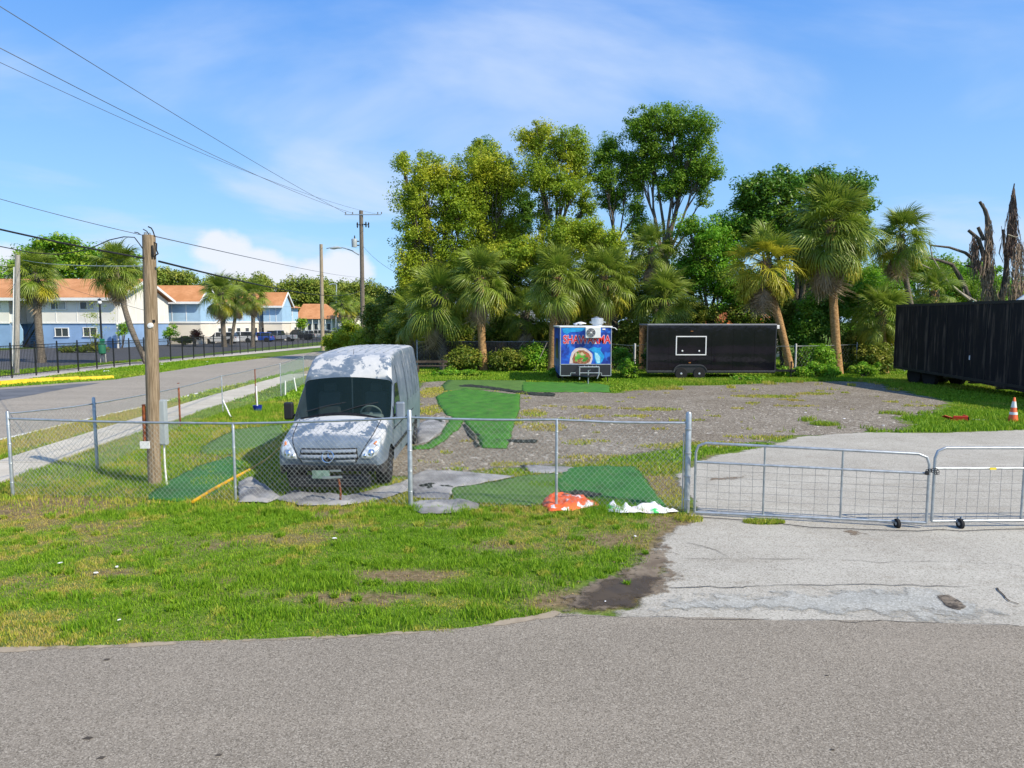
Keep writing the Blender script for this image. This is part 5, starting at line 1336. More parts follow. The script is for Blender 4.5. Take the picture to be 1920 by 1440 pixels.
mb = MB(); mb.box(c + Vector((.35, -.1, .2)), (.35, .12, .12)); mb.box(c + Vector((.35, -.1, -.25)), (.35, .12, .12)); mb.lathe([(.05, 0), (.09, .1), (.05, .2), (.08, .28), (0, .35)], c + Vector((.05, -.2, .5)), 8); mb.build('transformer_bracket', M_BLACKM, o)
for (px, py) in ((671, 422), (687, 421), (692, 422)):
    mb = MB(); cc = at(px, py); mb.lathe([(.04, -.35), (.09, -.2), (.06, 0), (.1, .15), (.03, .3)], cc + Vector((0, -.25, 0)), 8); mb.box(cc + Vector((-(px - 678) * .02, -.2, 0)), (.5, .08, .08)); mb.build('cutout', M_BLACKM, o)
mb = MB(); mb.tube([at(673, 478), at(660, 470), at(645, 465), at(632, 463), at(622, 464), at(612, 466)], [.07, .065, .06, .05, .05, .05], 8)
arm = mb.build('lamp_arm', M_GALV, o, smooth=50)
mb = MB(); mb.tube([at(641, 465), at(634, 464), at(626, 465), at(619, 466)], [.06, .14, .17, .06], 8); mb.build('cobra_head', M_GREYBOX, arm, smooth=50)
WP = G(605, 657); WT = P(602, 458, WP.y)
o = thing('utility_pole', 'plain light brown wooden pole rising just left of the van roof', 'utility pole', WP)
mb = MB(); mb.tube([Vector((0, 0, -.1)), (WT - WP) * .5, WT - WP], [.23, .21, .18], 12); mb.build('shaft', M_WOODFAR, o, smooth=60)
b = gb(631, 120); tq = P(631, 533, 120)
o = thing('street_lamp', 'thin pale street lamp with a short arm at the far end of the side road', 'street lamp', b)
mb = MB(); mb.tube([Vector((0, 0, -.1)), tq - Vector(b)], [.13, .08], 10); mb.build('pole', M_ALU, o, smooth=50)
mb = MB(); mb.tube([tq - Vector(b), P(624, 532, 120) - Vector(b), P(618, 534, 120) - Vector(b)], [.06, .07, .12], 8); mb.build('lamp_arm', M_ALU, o, smooth=50)
LP = G(31, 702); LT = P(33, 478, LP.y)
o = thing('utility_pole', 'weathered grey pole standing at the black metal fence in front of the apartments', 'utility pole', LP)
mb = MB(); mb.tube([Vector((0, 0, -.1)), (LT - LP) * .5, LT - LP], [.15, .14, .13], 12); mb.build('shaft', bark_mat('pale_grey_pole', (.24, .22, .19), (.42, .40, .36), (10, 10, .6)), o, smooth=60)
mb = MB(); mb.tube([(-.17, -.05, .5), (LT - LP) * .9 + Vector((-.17, -.05, 0))], .04, 6); mb.build('conduit', M_WHITE, o, smooth=50)
def cable(label, pts, r, mat, sag=0.0, n=24, name='overhead_cable'):
    pts = [Vector(p) for p in pts]; q = []
    for a, b in zip(pts[:-1], pts[1:]):
        for i in range(n):
            t = i / n; v = a.lerp(b, t); v.z -= sag * 4 * t * (1 - t); q.append(v)
    q.append(pts[-1]); o = thing(name, label, 'cable', q[0], 0, 'overhead cables'); mb = MB(q[0]); mb.tube(q, r, 6); mb.build('cable', mat, o, smooth=60)
cable('topmost overhead wire slanting down from the top left corner to the far pole', [P(-300, -160, 22), P(0, 12, 26), P(649, 400, 78)], .016, M_CABLEG, .25)
cable('second overhead wire below the topmost one', [P(-300, -30, 22), P(0, 90, 26), P(662, 400, 78)], .016, M_CABLEG, .5)
cable('faint third overhead wire just under the second one', [P(-300, 0, 22), P(0, 117, 28), P(709, 402, 78)], .012, M_CABLEG, .7)
tpn = P(272, 442, GP.y - .1)
cable('wire reaching the top of the near utility pole from the left', [P(-300, 300, 13), P(0, 373, 13.2), tpn], .007, M_CABLEG, .02)
cable('wire leaving the top of the near utility pole toward the far pole', [P(290, 443, GP.y), P(674, 520, 77.8)], .010, M_CABLEG, .15)
cable('thick black cable crossing the near utility pole below its top', [P(-300, 375, 12), P(0, 430, 12.6), P(270, 484, GP.y - .15)], .019, M_CABLE, .02)
cable('thick black cable sagging from the near utility pole to the far dark pole', [P(298, 490, GP.y - .1), P(676, 545, 77.8)], .020, M_CABLE, .6)
cable('drooping service cable looping up to the top left of the near pole', [P(-200, 430, 13), P(0, 462, 13.1), P(60, 474, 13.2), P(110, 477, 13.3), P(165, 468, 13.4), P(205, 450, 13.4), P(232, 444, 13.4), P(252, 445, 13.4), P(262, 458, 13.4), P(270, 470, 13.4)], .010, M_CABLE, 0, 4)
cable('pale green wire from the grey left pole to the near utility pole', [LT - Vector((-.3, 0, .3)), P(272, 499, GP.y)], .011, M_CABLEW, .1)
cable('thin wire across the apartment roof from the grey left pole', [LT - Vector((-.1, 0, .9)), P(272, 582, GP.y)], .004, M_CABLE, .1)
cable('wire dropping from the far dark pole toward the tall yard trees', [P(681, 462, 78), P(745, 512, 60)], .016, M_CABLEG, .3)
cable('lower wire from the far dark pole toward the tall yard trees', [P(681, 520, 78), P(745, 548, 60)], .014, M_CABLEG, .1)

# ================================================================ black metal fence across the road
FA = G(-160, 726); FB = Vector((-26.2, 128, 0))
FAv = Vector((-28.6, 33, 0)); FBv = Vector((-26.0, 118, 0))
d = FBv - FAv; L = d.length; u = d / L; az = math.atan2(u.y, u.x)
o = thing('metal_fence', 'black metal picket fence along the far sidewalk in front of the apartments', 'fence', FAv, az)
pk = MB(); pk.box((0, 0, .98), (.016, .016, 1.75)); pk_me = pk.mesh('picket', M_BLACKM)
ps = MB(); ps.box((0, 0, .98), (.06, .06, 2.06)); ps.lathe([(.05, 0), (.03, .04), (0, .06)], (0, 0, 2.0), 8); ps_me = ps.mesh('fence_post', M_BLACKM)
rl = MB(); rl.box((.95, 0, 0), (1.88, .03, .04)); rl_me = rl.mesh('rail', M_BLACKM)
rest = MB(); s = 0; cnt = 0
for i in range(int(L / 1.9)):
    s = i * 1.9; inst('fence_post', ps_me, o, (s, 0, 0))
    for z in (.2, 1.68, 1.86): inst('rail', rl_me, o, (s, 0, z))
    for k in range(1, 16):
        x = s + k * .119
        if cnt < 280: inst('picket', pk_me, o, (x, 0, 0)); cnt += 1
        else: rest.box((x, 0, .98), (.012, .012, 1.75))
rest.build('far_pickets', M_BLACKM, o)['kind'] = 'stuff'

# ================================================================ apartments
M_BLUE = plain('blue_stucco', (0.24, 0.37, 0.58), .85, .2, var=.08, scale=.6)
M_LBLUE = plain('light_blue_siding', (0.34, 0.51, 0.68), .8, .2, var=.07, scale=.6)
M_CREAM = plain('white_stucco', (0.76, 0.73, 0.66), .85, .2, var=.05, scale=.6)
M_CREAM2 = plain('warm_white_stucco', (0.74, 0.68, 0.58), .85, .2, var=.05, scale=.6)
M_TRIM = plain('white_trim', (0.78, 0.78, 0.76), .6, .3, var=.04)
def roof_mat():
    t = NT('orange_shingles', .9, .15); p = t.pos()
    v = t.sepxyz(t.voro(t.map(p, (3, 3, 6)), 1.2, 'Color'))[0]; f = t.noise(p, .5, 5)
    c = t.mix(t.rng(f, .35, .65), (0.44, 0.20, 0.085), (0.54, 0.26, 0.12)); c = t.mix(t.rng(v, .4, 0, 0, .35), c, (.34, .15, .06)); t.color(c); return t.m
M_ROOF = roof_mat()
def window(parent, c, w, h, face, frame=M_TRIM, mull=True, blind=False, woff=(0, 0, 0)):
    """face: 'y' looks at the road side -Y, 'x' looks along +X"""
    def bx(mb, cc, dd): 
        if face == 'y': mb.box(cc, dd)
        else: mb.box(cc, (dd[1], dd[0], dd[2]))
        return mb
    c = Vector(c); n = Vector((0, -1, 0)) if face == 'y' else Vector((1, 0, 0)); s = Vector((1, 0, 0)) if face == 'y' else Vector((0, 1, 0))
    mb = MB(); t = .09
    bx(mb, c + s * (w / 2) + n * .04, (t, .12, h + t)); bx(mb, c - s * (w / 2) + n * .04, (t, .12, h + t))
    bx(mb, c + Vector((0, 0, h / 2)) + n * .043, (w - t, .12, t)); bx(mb, c - Vector((0, 0, h / 2)) + n * .05, (w + t * 2.5, .18, t))
    if mull: bx(mb, c + n * .035, (.06, .08, h - t))
    win = mb.build('window', frame, parent)
    mb = MB(); bx(mb, c + n * .012, (w - t, .02, h - t)); mb.build('pane', M_WINGLASS, win)
    if blind: mb = MB(); bx(mb, c + n * .03 + s * (w * .22), (w * .4, .02, h - t)); mb.build('blind', plain('window_blind', (.45, .45, .42), .8, .2), win)
    win.location = -Vector(woff)
    return win
# -- building one: L corner at (-49, 85..98)
B0 = Vector((-49, 85, 0)); D0 = 85
def bx1(px, Y=85): return P(px, 600, Y).x
o = thing('apartment_building', 'white over blue apartments with an outdoor stair and a white gable by the pole', 'building', B0)
def part(name, mb, mat, par=None, **k): return mb.build(name, mat, par or o, **k)
xs0, xs1 = bx1(18) , bx1(66)           # stairwell recess
m = MB(B0); m.bb((xs1, 85, 3.12), (-49, 97.9, 6.15)); m.bb((-100, 85, 3.12), (xs0, 97.9, 6.15)); m.bb((xs0, 88, 3.12), (xs1, 97.9, 6.15)); part('upper_wall', m, M_CREAM)
m = MB(B0); m.bb((xs1, 85.06, 0), (-49.06, 97.85, 3.12)); m.bb((-100, 85.06, 0), (xs0, 97.85, 3.12)); m.bb((xs0, 88.06, 0), (xs1, 97.85, 3.12)); part('lower_wall', m, M_BLUE)
m = MB(B0); m.bb((xs1, 84.94, 3.02), (-48.94, 97.95, 3.16)); m.bb((-100, 84.94, 3.02), (xs0, 97.95, 3.16)); part('band', m, M_TRIM)
for i in range(1, 5): m = MB(B0); m.bb((xs1 + i * 2.6, 84.96, 3.17), (xs1 + i * 2.6 + .07, 84.999, 6.05)); part('batten', m, M_TRIM)
for i in range(1, 9): m = MB(B0); m.bb((-48.999, 85 + i * 1.45, 3.17), (-48.96, 85 + i * 1.45 + .07, 6.1)); part('batten', m, M_TRIM)
# roof: ridge along x, gable to +x
yr = 91.5; m = MB(B0)
zr = 8.75; ze = 6.05
for (ya, yb, za, zb) in ((84.3, yr, ze, zr), (yr, 98.7, zr, ze)):
    m.add([(-100, ya, za), (-48.4, ya, za), (-48.4, yb, zb), (-100, yb, zb), (-100, ya, za + .18), (-48.4, ya, za + .18), (-48.4, yb, zb + .18), (-100, yb, zb + .18)], [(0, 1, 2, 3), (4, 5, 6, 7), (0, 1, 5, 4), (1, 2, 6, 5), (2, 3, 7, 6), (3, 0, 4, 7)])
roof = part('roof', m, M_ROOF)
m = MB(B0); m.add([(-49.02, 85.02, 6.14), (-49.02, 97.88, 6.14), (-49.02, yr, zr - .05), (-49.5, 85.02, 6.14), (-49.5, 97.88, 6.14), (-49.5, yr, zr - .05)], [(0, 1, 2), (3, 5, 4), (0, 2, 5, 3), (1, 4, 5, 2), (0, 3, 4, 1)]); part('gable_wall', m, M_CREAM)
m = MB(B0)
for (ya, yb, za, zb) in ((84.25, yr, ze - .2, zr - .15), (yr, 98.75, zr - .15, ze - .2)):
    m.add([(-48.38, ya, za), (-48.38, yb, zb), (-48.38, yb, zb + .36), (-48.38, ya, za + .36), (-48.28, ya, za), (-48.28, yb, zb), (-48.28, yb, zb + .36), (-48.28, ya, za + .36)], [(0, 1, 2, 3), (7, 6, 5, 4), (0, 4, 5, 1), (3, 2, 6, 7), (0, 3, 7, 4), (1, 5, 6, 2)])
m.bb((-100, 84.18, ze - .22), (-48.4, 84.29, ze + .14)); part('fascia', m, M_TRIM, roof)
for (a, b_, za, zb, up) in ((97, 125, 566, 580, 1), (152, 178, 566, 580, 1), (-20, 2, 566, 580, 1)):
    w = (b_ - a) / 15.06; window(o, ((bx1(a) + bx1(b_)) / 2, 85, (P(0, za, 85).z + P(0, zb, 85).z) / 2), w, P(0, za, 85).z - P(0, zb, 85).z, 'y', mull=True, blind=True, woff=B0)
for (a, b_, za, zb) in ((102, 127, 615, 631), (155, 180, 614, 631), (-30, -8, 615, 631)):
    w = (b_ - a) / 15.06; window(o, ((bx1(a) + bx1(b_)) / 2, 85.06, (P(0, za, 85).z + P(0, zb, 85).z) / 2), w, P(0, za, 85).z - P(0, zb, 85).z, 'y', woff=B0)
# stair
xa, xb = bx1(36), bx1(63); st = MB()
for i in range(15):
    t = i / 14; tr = MB(B0); tr.box((xa + (xb - xa) * t, 86.6, .15 + 2.95 * t), (.34, 1.3, .06)); part('stair_tread', tr, plain('dark_tread', (.05, .05, .06), .7, .3))
m = MB(B0); m.tube([(xa - .3, 85.9, 1.0), (xb, 85.9, 4.1)], .04, 6); m.tube([(xa - .3, 85.9, .1), (xb, 85.9, 3.1)], .08, 6)
for i in range(14): t = i / 13; m.tube([(xa - .3 + (xb - xa + .3) * t, 85.9, .1 + 3 * t), (xa - .3 + (xb - xa + .3) * t, 85.9, 1.0 + 3.1 * t)], .018, 4)
part('stair_rail', m, M_BLACKM)
m = MB(B0); m.bb((xs0, 85.2, 3.0), (xs0 + .7, 88, 3.15)); m.bb((xs0 + .02, 85.12, 3.15), (xs0 + .7, 85.2, 4.2)); part('landing', m, M_TRIM)
m = MB(B0); m.add([(bx1(35), 85.02, 3.3), (bx1(42), 85.02, 2.2), (bx1(41), 85.02, .9), (bx1(34), 85.02, .3), (bx1(28), 85.02, .3), (bx1(28), 85.02, 3.3), (bx1(35), 84.9, 3.3), (bx1(42), 84.9, 2.2), (bx1(41), 84.9, .9), (bx1(34), 84.9, .3), (bx1(28), 84.9, .3), (bx1(28), 84.9, 3.3)],
                   [(0, 1, 2, 3, 4, 5), (11, 10, 9, 8, 7, 6), (0, 6, 7, 1), (1, 7, 8, 2), (2, 8, 9, 3), (3, 9, 10, 4), (4, 10, 11, 5), (5, 11, 6, 0)]); part('stair_screen', m, M_LBLUE)
m = MB(B0); m.tube([(bx1(219, 84) , 84, 0), (bx1(219, 84), 84, 3.05)], .14, 8); part('porch_column', m, M_TRIM)
# -- building two: the blue row, stepping along the road
A2 = Vector((-49.6, 99.5, 0))
o = thing('apartment_building', 'long two storey apartment row, light blue above white, with orange gabled wings', 'building', A2)
def PL(px, Y): return P(px, 600, Y).x
wall_u = MB(A2); wall_l = MB(A2); band = MB(A2)
def seg(xa, ya, xb, yb, zt, mb_u, mb_l, mb_b, depth=9):
    a = Vector((xa, ya, 0)); b = Vector((xb, yb, 0)); d_ = (b - a).normalized(); nrm = Vector((d_.y, -d_.x, 0))
    for (mb, z0, z1, ex) in ((mb_u, 3.2, zt, 0), (mb_l, 0, 3.2, -.08), (mb_b, 3.1, 3.35, .07)):
        q = [a + nrm * ex, b + nrm * ex, b - nrm * depth, a - nrm * depth]
        vs = [Vector((p.x, p.y, z0)) for p in q] + [Vector((p.x, p.y, z1)) for p in q]
        mb.add(vs, [(0, 1, 2, 3), (7, 6, 5, 4), (0, 4, 5, 1), (1, 5, 6, 2), (2, 6, 7, 3), (3, 7, 4, 0)])
    return a, b, d_, nrm
wx = [(-50.4, 100.6), (-45.0, 118.6), (-41.7, 131.5)]
a1, b1, dd1, nn1 = seg(-48.6, 105.2, -42.9, 124, 5.95, wall_u, wall_l, band)
a2, b2, dd2, nn2 = seg(-42.9, 124.01, -41.0, 131.5, 5.95, wall_u, wall_l, band)
part('upper_wall', wall_u, M_LBLUE); part('lower_wall', wall_l, M_CREAM2); part('band', band, M_TRIM)
def wing(xl, xr_, y0, dy, ze, zr, name='wing'):
    w = MB(A2); w.bb((xl, y0, 3.2), (xr_, y0 + dy, ze)); wl_ = w.build('wing_wall', M_LBLUE, o)
    w = MB(A2); w.bb((xl, y0 + .06, 0), (xr_ - .06, y0 + dy, 3.2)); w.build('wing_base', M_CREAM2, o)
    w = MB(A2); w.bb((xl, y0 - .08, 3.05), (xr_ + .08, y0 + dy, 3.3)); w.build('band', M_TRIM, o)
    ym = y0 + dy / 2; r_ = MB(A2)
    for (ya, yb, za, zb) in ((y0 - .6, ym, ze - .1, zr), (ym, y0 + dy + .6, zr, ze - .1)):
        r_.add([(xl - 6, ya, za), (xr_ + .3, ya, za), (xr_ + .3, yb, zb), (xl - 6, yb, zb), (xl - 6, ya, za + .15), (xr_ + .3, ya, za + .15), (xr_ + .3, yb, zb + .15), (xl - 6, yb, zb + .15)], [(0, 1, 2, 3), (4, 5, 6, 7), (0, 1, 5, 4), (1, 2, 6, 5), (2, 3, 7, 6), (3, 0, 4, 7)])
    rf = r_.build('roof', M_ROOF, o)
    g_ = MB(A2); g_.add([(xr_ + .02, y0 + .02, ze), (xr_ + .02, y0 + dy, ze), (xr_ + .02, ym, zr - .05), (xr_ - .4, y0 + .02, ze), (xr_ - .4, y0 + dy, ze), (xr_ - .4, ym, zr - .05)], [(0, 1, 2), (3, 5, 4), (0, 2, 5, 3), (1, 4, 5, 2), (0, 3, 4, 1)]); g_.build('gable_wall', M_LBLUE, o)
    f_ = MB(A2)
    for (ya, yb, za, zb) in ((y0 - .65, ym, ze - .25, zr - .15), (ym, y0 + dy + .65, zr - .15, ze - .25)):
        f_.add([(xr_ + .31, ya, za), (xr_ + .31, yb, zb), (xr_ + .31, yb, zb + .34), (xr_ + .31, ya, za + .34), (xr_ + .42, ya, za), (xr_ + .42, yb, zb), (xr_ + .42, yb, zb + .34), (xr_ + .42, ya, za + .34)], [(0, 1, 2, 3), (7, 6, 5, 4), (0, 4, 5, 1), (3, 2, 6, 7), (0, 3, 7, 4), (1, 5, 6, 2)])
    f_.bb((xl - 6, y0 - .72, ze - .28), (xr_ + .3, y0 - .61, ze + .05)); f_.build('fascia', M_TRIM, rf)
    n = 3
    for i in range(1, n):
        bt = MB(A2); x = xl + (xr_ - xl) * i / n; bt.bb((x, y0 - .05, 3.32), (x + .08, y0 - .002, ze - .3)); bt.build('batten', M_TRIM, o)
wing(PL(296, 100), PL(376, 100), 100, 5.2, 6.1, 8.5)
wing(PL(494, 119), PL(529, 119), 119, 5.0, 5.95, 8.3)
wl_roof = MB(A2)
for (a, b) in ((a1, b1), (a2, b2)):
    d_ = (b - a).normalized(); nr_ = Vector((d_.y, -d_.x, 0)); q = [a + nr_ * .7, b + nr_ * .7, b - nr_ * 4.5, a - nr_ * 4.5]
    vs = [Vector((q[0].x, q[0].y, 5.85)), Vector((q[1].x, q[1].y, 5.85)), Vector((q[2].x, q[2].y, 6.9)), Vector((q[3].x, q[3].y, 6.9))]; wl_roof.add(vs + [v + Vector((0, 0, .16)) for v in vs], [(0, 1, 2, 3), (7, 6, 5, 4), (0, 4, 5, 1), (1, 5, 6, 2), (2, 6, 7, 3), (3, 7, 4, 0)])
part('low_roof', wl_roof, M_ROOF)
for (a, b, nseg_) in ((a1, b1, 9), (a2, b2, 4)):
    d_ = (b - a); nr_ = Vector((d_.y, -d_.x, 0)).normalized(); ang = math.atan2(d_.y, d_.x)
    for i in range(nseg_):
        c = a + d_ * ((i + .5) / nseg_); rot = Euler((0, 0, ang)).to_matrix()
        bt = MB(A2); cc = a + d_ * (i / nseg_) + nr_ * .03; bt.box((cc.x, cc.y, 4.6), (.1, .06, 2.4), rot); bt.build('batten', M_TRIM, o)
        w = MB(A2); cc = c + nr_ * -.06; w.box((cc.x, cc.y, 1.7), (1.0, .10, 1.2), rot); wi = w.build('window', M_TRIM, o)
        w = MB(A2); cc = c + nr_ * -.015; w.box((cc.x, cc.y, 1.7), (.84, .06, 1.04), rot); w.build('pane', M_WINGLASS, wi)
        if i % 2 == 0:
            w = MB(A2); cc = c + nr_ * .02; w.box((cc.x, cc.y, 4.7), (1.1, .10, .9), rot); wi = w.build('window', M_TRIM, o); w = MB(A2); cc = c + nr_ * .065; w.box((cc.x, cc.y, 4.7), (.95, .06, .76), rot); w.build('pane', M_WINGLASS, wi)
# -- building three, single storey with hipped orange roof
X0, X1 = PL(558, 150), PL(626, 150); C3 = Vector(((X0 + X1) / 2, 150, 0))
o = thing('house', 'low building with a big orange hipped roof and grey wall at the road end', 'building', C3)
m = MB(C3); m.bb((X0 + .5, 150, 0), (X1 - .3, 160, 4.0)); part('wall', m, plain('grey_blue_wall', (.32, .36, .42), .85, .2))
m = MB(C3); yb_ = 149.2; m.add([(X0 - .4, yb_, 3.9), (X1 + .6, yb_, 3.9), (X1 + .6, 161, 3.9), (X0 - .4, 161, 3.9), (X0 - .2, 155, 7.3), (X1 - 3, 155, 7.3)], [(0, 1, 5, 4), (1, 2, 5), (2, 3, 4, 5), (3, 0, 4), (0, 3, 2, 1)]); part('roof', m, M_ROOF)
for i in range(5):
    w_ = window(o, (0, 0, 0), .9, 1.5, 'y', mull=False); w_.location = (X0 + 1.2 + i * 1.4 - C3.x, -.01, 2.2)
for i in range(6):
    m = MB(C3); m.tube([(X0 + .6 + i * 1.4, 149.4, 0), (X0 + .6 + i * 1.4, 149.4, 3.9)], .09, 6); part('porch_column', m, M_TRIM)
C4 = Vector((PL(578, 178), 178, 0)); o = thing('house', 'grey gabled house showing only its roof behind the orange hipped roof', 'building', C4)
m = MB(C4); xa, xb = PL(545, 178), PL(604, 178); m.bb((xa, 178, 0), (xb, 190, 7.2)); part('wall', m, M_CREAM)
m = MB(C4); xm = (xa + xb) / 2; m.add([(xa - .8, 177.5, 7.0), (xm, 177.5, 9.3), (xb + .8, 177.5, 7.0), (xa - .8, 190, 7.0), (xm, 190, 9.3), (xb + .8, 190, 7.0), (xa - .8, 177.5, 7.3), (xm, 177.5, 9.6), (xb + .8, 177.5, 7.3), (xa - .8, 190, 7.3), (xm, 190, 9.6), (xb + .8, 190, 7.3)],
                           [(0, 1, 7, 6), (1, 2, 8, 7), (3, 9, 10, 4), (4, 10, 11, 5), (6, 7, 10, 9), (7, 8, 11, 10), (0, 6, 9, 3), (2, 5, 11, 8), (0, 3, 4, 1), (1, 4, 5, 2)]); part('roof', m, plain('grey_roof', (.22, .23, .24), .9, .2))
m = MB(C4); m.add([(xa, 177.9, 7.2), (xb, 177.9, 7.2), (xm, 177.9, 9.1), (xa, 178.2, 7.2), (xb, 178.2, 7.2), (xm, 178.2, 9.1)], [(0, 1, 2), (3, 5, 4), (0, 3, 4, 1), (1, 4, 5, 2), (2, 5, 3, 0)]); part('gable_wall', m, M_CREAM)
C5 = Vector((PL(645, 160), 160, 0)); o = thing('house', 'plain white walled building behind the two far palms', 'building', C5)
m = MB(C5); m.bb((PL(626, 160), 160, 0), (PL(661, 160), 172, 5.4)); part('wall', m, M_CREAM)
m = MB(C5); m.add([(PL(624, 160), 159.3, 5.4), (PL(663, 160), 159.3, 5.4), (PL(663, 160), 172, 5.4), (PL(624, 160), 172, 5.4), (PL(640, 160), 166, 6.6), (PL(650, 160), 166, 6.6)], [(0, 1, 5, 4), (1, 2, 5), (2, 3, 4, 5), (3, 0, 4), (0, 3, 2, 1)]); part('roof', m, M_CREAM)
for i in range(3): w_ = window(o, (0, 0, 0), .9, 1.2, 'y'); w_.location = (-1.5 + i * 1.4, -.01, 2.0)
# orange roofed house behind the black trailer, and metal shed roof far right
C6 = Vector((PL(1405, 62), 62, 0)); o = thing('house', 'house behind the black trailer showing an orange roof between the trunks', 'building', C6)
xa, xb = PL(1362, 62), PL(1470, 62); m = MB(C6); m.bb((xa, 62.8, 0), (xb, 70, 2.9)); part('wall', m, M_CREAM)
m = MB(C6); m.add([(xa - .8, 62, 2.85), (xb + .5, 62, 2.95), (xb - 1.5, 66.5, 4.7), (xa + 2.6, 66.5, 4.7), (xa - .8, 71, 2.85), (xb + .5, 71, 2.95)], [(0, 1, 2, 3), (3, 2, 5, 4), (0, 3, 4), (1, 5, 2), (0, 4, 5, 1)]); part('roof', m, plain('orange_roof_bright', (.62, .17, .04), .85, .2))
w_ = window(o, (0, 0, 0), 1.1, 1.1, 'y'); w_.location = (1.2, .8, 1.7)
C8 = Vector((PL(880, 64), 64, 0)); o = thing('house', 'pale house glimpsed between the palm trunks behind the board fence', 'building', C8)
m = MB(C8); m.bb((PL(850, 64), 64, 0), (PL(1010, 64), 72, 3.0)); part('wall', m, M_CREAM)
m = MB(C8); m.add([(PL(846, 64), 63.4, 3.0), (PL(1014, 64), 63.4, 3.0), (PL(1000, 64), 68, 4.4), (PL(860, 64), 68, 4.4), (PL(846, 64), 72.6, 3.0), (PL(1014, 64), 72.6, 3.0)], [(0, 1, 2, 3), (3, 2, 5, 4), (0, 3, 4), (1, 5, 2), (0, 4, 5, 1)]); part('roof', m, plain('grey_roof', (.22, .23, .24), .9, .2))
for i in range(3): w_ = window(o, (0, 0, 0), 1.1, 1.1, 'y'); w_.location = (-.5 + i * 2.4, -.01, 1.8)
C7 = Vector((PL(1935, 34), 34, 0)); o = thing('shed', 'corner of a pale metal shed roof behind the semi trailer', 'building', C7)
m = MB(C7); m.bb((PL(1960, 34) + .3, 34, 0), (PL(2060, 34), 38, 4.1)); part('wall', m, M_GREYBOX)
K7 = 38.6 / 34
m = MB(C7); a_ = P(1893, 566, 34); b_ = P(1925, 540, 34); zz7 = b_.z + .25; m.add([(a_.x, 33.6, a_.z), (b_.x + .4, 33.6, zz7), (b_.x + 3, 33.6, zz7), (a_.x * K7, 38.6, a_.z), (b_.x * K7 + .4, 38.6, zz7), (b_.x * K7 + 3, 38.6, zz7), (b_.x + 3, 33.6, a_.z), (b_.x * K7 + 3, 38.6, a_.z)], [(0, 6, 2, 1), (3, 4, 5, 7), (0, 1, 4, 3), (1, 2, 5, 4), (2, 6, 7, 5), (0, 3, 7, 6)]); part('roof', m, plain('pale_metal_roof', (.5, .56, .62), .5, .4, .2))
# lamp post and pet waste station
g = gb(194, 66); o = thing('lamp_post', 'black lamp post with a small white globe in front of the apartments', 'lamp post', g)
m = MB(); m.tube([(0, 0, 0), (0, 0, .4), (0, 0, P(194, 572, 66).z)], [.16, .10, .08], 10); m.build('post', M_BLACKM, o, smooth=50)
zt = P(194, 572, 66).z; m = MB(); m.lathe([(0, 0), (.12, .02), (.2, .2), (.12, .38), (0, .42)], (0, 0, zt + .05), 12); m.build('globe', M_WHITE, o, smooth=60)
m = MB(); m.lathe([(.1, .0), (.22, .02), (.12, .12), (.0, .22)], (0, 0, zt + .45), 12); m.lathe([(.06, 0), (.14, .03), (.1, .07)], (0, 0, zt), 12); m.build('lamp_cap', M_BLACKM, o, smooth=50)
g = gb(195, 53); o = thing('waste_station', 'green waste bag station on a post inside the black fence', 'waste bin', g)
m = MB(); m.tube([(0, .1, 0), (0, .1, 2.0)], .04, 8); m.build('post', M_GALV, o)
m = MB(); m.lathe([(.2, 0), (.25, .05), (.26, .75), (.22, .8)], (0, -.1, .75), 14); m.build('bin', plain('station_green', (.02, .18, .10), .6, .3), o, smooth=40)
m = MB(); m.box((0, 0, 1.75), (.36, .08, .34)); m.build('sign', plain('station_green', (.02, .18, .10), .6, .3), o, bevel=.01)
m = MB(); m.tube([(-.2, 0, 0), (-.2, 0, .7), (.2, 0, .7), (.2, 0, 0)], .03, 6); m.build('stand', M_WPOST, o)

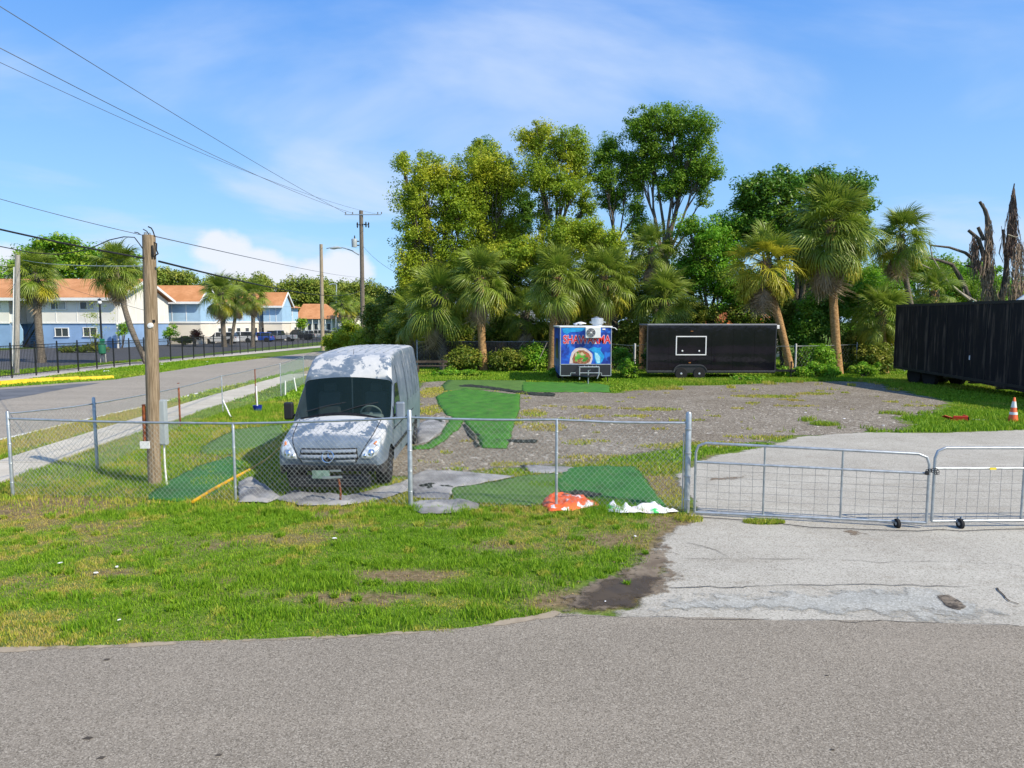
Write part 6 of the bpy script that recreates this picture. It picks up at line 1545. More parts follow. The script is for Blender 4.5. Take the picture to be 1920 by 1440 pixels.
# ================================================================ parked cars
def wheel(par, c, r, w, axis, rim_mat, name='wheel'):
    mb = MB(); mb.lathe([(r * .62, -w / 2), (r * .93, -w / 2), (r, -w / 2 + .03), (r, w / 2 - .03), (r * .93, w / 2), (r * .62, w / 2)], c, 22, axis); wh = mb.build(name, M_RUBBER, par, smooth=45)
    mb = MB(); s = w / 2 - .02
    mb.lathe([(0, -s), (r * .2, -s), (r * .25, -s + .03), (r * .6, -s), (r * .63, -s + .01), (r * .63, s - .01), (r * .6, s), (r * .25, s - .03), (r * .2, s), (0, s)], c, 18, axis); mb.build('rim', rim_mat, wh, smooth=45)
    return wh
def car(label, px, Y, kind, paint, L=4.7, face=-1, rz=0.0, H=None):
    """side on to the road; face -1 nose to the left"""
    b = gb(px, Y); o = thing('parked_car', label, 'pickup' if kind == 'pickup' else 'car', b, rz, 'cars parked in front of the apartments')
    Wd = 1.85; H = H or {'suv': 1.72, 'hatch': 1.55, 'sedan': 1.46, 'pickup': 1.85}[kind]; s = -face
    gc = .28; bl = H * .58
    if kind == 'pickup': body = [(-.5, gc + .1), (-.49, bl * .95), (-.25, bl), (.06, bl), (.07, bl * 1.02), (.49, bl * 1.0), (.5, gc + .15)]; cab = [(-.24, bl - .02), (-.12, H - .05), (-.09, H), (.05, H), (.08, H - .08), (.09, bl - .02)]
    elif kind == 'suv': body = [(-.5, gc), (-.5, bl * .75), (-.47, bl * .92), (-.22, bl), (.47, bl * 1.03), (.495, bl * .85), (.5, gc)]; cab = [(-.24, bl - .02), (-.12, H - .08), (-.06, H), (.30, H), (.40, H - .1), (.47, bl - .02)]
    elif kind == 'hatch': body = [(-.5, gc), (-.5, bl * .7), (-.46, bl * .88), (-.22, bl), (.46, bl * 1.05), (.5, bl * .8), (.5, gc)]; cab = [(-.28, bl - .02), (-.12, H - .06), (-.05, H), (.30, H - .03), (.38, H - .12), (.46, bl - .02)]
    else: body = [(-.5, gc), (-.5, bl * .8), (-.46, bl * .92), (-.2, bl), (.3, bl * 1.03), (.48, bl), (.5, bl * .8), (.5, gc)]; cab = [(-.22, bl - .02), (-.08, H - .04), (-.02, H), (.14, H - .02), (.2, H - .08), (.32, bl - .02)]
    m = MB(); m.extr([(-s * x * L * -1, z) for x, z in body], -Wd / 2, Wd / 2, 'y'); m.build('body', paint, o, smooth=35, bevel=.06)
    m = MB(); poly = [(s * x * L, z) for x, z in cab]
    n = len(poly); vs = [(p[0], -Wd / 2 + .06 + (p[1] - bl) * .18, p[1] - .05) for p in poly] + [(p[0], Wd / 2 - .06 - (p[1] - bl) * .18, p[1] - .05) for p in poly]
    m.add(vs, [tuple(range(n)), tuple(range(2 * n - 1, n - 1, -1))] + [(i, i + n, (i + 1) % n + n, (i + 1) % n) for i in range(n)]); m.build('windows', M_DGLASS, o)
    m = MB(); t = [p for p in poly if p[1] > H - .2]; x0_ = min(p[0] for p in t); x1_ = max(p[0] for p in t); m.box(((x0_ + x1_) / 2, 0, H - .03), (x1_ - x0_, Wd - .42, .07)); m.build('roof', paint, o, bevel=.03)
    for x in [p for p in ([.07 * L * s, -.10 * L * s] if kind != 'pickup' else [-.03 * L * s])]:
        for sd in (-1, 1): m = MB(); m.box((x, sd * (Wd / 2 - .13), (bl + H) / 2 - .04), (.09, .05, H - bl - .06), Euler((sd * .18, 0, 0)).to_matrix()); m.build('pillar', paint, o)
    for wx_ in (-.32 * L, .31 * L):
        for sd in (-1, 1):
            m = MB(); m.lathe([(0, -.01), (.40, -.01), (.40, .01), (0, .01)], (wx_, sd * (Wd / 2 - .0), .36), 20, 'y'); m.build('wheel_arch', M_BLACK, o)
            wheel(o, (wx_, sd * (Wd / 2 - .07), .33), .33, .21, 'y', M_ALU)
    for sd in (-1, 1):
        m = MB(); m.box((s * -.485 * L, sd * .7, bl * .8), (.1, .34, .14)); m.build('headlight', M_CHROME, o, bevel=.02)
        m = MB(); m.box((s * .488 * L, sd * .75, bl * .85), (.08, .22, .3)); m.build('tail_light', plain('red_lens', (.4, .02, .02), .3, .5), o, bevel=.02)
        m = MB(); m.box((s * -.2 * L, sd * (Wd / 2 + .08), bl + .08), (.14, .16, .12)); m.build('mirror', M_BLACK, o, bevel=.02)
    return o
P_W = plain('white_car_paint', (.72, .73, .74), .25, .5, var=.02); P_B = plain('blue_car_paint', (.02, .08, .42), .22, .5, var=.03); P_K = plain('black_car_paint', (.02, .022, .03), .18, .5, var=.03); P_S = plain('silver_car_paint', (.42, .44, .47), .25, .5, .3, var=.03)
car('white suv nearest the pole, parked nose left in front of the white wall', 417, 103, 'suv', P_W, 5.1)
car('second white suv mostly hidden behind the two roadside palms', 453, 108, 'suv', P_W, 4.9)
car('bright blue hatchback between the palms and a dark car', 491, 111, 'hatch', P_B, 4.0)
car('dark suv behind the black pickup beyond the blue hatchback', 512, 119, 'suv', P_K, 4.6)
car('silver pickup parked nose left just right of the blue hatchback', 527, 114, 'pickup', P_S, 5.6)
car('black pickup in the middle of the row with its nose to the left', 560, 124, 'pickup', P_K, 5.8)
car('white suv parked right of the black pickup', 597, 131, 'suv', P_W, 4.7)
car('white sedan at the far right end of the parked row', 625, 138, 'sedan', P_W, 4.5)
car('silver car half hidden between the pickup and the white suv', 580, 140, 'sedan', P_S, 4.5)
# ================================================================ VAN
def van_paint():
    t = NT('primer_grey_peeling_paint', 0.38, 0.45)
    p = t.obj(); x, y, z = t.sepxyz(p)
    f1 = t.noise(t.map(p, (1, .8, 1)), 2.1, 6, 0.62, .4); f2 = t.noise(p, 11, 5, 0.7); f3 = t.noise(p, 1.2, 3)
    nz = t.sepxyz(t.g.outputs['Normal'])[2]
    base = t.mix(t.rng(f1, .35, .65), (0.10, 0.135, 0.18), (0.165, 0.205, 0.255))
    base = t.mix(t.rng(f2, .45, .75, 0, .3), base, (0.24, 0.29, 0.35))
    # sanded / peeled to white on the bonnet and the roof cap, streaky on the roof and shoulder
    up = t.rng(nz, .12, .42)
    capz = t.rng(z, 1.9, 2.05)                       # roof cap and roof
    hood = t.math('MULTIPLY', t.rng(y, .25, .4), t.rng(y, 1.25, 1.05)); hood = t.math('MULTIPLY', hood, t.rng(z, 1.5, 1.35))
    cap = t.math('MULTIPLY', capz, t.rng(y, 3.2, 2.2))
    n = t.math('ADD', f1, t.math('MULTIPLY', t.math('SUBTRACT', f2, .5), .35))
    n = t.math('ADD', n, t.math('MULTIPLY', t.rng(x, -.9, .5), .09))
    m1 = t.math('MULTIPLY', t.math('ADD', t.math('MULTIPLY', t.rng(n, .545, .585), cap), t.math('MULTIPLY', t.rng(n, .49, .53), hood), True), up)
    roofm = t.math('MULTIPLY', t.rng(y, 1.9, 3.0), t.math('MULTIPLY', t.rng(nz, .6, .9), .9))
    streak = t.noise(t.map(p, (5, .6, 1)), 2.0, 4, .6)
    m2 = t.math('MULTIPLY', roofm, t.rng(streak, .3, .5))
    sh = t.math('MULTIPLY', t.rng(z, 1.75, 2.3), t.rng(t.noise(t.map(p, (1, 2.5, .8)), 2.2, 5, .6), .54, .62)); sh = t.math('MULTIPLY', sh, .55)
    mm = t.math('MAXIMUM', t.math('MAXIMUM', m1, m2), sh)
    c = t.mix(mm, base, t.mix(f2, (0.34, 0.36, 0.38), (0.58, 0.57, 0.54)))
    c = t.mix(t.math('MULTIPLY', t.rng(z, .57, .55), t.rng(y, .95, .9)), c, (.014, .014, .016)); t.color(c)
    t.rough(t.rng(mm, 0, 1, .34, .6)); return t.m
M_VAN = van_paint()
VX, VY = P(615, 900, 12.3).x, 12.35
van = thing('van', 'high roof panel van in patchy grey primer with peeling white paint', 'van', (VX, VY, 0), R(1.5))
LEN = 6.75; WB0, WB1 = 1.02, 5.35; WR = .35
def lerpt(tab, y):
    for (a, b) in zip(tab[:-1], tab[1:]):
        if y <= b[0]: t = (y - a[0]) / (b[0] - a[0]); t = max(0, t); return a[1] + (b[1] - a[1]) * t
    return tab[-1][1]
ZT = [(0, .66), (.03, .76), (.07, .86), (.14, .955), (.25, 1.02), (.45, 1.10), (.75, 1.20), (1.0, 1.27), (1.12, 1.30), (1.30, 1.475), (1.50, 1.675), (1.70, 1.87), (1.84, 2.0), (1.90, 2.08), (2.0, 2.20), (2.12, 2.32), (2.25, 2.42), (2.38, 2.475), (2.6, 2.505), (3.0, 2.53), (3.6, 2.555), (4.6, 2.58), (6.3, 2.57), (6.6, 2.55), (6.72, 2.48), (6.75, 2.42)]
HW = [(0, .88), (.03, .915), (.08, .94), (.16, .96), (.3, .97), (.5, .98), (.9, .985), (1.3, .985), (2, .99), (6.4, .985), (6.65, .965), (6.75, .94)]
def zbot(y):
    z = .34 if y > .25 else .46 - .48 * y * 1.0
    for c in (WB0, WB1):
        d = abs(y - c)
        if d < .44: z = max(z, .36 + math.sqrt(.44 ** 2 - d * d) * .95)
    return z
ys = sorted(set([round(v, 3) for v in [q[0] for q in ZT] + [q[0] for q in HW] + [.6, .65, .7, .8, .85, .95, 1.05, 1.2, 1.25, 1.35, 1.4, 1.42, 1.45, 1.6, 1.8, 4.89, 4.92, 4.97, 5.05, 5.2, 5.35, 5.5, 5.65, 5.73, 5.78, 5.81, 3.3, 4.0, 4.3, 5.9, 6.1] + [.58, .57]]))
NS, NA, NT_ = 9, 5, 5
def section(y):
    hw = lerpt(HW, y); zt = lerpt(ZT, y); zb = zbot(y)
    rc = min(.13 if y > 1.9 else .16, (zt - zb) * .30); 
    if y < 1.12: rc = min(.16, (zt - zb) * .3)
    def wz(z): 
        a = max(0, (z - 1.25) / 1.33)
        low = max(0, (.6 - z) / .3) * .02
        hoodin = 0
        if y < 1.2: hoodin = max(0, (z - .75)) * .10
        return hw * (1 - .195 * a ** 1.4) - low - hoodin
    pts = []
    for i in range(NS + 1):
        z = zb + (zt - rc - zb) * i / NS; pts.append((wz(z), z))
    w0 = pts[-1][0]; crown = .022 if y > 1.9 else (.05 if y < 1.12 else .06)
    for i in range(1, NA + 1):
        a = math.pi / 2 * i / NA; pts.append((w0 - rc * (1 - math.cos(a)), zt - rc + rc * math.sin(a) - 0.0))
    we = pts[-1][0]
    for i in range(1, NT_ + 1):
        t = i / NT_; pts.append((we * (1 - t), zt + crown * (1 - (1 - t) ** 2)))
    return pts
secs = [section(y) for y in ys]; NP = len(secs[0])
V = []; idx = {}
for i, y in enumerate(ys):
    bowf = .09 if y < 1.0 else (.09 if y < 1.9 else 0.0)
    for side in (1, -1):
        for k, (x, z) in enumerate(secs[i]):
            if side == -1 and k == NP - 1: idx[(i, side, k)] = idx[(i, 1, k)]; continue
            yy = y
            if y < 1.95: yy = y + bowf * (x / .9) ** 2 * (1 if y < .3 else .9)       # plan curve of nose and windshield
            idx[(i, side, k)] = len(V); V.append((x * side, yy, z))
FB = []; FW = []
ws0, ws1 = [i for i, y in enumerate(ys) if abs(y - 1.12) < 1e-6][0], [i for i, y in enumerate(ys) if abs(y - 1.84) < 1e-6][0]
for i in range(len(ys) - 1):
    for side in (1, -1):
        for k in range(NP - 1):
            f = (idx[(i, side, k)], idx[(i + 1, side, k)], idx[(i + 1, side, k + 1)], idx[(i, side, k + 1)])
            if side == -1: f = f[::-1]
            if ws0 <= i < ws1 and k >= NS + 2: FW.append(f)
            else: FB.append(f)
def cap(i): return [idx[(i, 1, k)] for k in range(NP)] + [idx[(i, -1, k)] for k in range(NP - 2, -1, -1)]
FB.append(tuple(cap(0))); FB.append(tuple(cap(len(ys) - 1)[::-1]))
def van_mesh(name, F, mat, solid=True):
    me = bpy.data.meshes.new(name); me.from_pydata(V, [], F); bm = bmesh.new(); bm.from_mesh(me)
    bmesh.ops.delete(bm, geom=[v for v in bm.verts if not v.link_faces], context='VERTS'); bmesh.ops.recalc_face_normals(bm, faces=bm.faces); bm.to_mesh(me); bm.free()
    me.materials.append(mat); me.shade_smooth(); me.set_sharp_from_angle(angle=R(38)); return me
allme = van_mesh('tmp', FB + FW, M_VAN); bmt = bmesh.new(); bmt.from_mesh(allme); BV = BVHTree.FromBMesh(bmt); bmt.free()
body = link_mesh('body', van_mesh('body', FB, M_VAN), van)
ws = link_mesh('windshield', van_mesh('windshield', FW, M_GLASS), van)
def decal(name, poly, axis, mat, off=.006, parent=None, sub=.06, side=1, thick=.008, bulge=0.0, y_lim=None):
    """a panel laid on the body: outline in (x,z) seen from the front or (y,z) seen from the side"""
    pts = []
    n = len(poly)
    for i in range(n):
        a = Vector(poly[i]); b = Vector(poly[(i + 1) % n]); k = max(1, int((b - a).length / sub))
        for j in range(k): pts.append(a + (b - a) * j / k)
    m = len(pts); ed = [(i, (i + 1) % m) for i in range(m)]
    xs = [p.x for p in pts]; zs = [p.y for p in pts]; ol = [(p.x, p.y) for p in pts]
    g1, g2 = np.meshgrid(np.arange(min(xs), max(xs), sub), np.arange(min(zs), max(zs), sub)); g1, g2 = g1.ravel() + 1e-4, g2.ravel() + 1e-4
    ins = inpoly(g1, g2, ol); pts += [Vector((float(a), float(b))) for a, b in zip(g1[ins], g2[ins])]
    r = delaunay_2d_cdt(pts, ed, [], 1, 1e-5); vs = []
    for p in r[0]:
        if axis == 'front': o_, d_ = Vector((p.x, -2, p.y)), Vector((0, 1, 0))
        elif axis == 'top': o_, d_ = Vector((p.x, p.y, 4)), Vector((0, 0, -1))
        else: o_, d_ = Vector((side * 3, p.x, p.y)), Vector((-side, 0, 0))
        h = BV.ray_cast(o_, d_)
        vs.append(tuple((h[0] if h[0] is not None else o_ + d_ * 2.05) - d_ * off))
    me = bpy.data.meshes.new(name); me.from_pydata(vs, [], [tuple(f) for f in r[2]])
    bm = bmesh.new(); bm.from_mesh(me); bmesh.ops.recalc_face_normals(bm, faces=bm.faces)
    want = -(Vector((0, 1, 0)) if axis == 'front' else Vector((0, 0, -1)) if axis == 'top' else Vector((-side, 0, 0)))
    if sum(f.normal.dot(want) for f in bm.faces) < 0: bmesh.ops.reverse_faces(bm, faces=bm.faces)
    bm.to_mesh(me); bm.free(); me.shade_smooth()
    o = link_mesh(name, me, parent or van, mat)
    md = o.modifiers.new('solidify', 'SOLIDIFY'); md.thickness = thick; md.offset = 1
    return o
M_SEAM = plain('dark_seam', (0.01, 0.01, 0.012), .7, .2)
M_LENS = plain('headlight_lens', (0.62, 0.66, 0.68), .12, .6, .35, var=.3, scale=16)
M_AMBER = plain('amber_lens', (0.75, 0.22, 0.04), .2, .5)
for sd in (1, -1):
    hl = [(.575, .70), (.61, .79), (.70, .91), (.79, .99), (.89, 1.03), (.915, .95), (.905, .85), (.86, .75), (.76, .685)]
    h = decal('headlight', [(sd * a, b) for a, b in hl], 'front', M_LENS, .004, thick=.02)
    decal('indicator', [(sd * a, b) for a, b in [(.79, .945), (.83, .985), (.88, 1.01), (.905, .93), (.85, .91)]], 'front', M_AMBER, .026, h, thick=.006)
    decal('reflector', [(sd * (.77 + .06 * math.cos(a)), .80 + .062 * math.sin(a)) for a in [i * math.pi / 6 for i in range(12)]], 'front', M_CHROME, .026, h, thick=.006)
    decal('reflector', [(sd * (.66 + .032 * math.cos(a)), .75 + .035 * math.sin(a)) for a in [i * math.pi / 5 for i in range(10)]], 'front', M_CHROME, .026, h, thick=.006)
    decal('bonnet_seam', [(sd * .535, .70), (sd * .55, .70), (sd * .76, 1.08), (sd * .81, 1.27), (sd * .795, 1.27), (sd * .745, 1.08)], 'front', M_SEAM, .003, thick=.003, sub=.03)
# grille: recess, slats, star
gr = decal('grille', [(-.50, .615), (-.54, .70), (-.51, .885), (.51, .885), (.54, .70), (.50, .615)], 'front', M_SEAM, .004, thick=.006)
for i, z in enumerate((.655, .745, .835)):
    w = (.49, .52, .50)[i]; decal('grille_slat', [(-w, z - .027), (w, z - .027), (w * .99, z + .025), (-w * .99, z + .025)], 'front', plain('grey_slat', (.20, .235, .28), .4, .5), .012, gr, thick=.022)
em = MB(); cz = .745; h = BV.ray_cast(Vector((0, -2, cz)), Vector((0, 1, 0)))[0]; tilt = R(-28)
Rt = Euler((tilt * -1, 0, 0)).to_matrix()
def ept(x, z, d=.0): return Vector((0, h.y - .04 - d, cz)) + Euler((R(-22), 0, 0)).to_matrix() @ Vector((x, 0, z))
em.tube([ept(.105 * math.sin(a), .105 * math.cos(a)) for a in [i * 2 * math.pi / 28 for i in range(29)]], .011, 8, False)
for k in range(3):
    a = k * 2 * math.pi / 3; tipx, tipz = .10 * math.sin(a), .10 * math.cos(a); sx, sz = math.cos(a) * .016, -math.sin(a) * .016
    em.add([ept(tipx, tipz), ept(sx, sz), ept(-sx, -sz), ept(0, 0, .02), ept(0, 0, -.01)], [(0, 1, 3), (0, 3, 2), (0, 4, 1), (0, 2, 4)])
emb = em.build('star_emblem', M_CHROME, gr, smooth=30)
em = MB(); em.add([ept(.1 * math.sin(a), .1 * math.cos(a), -.012) for a in [i * 2 * math.pi / 20 for i in range(20)]], [tuple(range(20))]); em.build('emblem_back', M_SEAM, emb)
# bumper in black plastic, lower intake, plate
decal('bumper', [(-.86, .36), (-.85, .58), (-.6, .59), (-.3, .565), (.3, .565), (.6, .59), (.85, .58), (.86, .36)], 'front', M_BLACK, .01, thick=.03)
mb = MB(); mb.bb((-.74, .03, .16), (.74, .20, .37)); mb.build('lower_bumper', M_BLACK, van, bevel=.03)
mb = MB(); 
for z in (.21, .26, .31): mb.box((0, .02, z), (1.1, .03, .018))
mb.build('intake_slats', plain('grey_plastic', (.06, .06, .065), .6, .3), van)
mb = MB(); mb.box((-.13, -.045, .42), (.32, .015, .15)); mb.build('number_plate', plain('faded_green_plate', (.20, .30, .24), .5, .3, var=.25, scale=12), van, bevel=.004)
mb = MB(); mb.box((.14, -.045, .49), (.20, .02, .035)); mb.build('plate_bracket', M_GALV, van)
for sd in (1, -1):
    mb = MB(); mb.lathe([(0, -.02), (.055, -.015), (.06, 0)], (sd * .64, .02, .44), 14, 'y'); mb.build('fog_lamp', M_BLACKM, van)
# cowl and wipers
decal('cowl', [(-.80, 1.10), (.80, 1.10), (.80, 1.16), (-.80, 1.16)], 'top', M_SEAM, .006, thick=.006)
mb = MB(); 
for (a, b, c, d_) in ((-.70, 1.17, .05, 1.34), (-.02, 1.16, .70, 1.34)):
    za = lerpt(ZT, a * 0 + b) + .075; zb_ = lerpt(ZT, d_) + .07; mb.tube([(a, b + .02, za), ((a + c) / 2, (b + d_) / 2 + .02, (za + zb_) / 2 + .02), (c, d_ + .02, zb_)], .009, 6)
mb.build('wiper', M_BLACK, van)
# side windows, seams, mirrors, handles
for sd in (1, -1):
    decal('side_window', [(1.46, 1.30), (1.56, 1.38), (2.00, 1.86), (2.10, 1.90), (2.42, 1.90), (2.44, 1.86), (2.44, 1.28)], 'side', M_DGLASS, .004, side=sd, thick=.006)
    decal('door_seam', [(1.34, .50), (1.355, .50), (1.40, 1.3), (1.385, 1.3)], 'side', M_SEAM, .003, side=sd, thick=.003)
    for yy in (2.52, 3.78, 6.62): decal('door_seam', [(yy, .42), (yy + .014, .42), (yy + .014, 2.28), (yy, 2.28)], 'side', M_SEAM, .003, side=sd, thick=.003)
    for z in (1.02, .60): decal('side_moulding', [(1.45, z), (4.86, z), (4.86, z + .07 if z < 1 else z + .02), (1.45, z + .07 if z < 1 else z + .02)], 'side', M_BLACK if z < 1 else M_SEAM, .004, side=sd, thick=.016 if z < 1 else .003)
    for k in range(5): decal('panel_rib', [(3.9 + k * .53, 1.35), (3.93 + k * .53, 1.35), (3.93 + k * .53, 2.2), (3.9 + k * .53, 2.2)], 'side', M_VAN, .002, side=sd, thick=.006)
    m = MB(); m.tube([(sd * .97, 1.50, 1.30), (sd * 1.06, 1.47, 1.32), (sd * 1.10, 1.47, 1.36)], .03, 8); a_ = m.build('mirror_arm', M_BLACK, van, smooth=50)
    m = MB(); m.box((sd * 1.13, 1.47, 1.40), (.19, .11, .36)); mi = m.build('mirror', M_BLACK if sd == -1 else plain('grey_slat', (.20, .235, .28), .4, .5), van, bevel=.035)
    m = MB(); m.box((sd * 1.13, 1.53, 1.43), (.15, .008, .24)); m.build('mirror_glass', M_CHROME, mi)
    m = MB(); m.tube([(sd * .995, 2.36, 1.17), (sd * 1.02, 2.38, 1.17), (sd * 1.02, 2.47, 1.17), (sd * .995, 2.49, 1.17)], .012, 6); m.build('door_handle', M_BLACK, van)
    for wy in (WB0, WB1):
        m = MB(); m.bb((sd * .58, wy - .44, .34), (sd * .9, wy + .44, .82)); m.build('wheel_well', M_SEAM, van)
        wh = wheel(van, (sd * .86, wy, WR), WR, .24, 'x', plain('steel_rim', (.45, .44, .42), .5, .4, .3))
        for kk in range(6):
            m = MB(); a = kk * math.pi / 3; m.lathe([(0, 0), (.018, .0), (.014, .03), (0, .03)], (sd * .955, wy + .075 * math.cos(a), WR + .075 * math.sin(a)), 6, 'x'); m.build('lug_nut', M_CHROME, wh)
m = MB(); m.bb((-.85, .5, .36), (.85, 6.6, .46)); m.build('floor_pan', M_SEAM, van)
m = MB(); m.bb((-.8, 6.72, .30), (.8, 6.86, .44)); m.build('rear_bumper', M_BLACK, van, bevel=.02)
# roof ribs and antenna
for i in range(7):
    x = -.60 + i * .20; pts_ = []
    for y in (2.75, 3.2, 3.8, 4.6, 5.5, 6.4): hh = BV.ray_cast(Vector((x, y, 4)), Vector((0, 0, -1)))[0]; pts_.append(hh + Vector((0, 0, .0)))
    m = MB(); m.tube(pts_, .014, 6); m.build('roof_rib', M_VAN, van, smooth=60)
m = MB(); m.tube([(.0, 2.42, 2.40), (0, 2.50, 2.62)], [.008, .004], 6); m.build('antenna', M_BLACK, van)
# cab interior
M_INT = plain('grey_green_interior', (.36, .42, .38), .8, .2); M_INTD = plain('dark_interior', (.03, .035, .035), .9, .1)
m = MB(); m.bb((-.86, 1.14, .9), (.86, 1.55, 1.24)); m.bb((-.84, 1.55, .6), (.84, 1.62, 1.2)); m.build('dashboard', M_INT, van, bevel=.05)
m = MB(); m.bb((-.12, 1.3, 1.2), (.30, 1.6, 1.31)); m.bb((.26, 1.25, 1.2), (.78, 1.58, 1.33)); m.build('dash_hood', M_INT, van, bevel=.05)
m = MB(); cw = Vector((.50, 1.66, 1.32)); m.tube([cw + Euler((R(35), 0, 0)).to_matrix() @ Vector((.21 * math.cos(a), 0, .21 * math.sin(a))) for a in [i * math.pi / 12 for i in range(25)]], .017, 8, False)
m.tube([cw + Vector((-.2, 0, 0)), cw + Vector((.2, 0, 0))], .02, 6); m.tube([cw, cw + Vector((0, -.25, -.15))], .05, 8); m.build('steering_wheel', M_INT, van, smooth=50)
for x in (-.5, .5):
    m = MB(); m.box((x, 2.05, .98), (.5, .5, .16)); m.box((x, 2.30, 1.35), (.48, .15, .72), Euler((R(-10), 0, 0)).to_matrix()); st_ = m.build('seat', plain('seat_cloth', (.07, .08, .085), .9, .1), van, bevel=.05)
    m = MB(); m.box((x, 2.37, 1.80), (.26, .10, .18)); m.build('headrest', plain('seat_cloth', (.07, .08, .085), .9, .1), st_, bevel=.03)
m = MB(); m.bb((-.86, 2.75, .5), (-.1, 2.8, 2.2)); m.bb((.12, 2.75, .5), (.86, 2.8, 2.2)); m.build('bulkhead', M_INTD, van)
m = MB(); m.tube([(-.1, 2.74, .6), (-.1, 2.74, 2.15)], .02, 6); m.build('bulkhead_rail', M_ALU, van)

# ================================================================ BLUE FOOD TRAILER
BY = 36.0; xL = P(1050, 700, BY).x; xR = P(1146, 700, BY).x; BW = xR - xL; ztop = P(0, 613, BY).z; zbt = P(0, 705, BY).z
bo = Vector(((xL + xR) / 2, BY, 0)); bt = thing('food_trailer', 'blue wrapped food trailer seen from its hitch end, with a wrap sandwich picture', 'food trailer', bo)
hw_ = BW / 2
def blue_wrap():
    t = NT('blue_wrap', .3, .5); p = t.obj(); f = t.noise(p, 1.3, 4, .55, .8); x, y, z = t.sepxyz(p)
    c = t.mix(t.rng(f, .35, .65), (0.012, 0.03, 0.22), (0.02, 0.09, 0.55)); c = t.mix(t.math('MULTIPLY', t.rng(t.noise(p, 1.9, 4, .5, .6), .5, .64), .8), c, (.03, .22, .8)); t.color(c); return t.m
M_WRAP = blue_wrap()
m = MB(); m.bb((-hw_, 0, zbt), (hw_, 5.2, ztop)); m.build('body', M_WRAP, bt, bevel=.03)
m = MB(); m.bb((-hw_ - .04, -.03, ztop - .03), (hw_ + .04, 5.24, ztop + .045)); m.build('roof_trim', M_WHITE, bt, bevel=.01)
kz = lambda py: P(0, py, BY).z; kx = lambda px: P(px, 700, BY).x - bo.x
m = MB(); m.bb((-hw_ + .0, -.012, zbt), (hw_ - .0, -.002, kz(683))); m.build('stone_guard', plain('dark_guard', (.028, .028, .034), .35, .5), bt)
m = MB()
def strip(m, x0, z0, x1, z1, w=.035, d=.02, y=-.026):
    m.bb((min(x0, x1) - (w / 2 if x0 == x1 else 0), y, min(z0, z1) - (w / 2 if z0 == z1 else 0)), (max(x0, x1) + (w / 2 if x0 == x1 else 0), y + d, max(z0, z1) + (w / 2 if z0 == z1 else 0)))
zt_ = kz(683); zb2 = zbt + .02; zm = kz(699)
strip(m, -hw_ + .02, zt_, hw_ - .02, zt_); m.build('trim_strip', M_ALU, bt)
for a in [(-hw_ + .02, zt_ - .018, -hw_ + .02, zb2), (hw_ - .02, zt_ - .018, hw_ - .02, zb2), (-hw_ + .04, zb2, kx(1070), zb2), (kx(1128), zb2, hw_ - .04, zb2), (kx(1070), zb2 + .018, kx(1070), zm), (kx(1128), zb2 + .018, kx(1128), zm), (kx(1070) + .02, zm, kx(1079), zm), (kx(1119), zm, kx(1128) - .02, zm), (-hw_ + .02, ztop - .04, -hw_ + .02, zt_ + .02), (hw_ - .02, ztop - .04, hw_ - .02, zt_ + .02)]:
    m = MB(); strip(m, *a); m.build('trim_strip', M_ALU, bt)
# printed wrap art, thin flat films
def film(name, poly, mat, y=-.004, parent=None, d=.002):
    m = MB(); m.extr(poly, y - d, y, 'y'); return m.build(name, mat, parent or bt)
def ppoly(pts): return [(kx(a), kz(b)) for a, b in pts]
zi = lambda X, Yz: (1030 + X / 10.286, 580 + Yz / 10.286)      # from the enlarged crop
def zp(pts): return ppoly([zi(a, b) for a, b in pts])
film('printed_swirl', zp([(240, 370), (430, 350), (680, 345), (675, 410), (560, 430), (400, 440), (330, 480), (260, 440)]), plain('cyan_print', (.02, .32, .68), .35, .5, var=.25, scale=5))
sandwich = film('printed_sandwich', zp([(385, 1045), (400, 930), (430, 830), (490, 760), (590, 725), (690, 750), (770, 810), (825, 860), (830, 960), (800, 1050)]), plain('flatbread_print', (.70, .58, .55), .4, .4, var=.15, scale=8), -.006)
film('printed_filling', zp([(455, 1040), (440, 950), (480, 850), (560, 790), (660, 790), (760, 850), (800, 930), (770, 1020), (700, 1050), (560, 1050)]), plain('meat_print', (.30, .13, .06), .4, .4, var=.7, scale=9), -.0085, sandwich, .0015)
r_ = random.Random(5)
for i in range(16):
    cx_0, cy_0 = r_.uniform(500, 740), r_.uniform(800, 990); rr = r_.uniform(28, 58)
    c = [(.10, .38, .04), (.05, .22, .02), (.62, .50, .30), (.16, .45, .06), (.45, .12, .05)][i % 5]
    film('printed_leaf', zp([(cx_0 + rr * math.cos(a) * r_.uniform(.6, 1.1), cy_0 + rr * .8 * math.sin(a) * r_.uniform(.6, 1.1)) for a in [k * math.pi / 4 for k in range(8)]]), plain('filling_print_%s' % ['green', 'dark green', 'cream', 'lime', 'red'][i % 5], c, .4, .4), -.0105 - i * .0004, sandwich, .0003)
fish = film('printed_blue_shape', zp([(760, 770), (850, 720), (930, 745), (1000, 730), (980, 790), (1040, 870), (1055, 930), (1020, 1000), (980, 1050), (900, 1050), (870, 950), (850, 830)]), plain('cyan_print', (.02, .32, .68), .35, .5), -.005)
film('printed_pale_shape', zp([(870, 830), (930, 850), (980, 930), (975, 1030), (920, 1040), (885, 940)]), plain('pale_cyan_print', (.35, .72, .85), .35, .5, var=.2, scale=8), -.0075, fish)
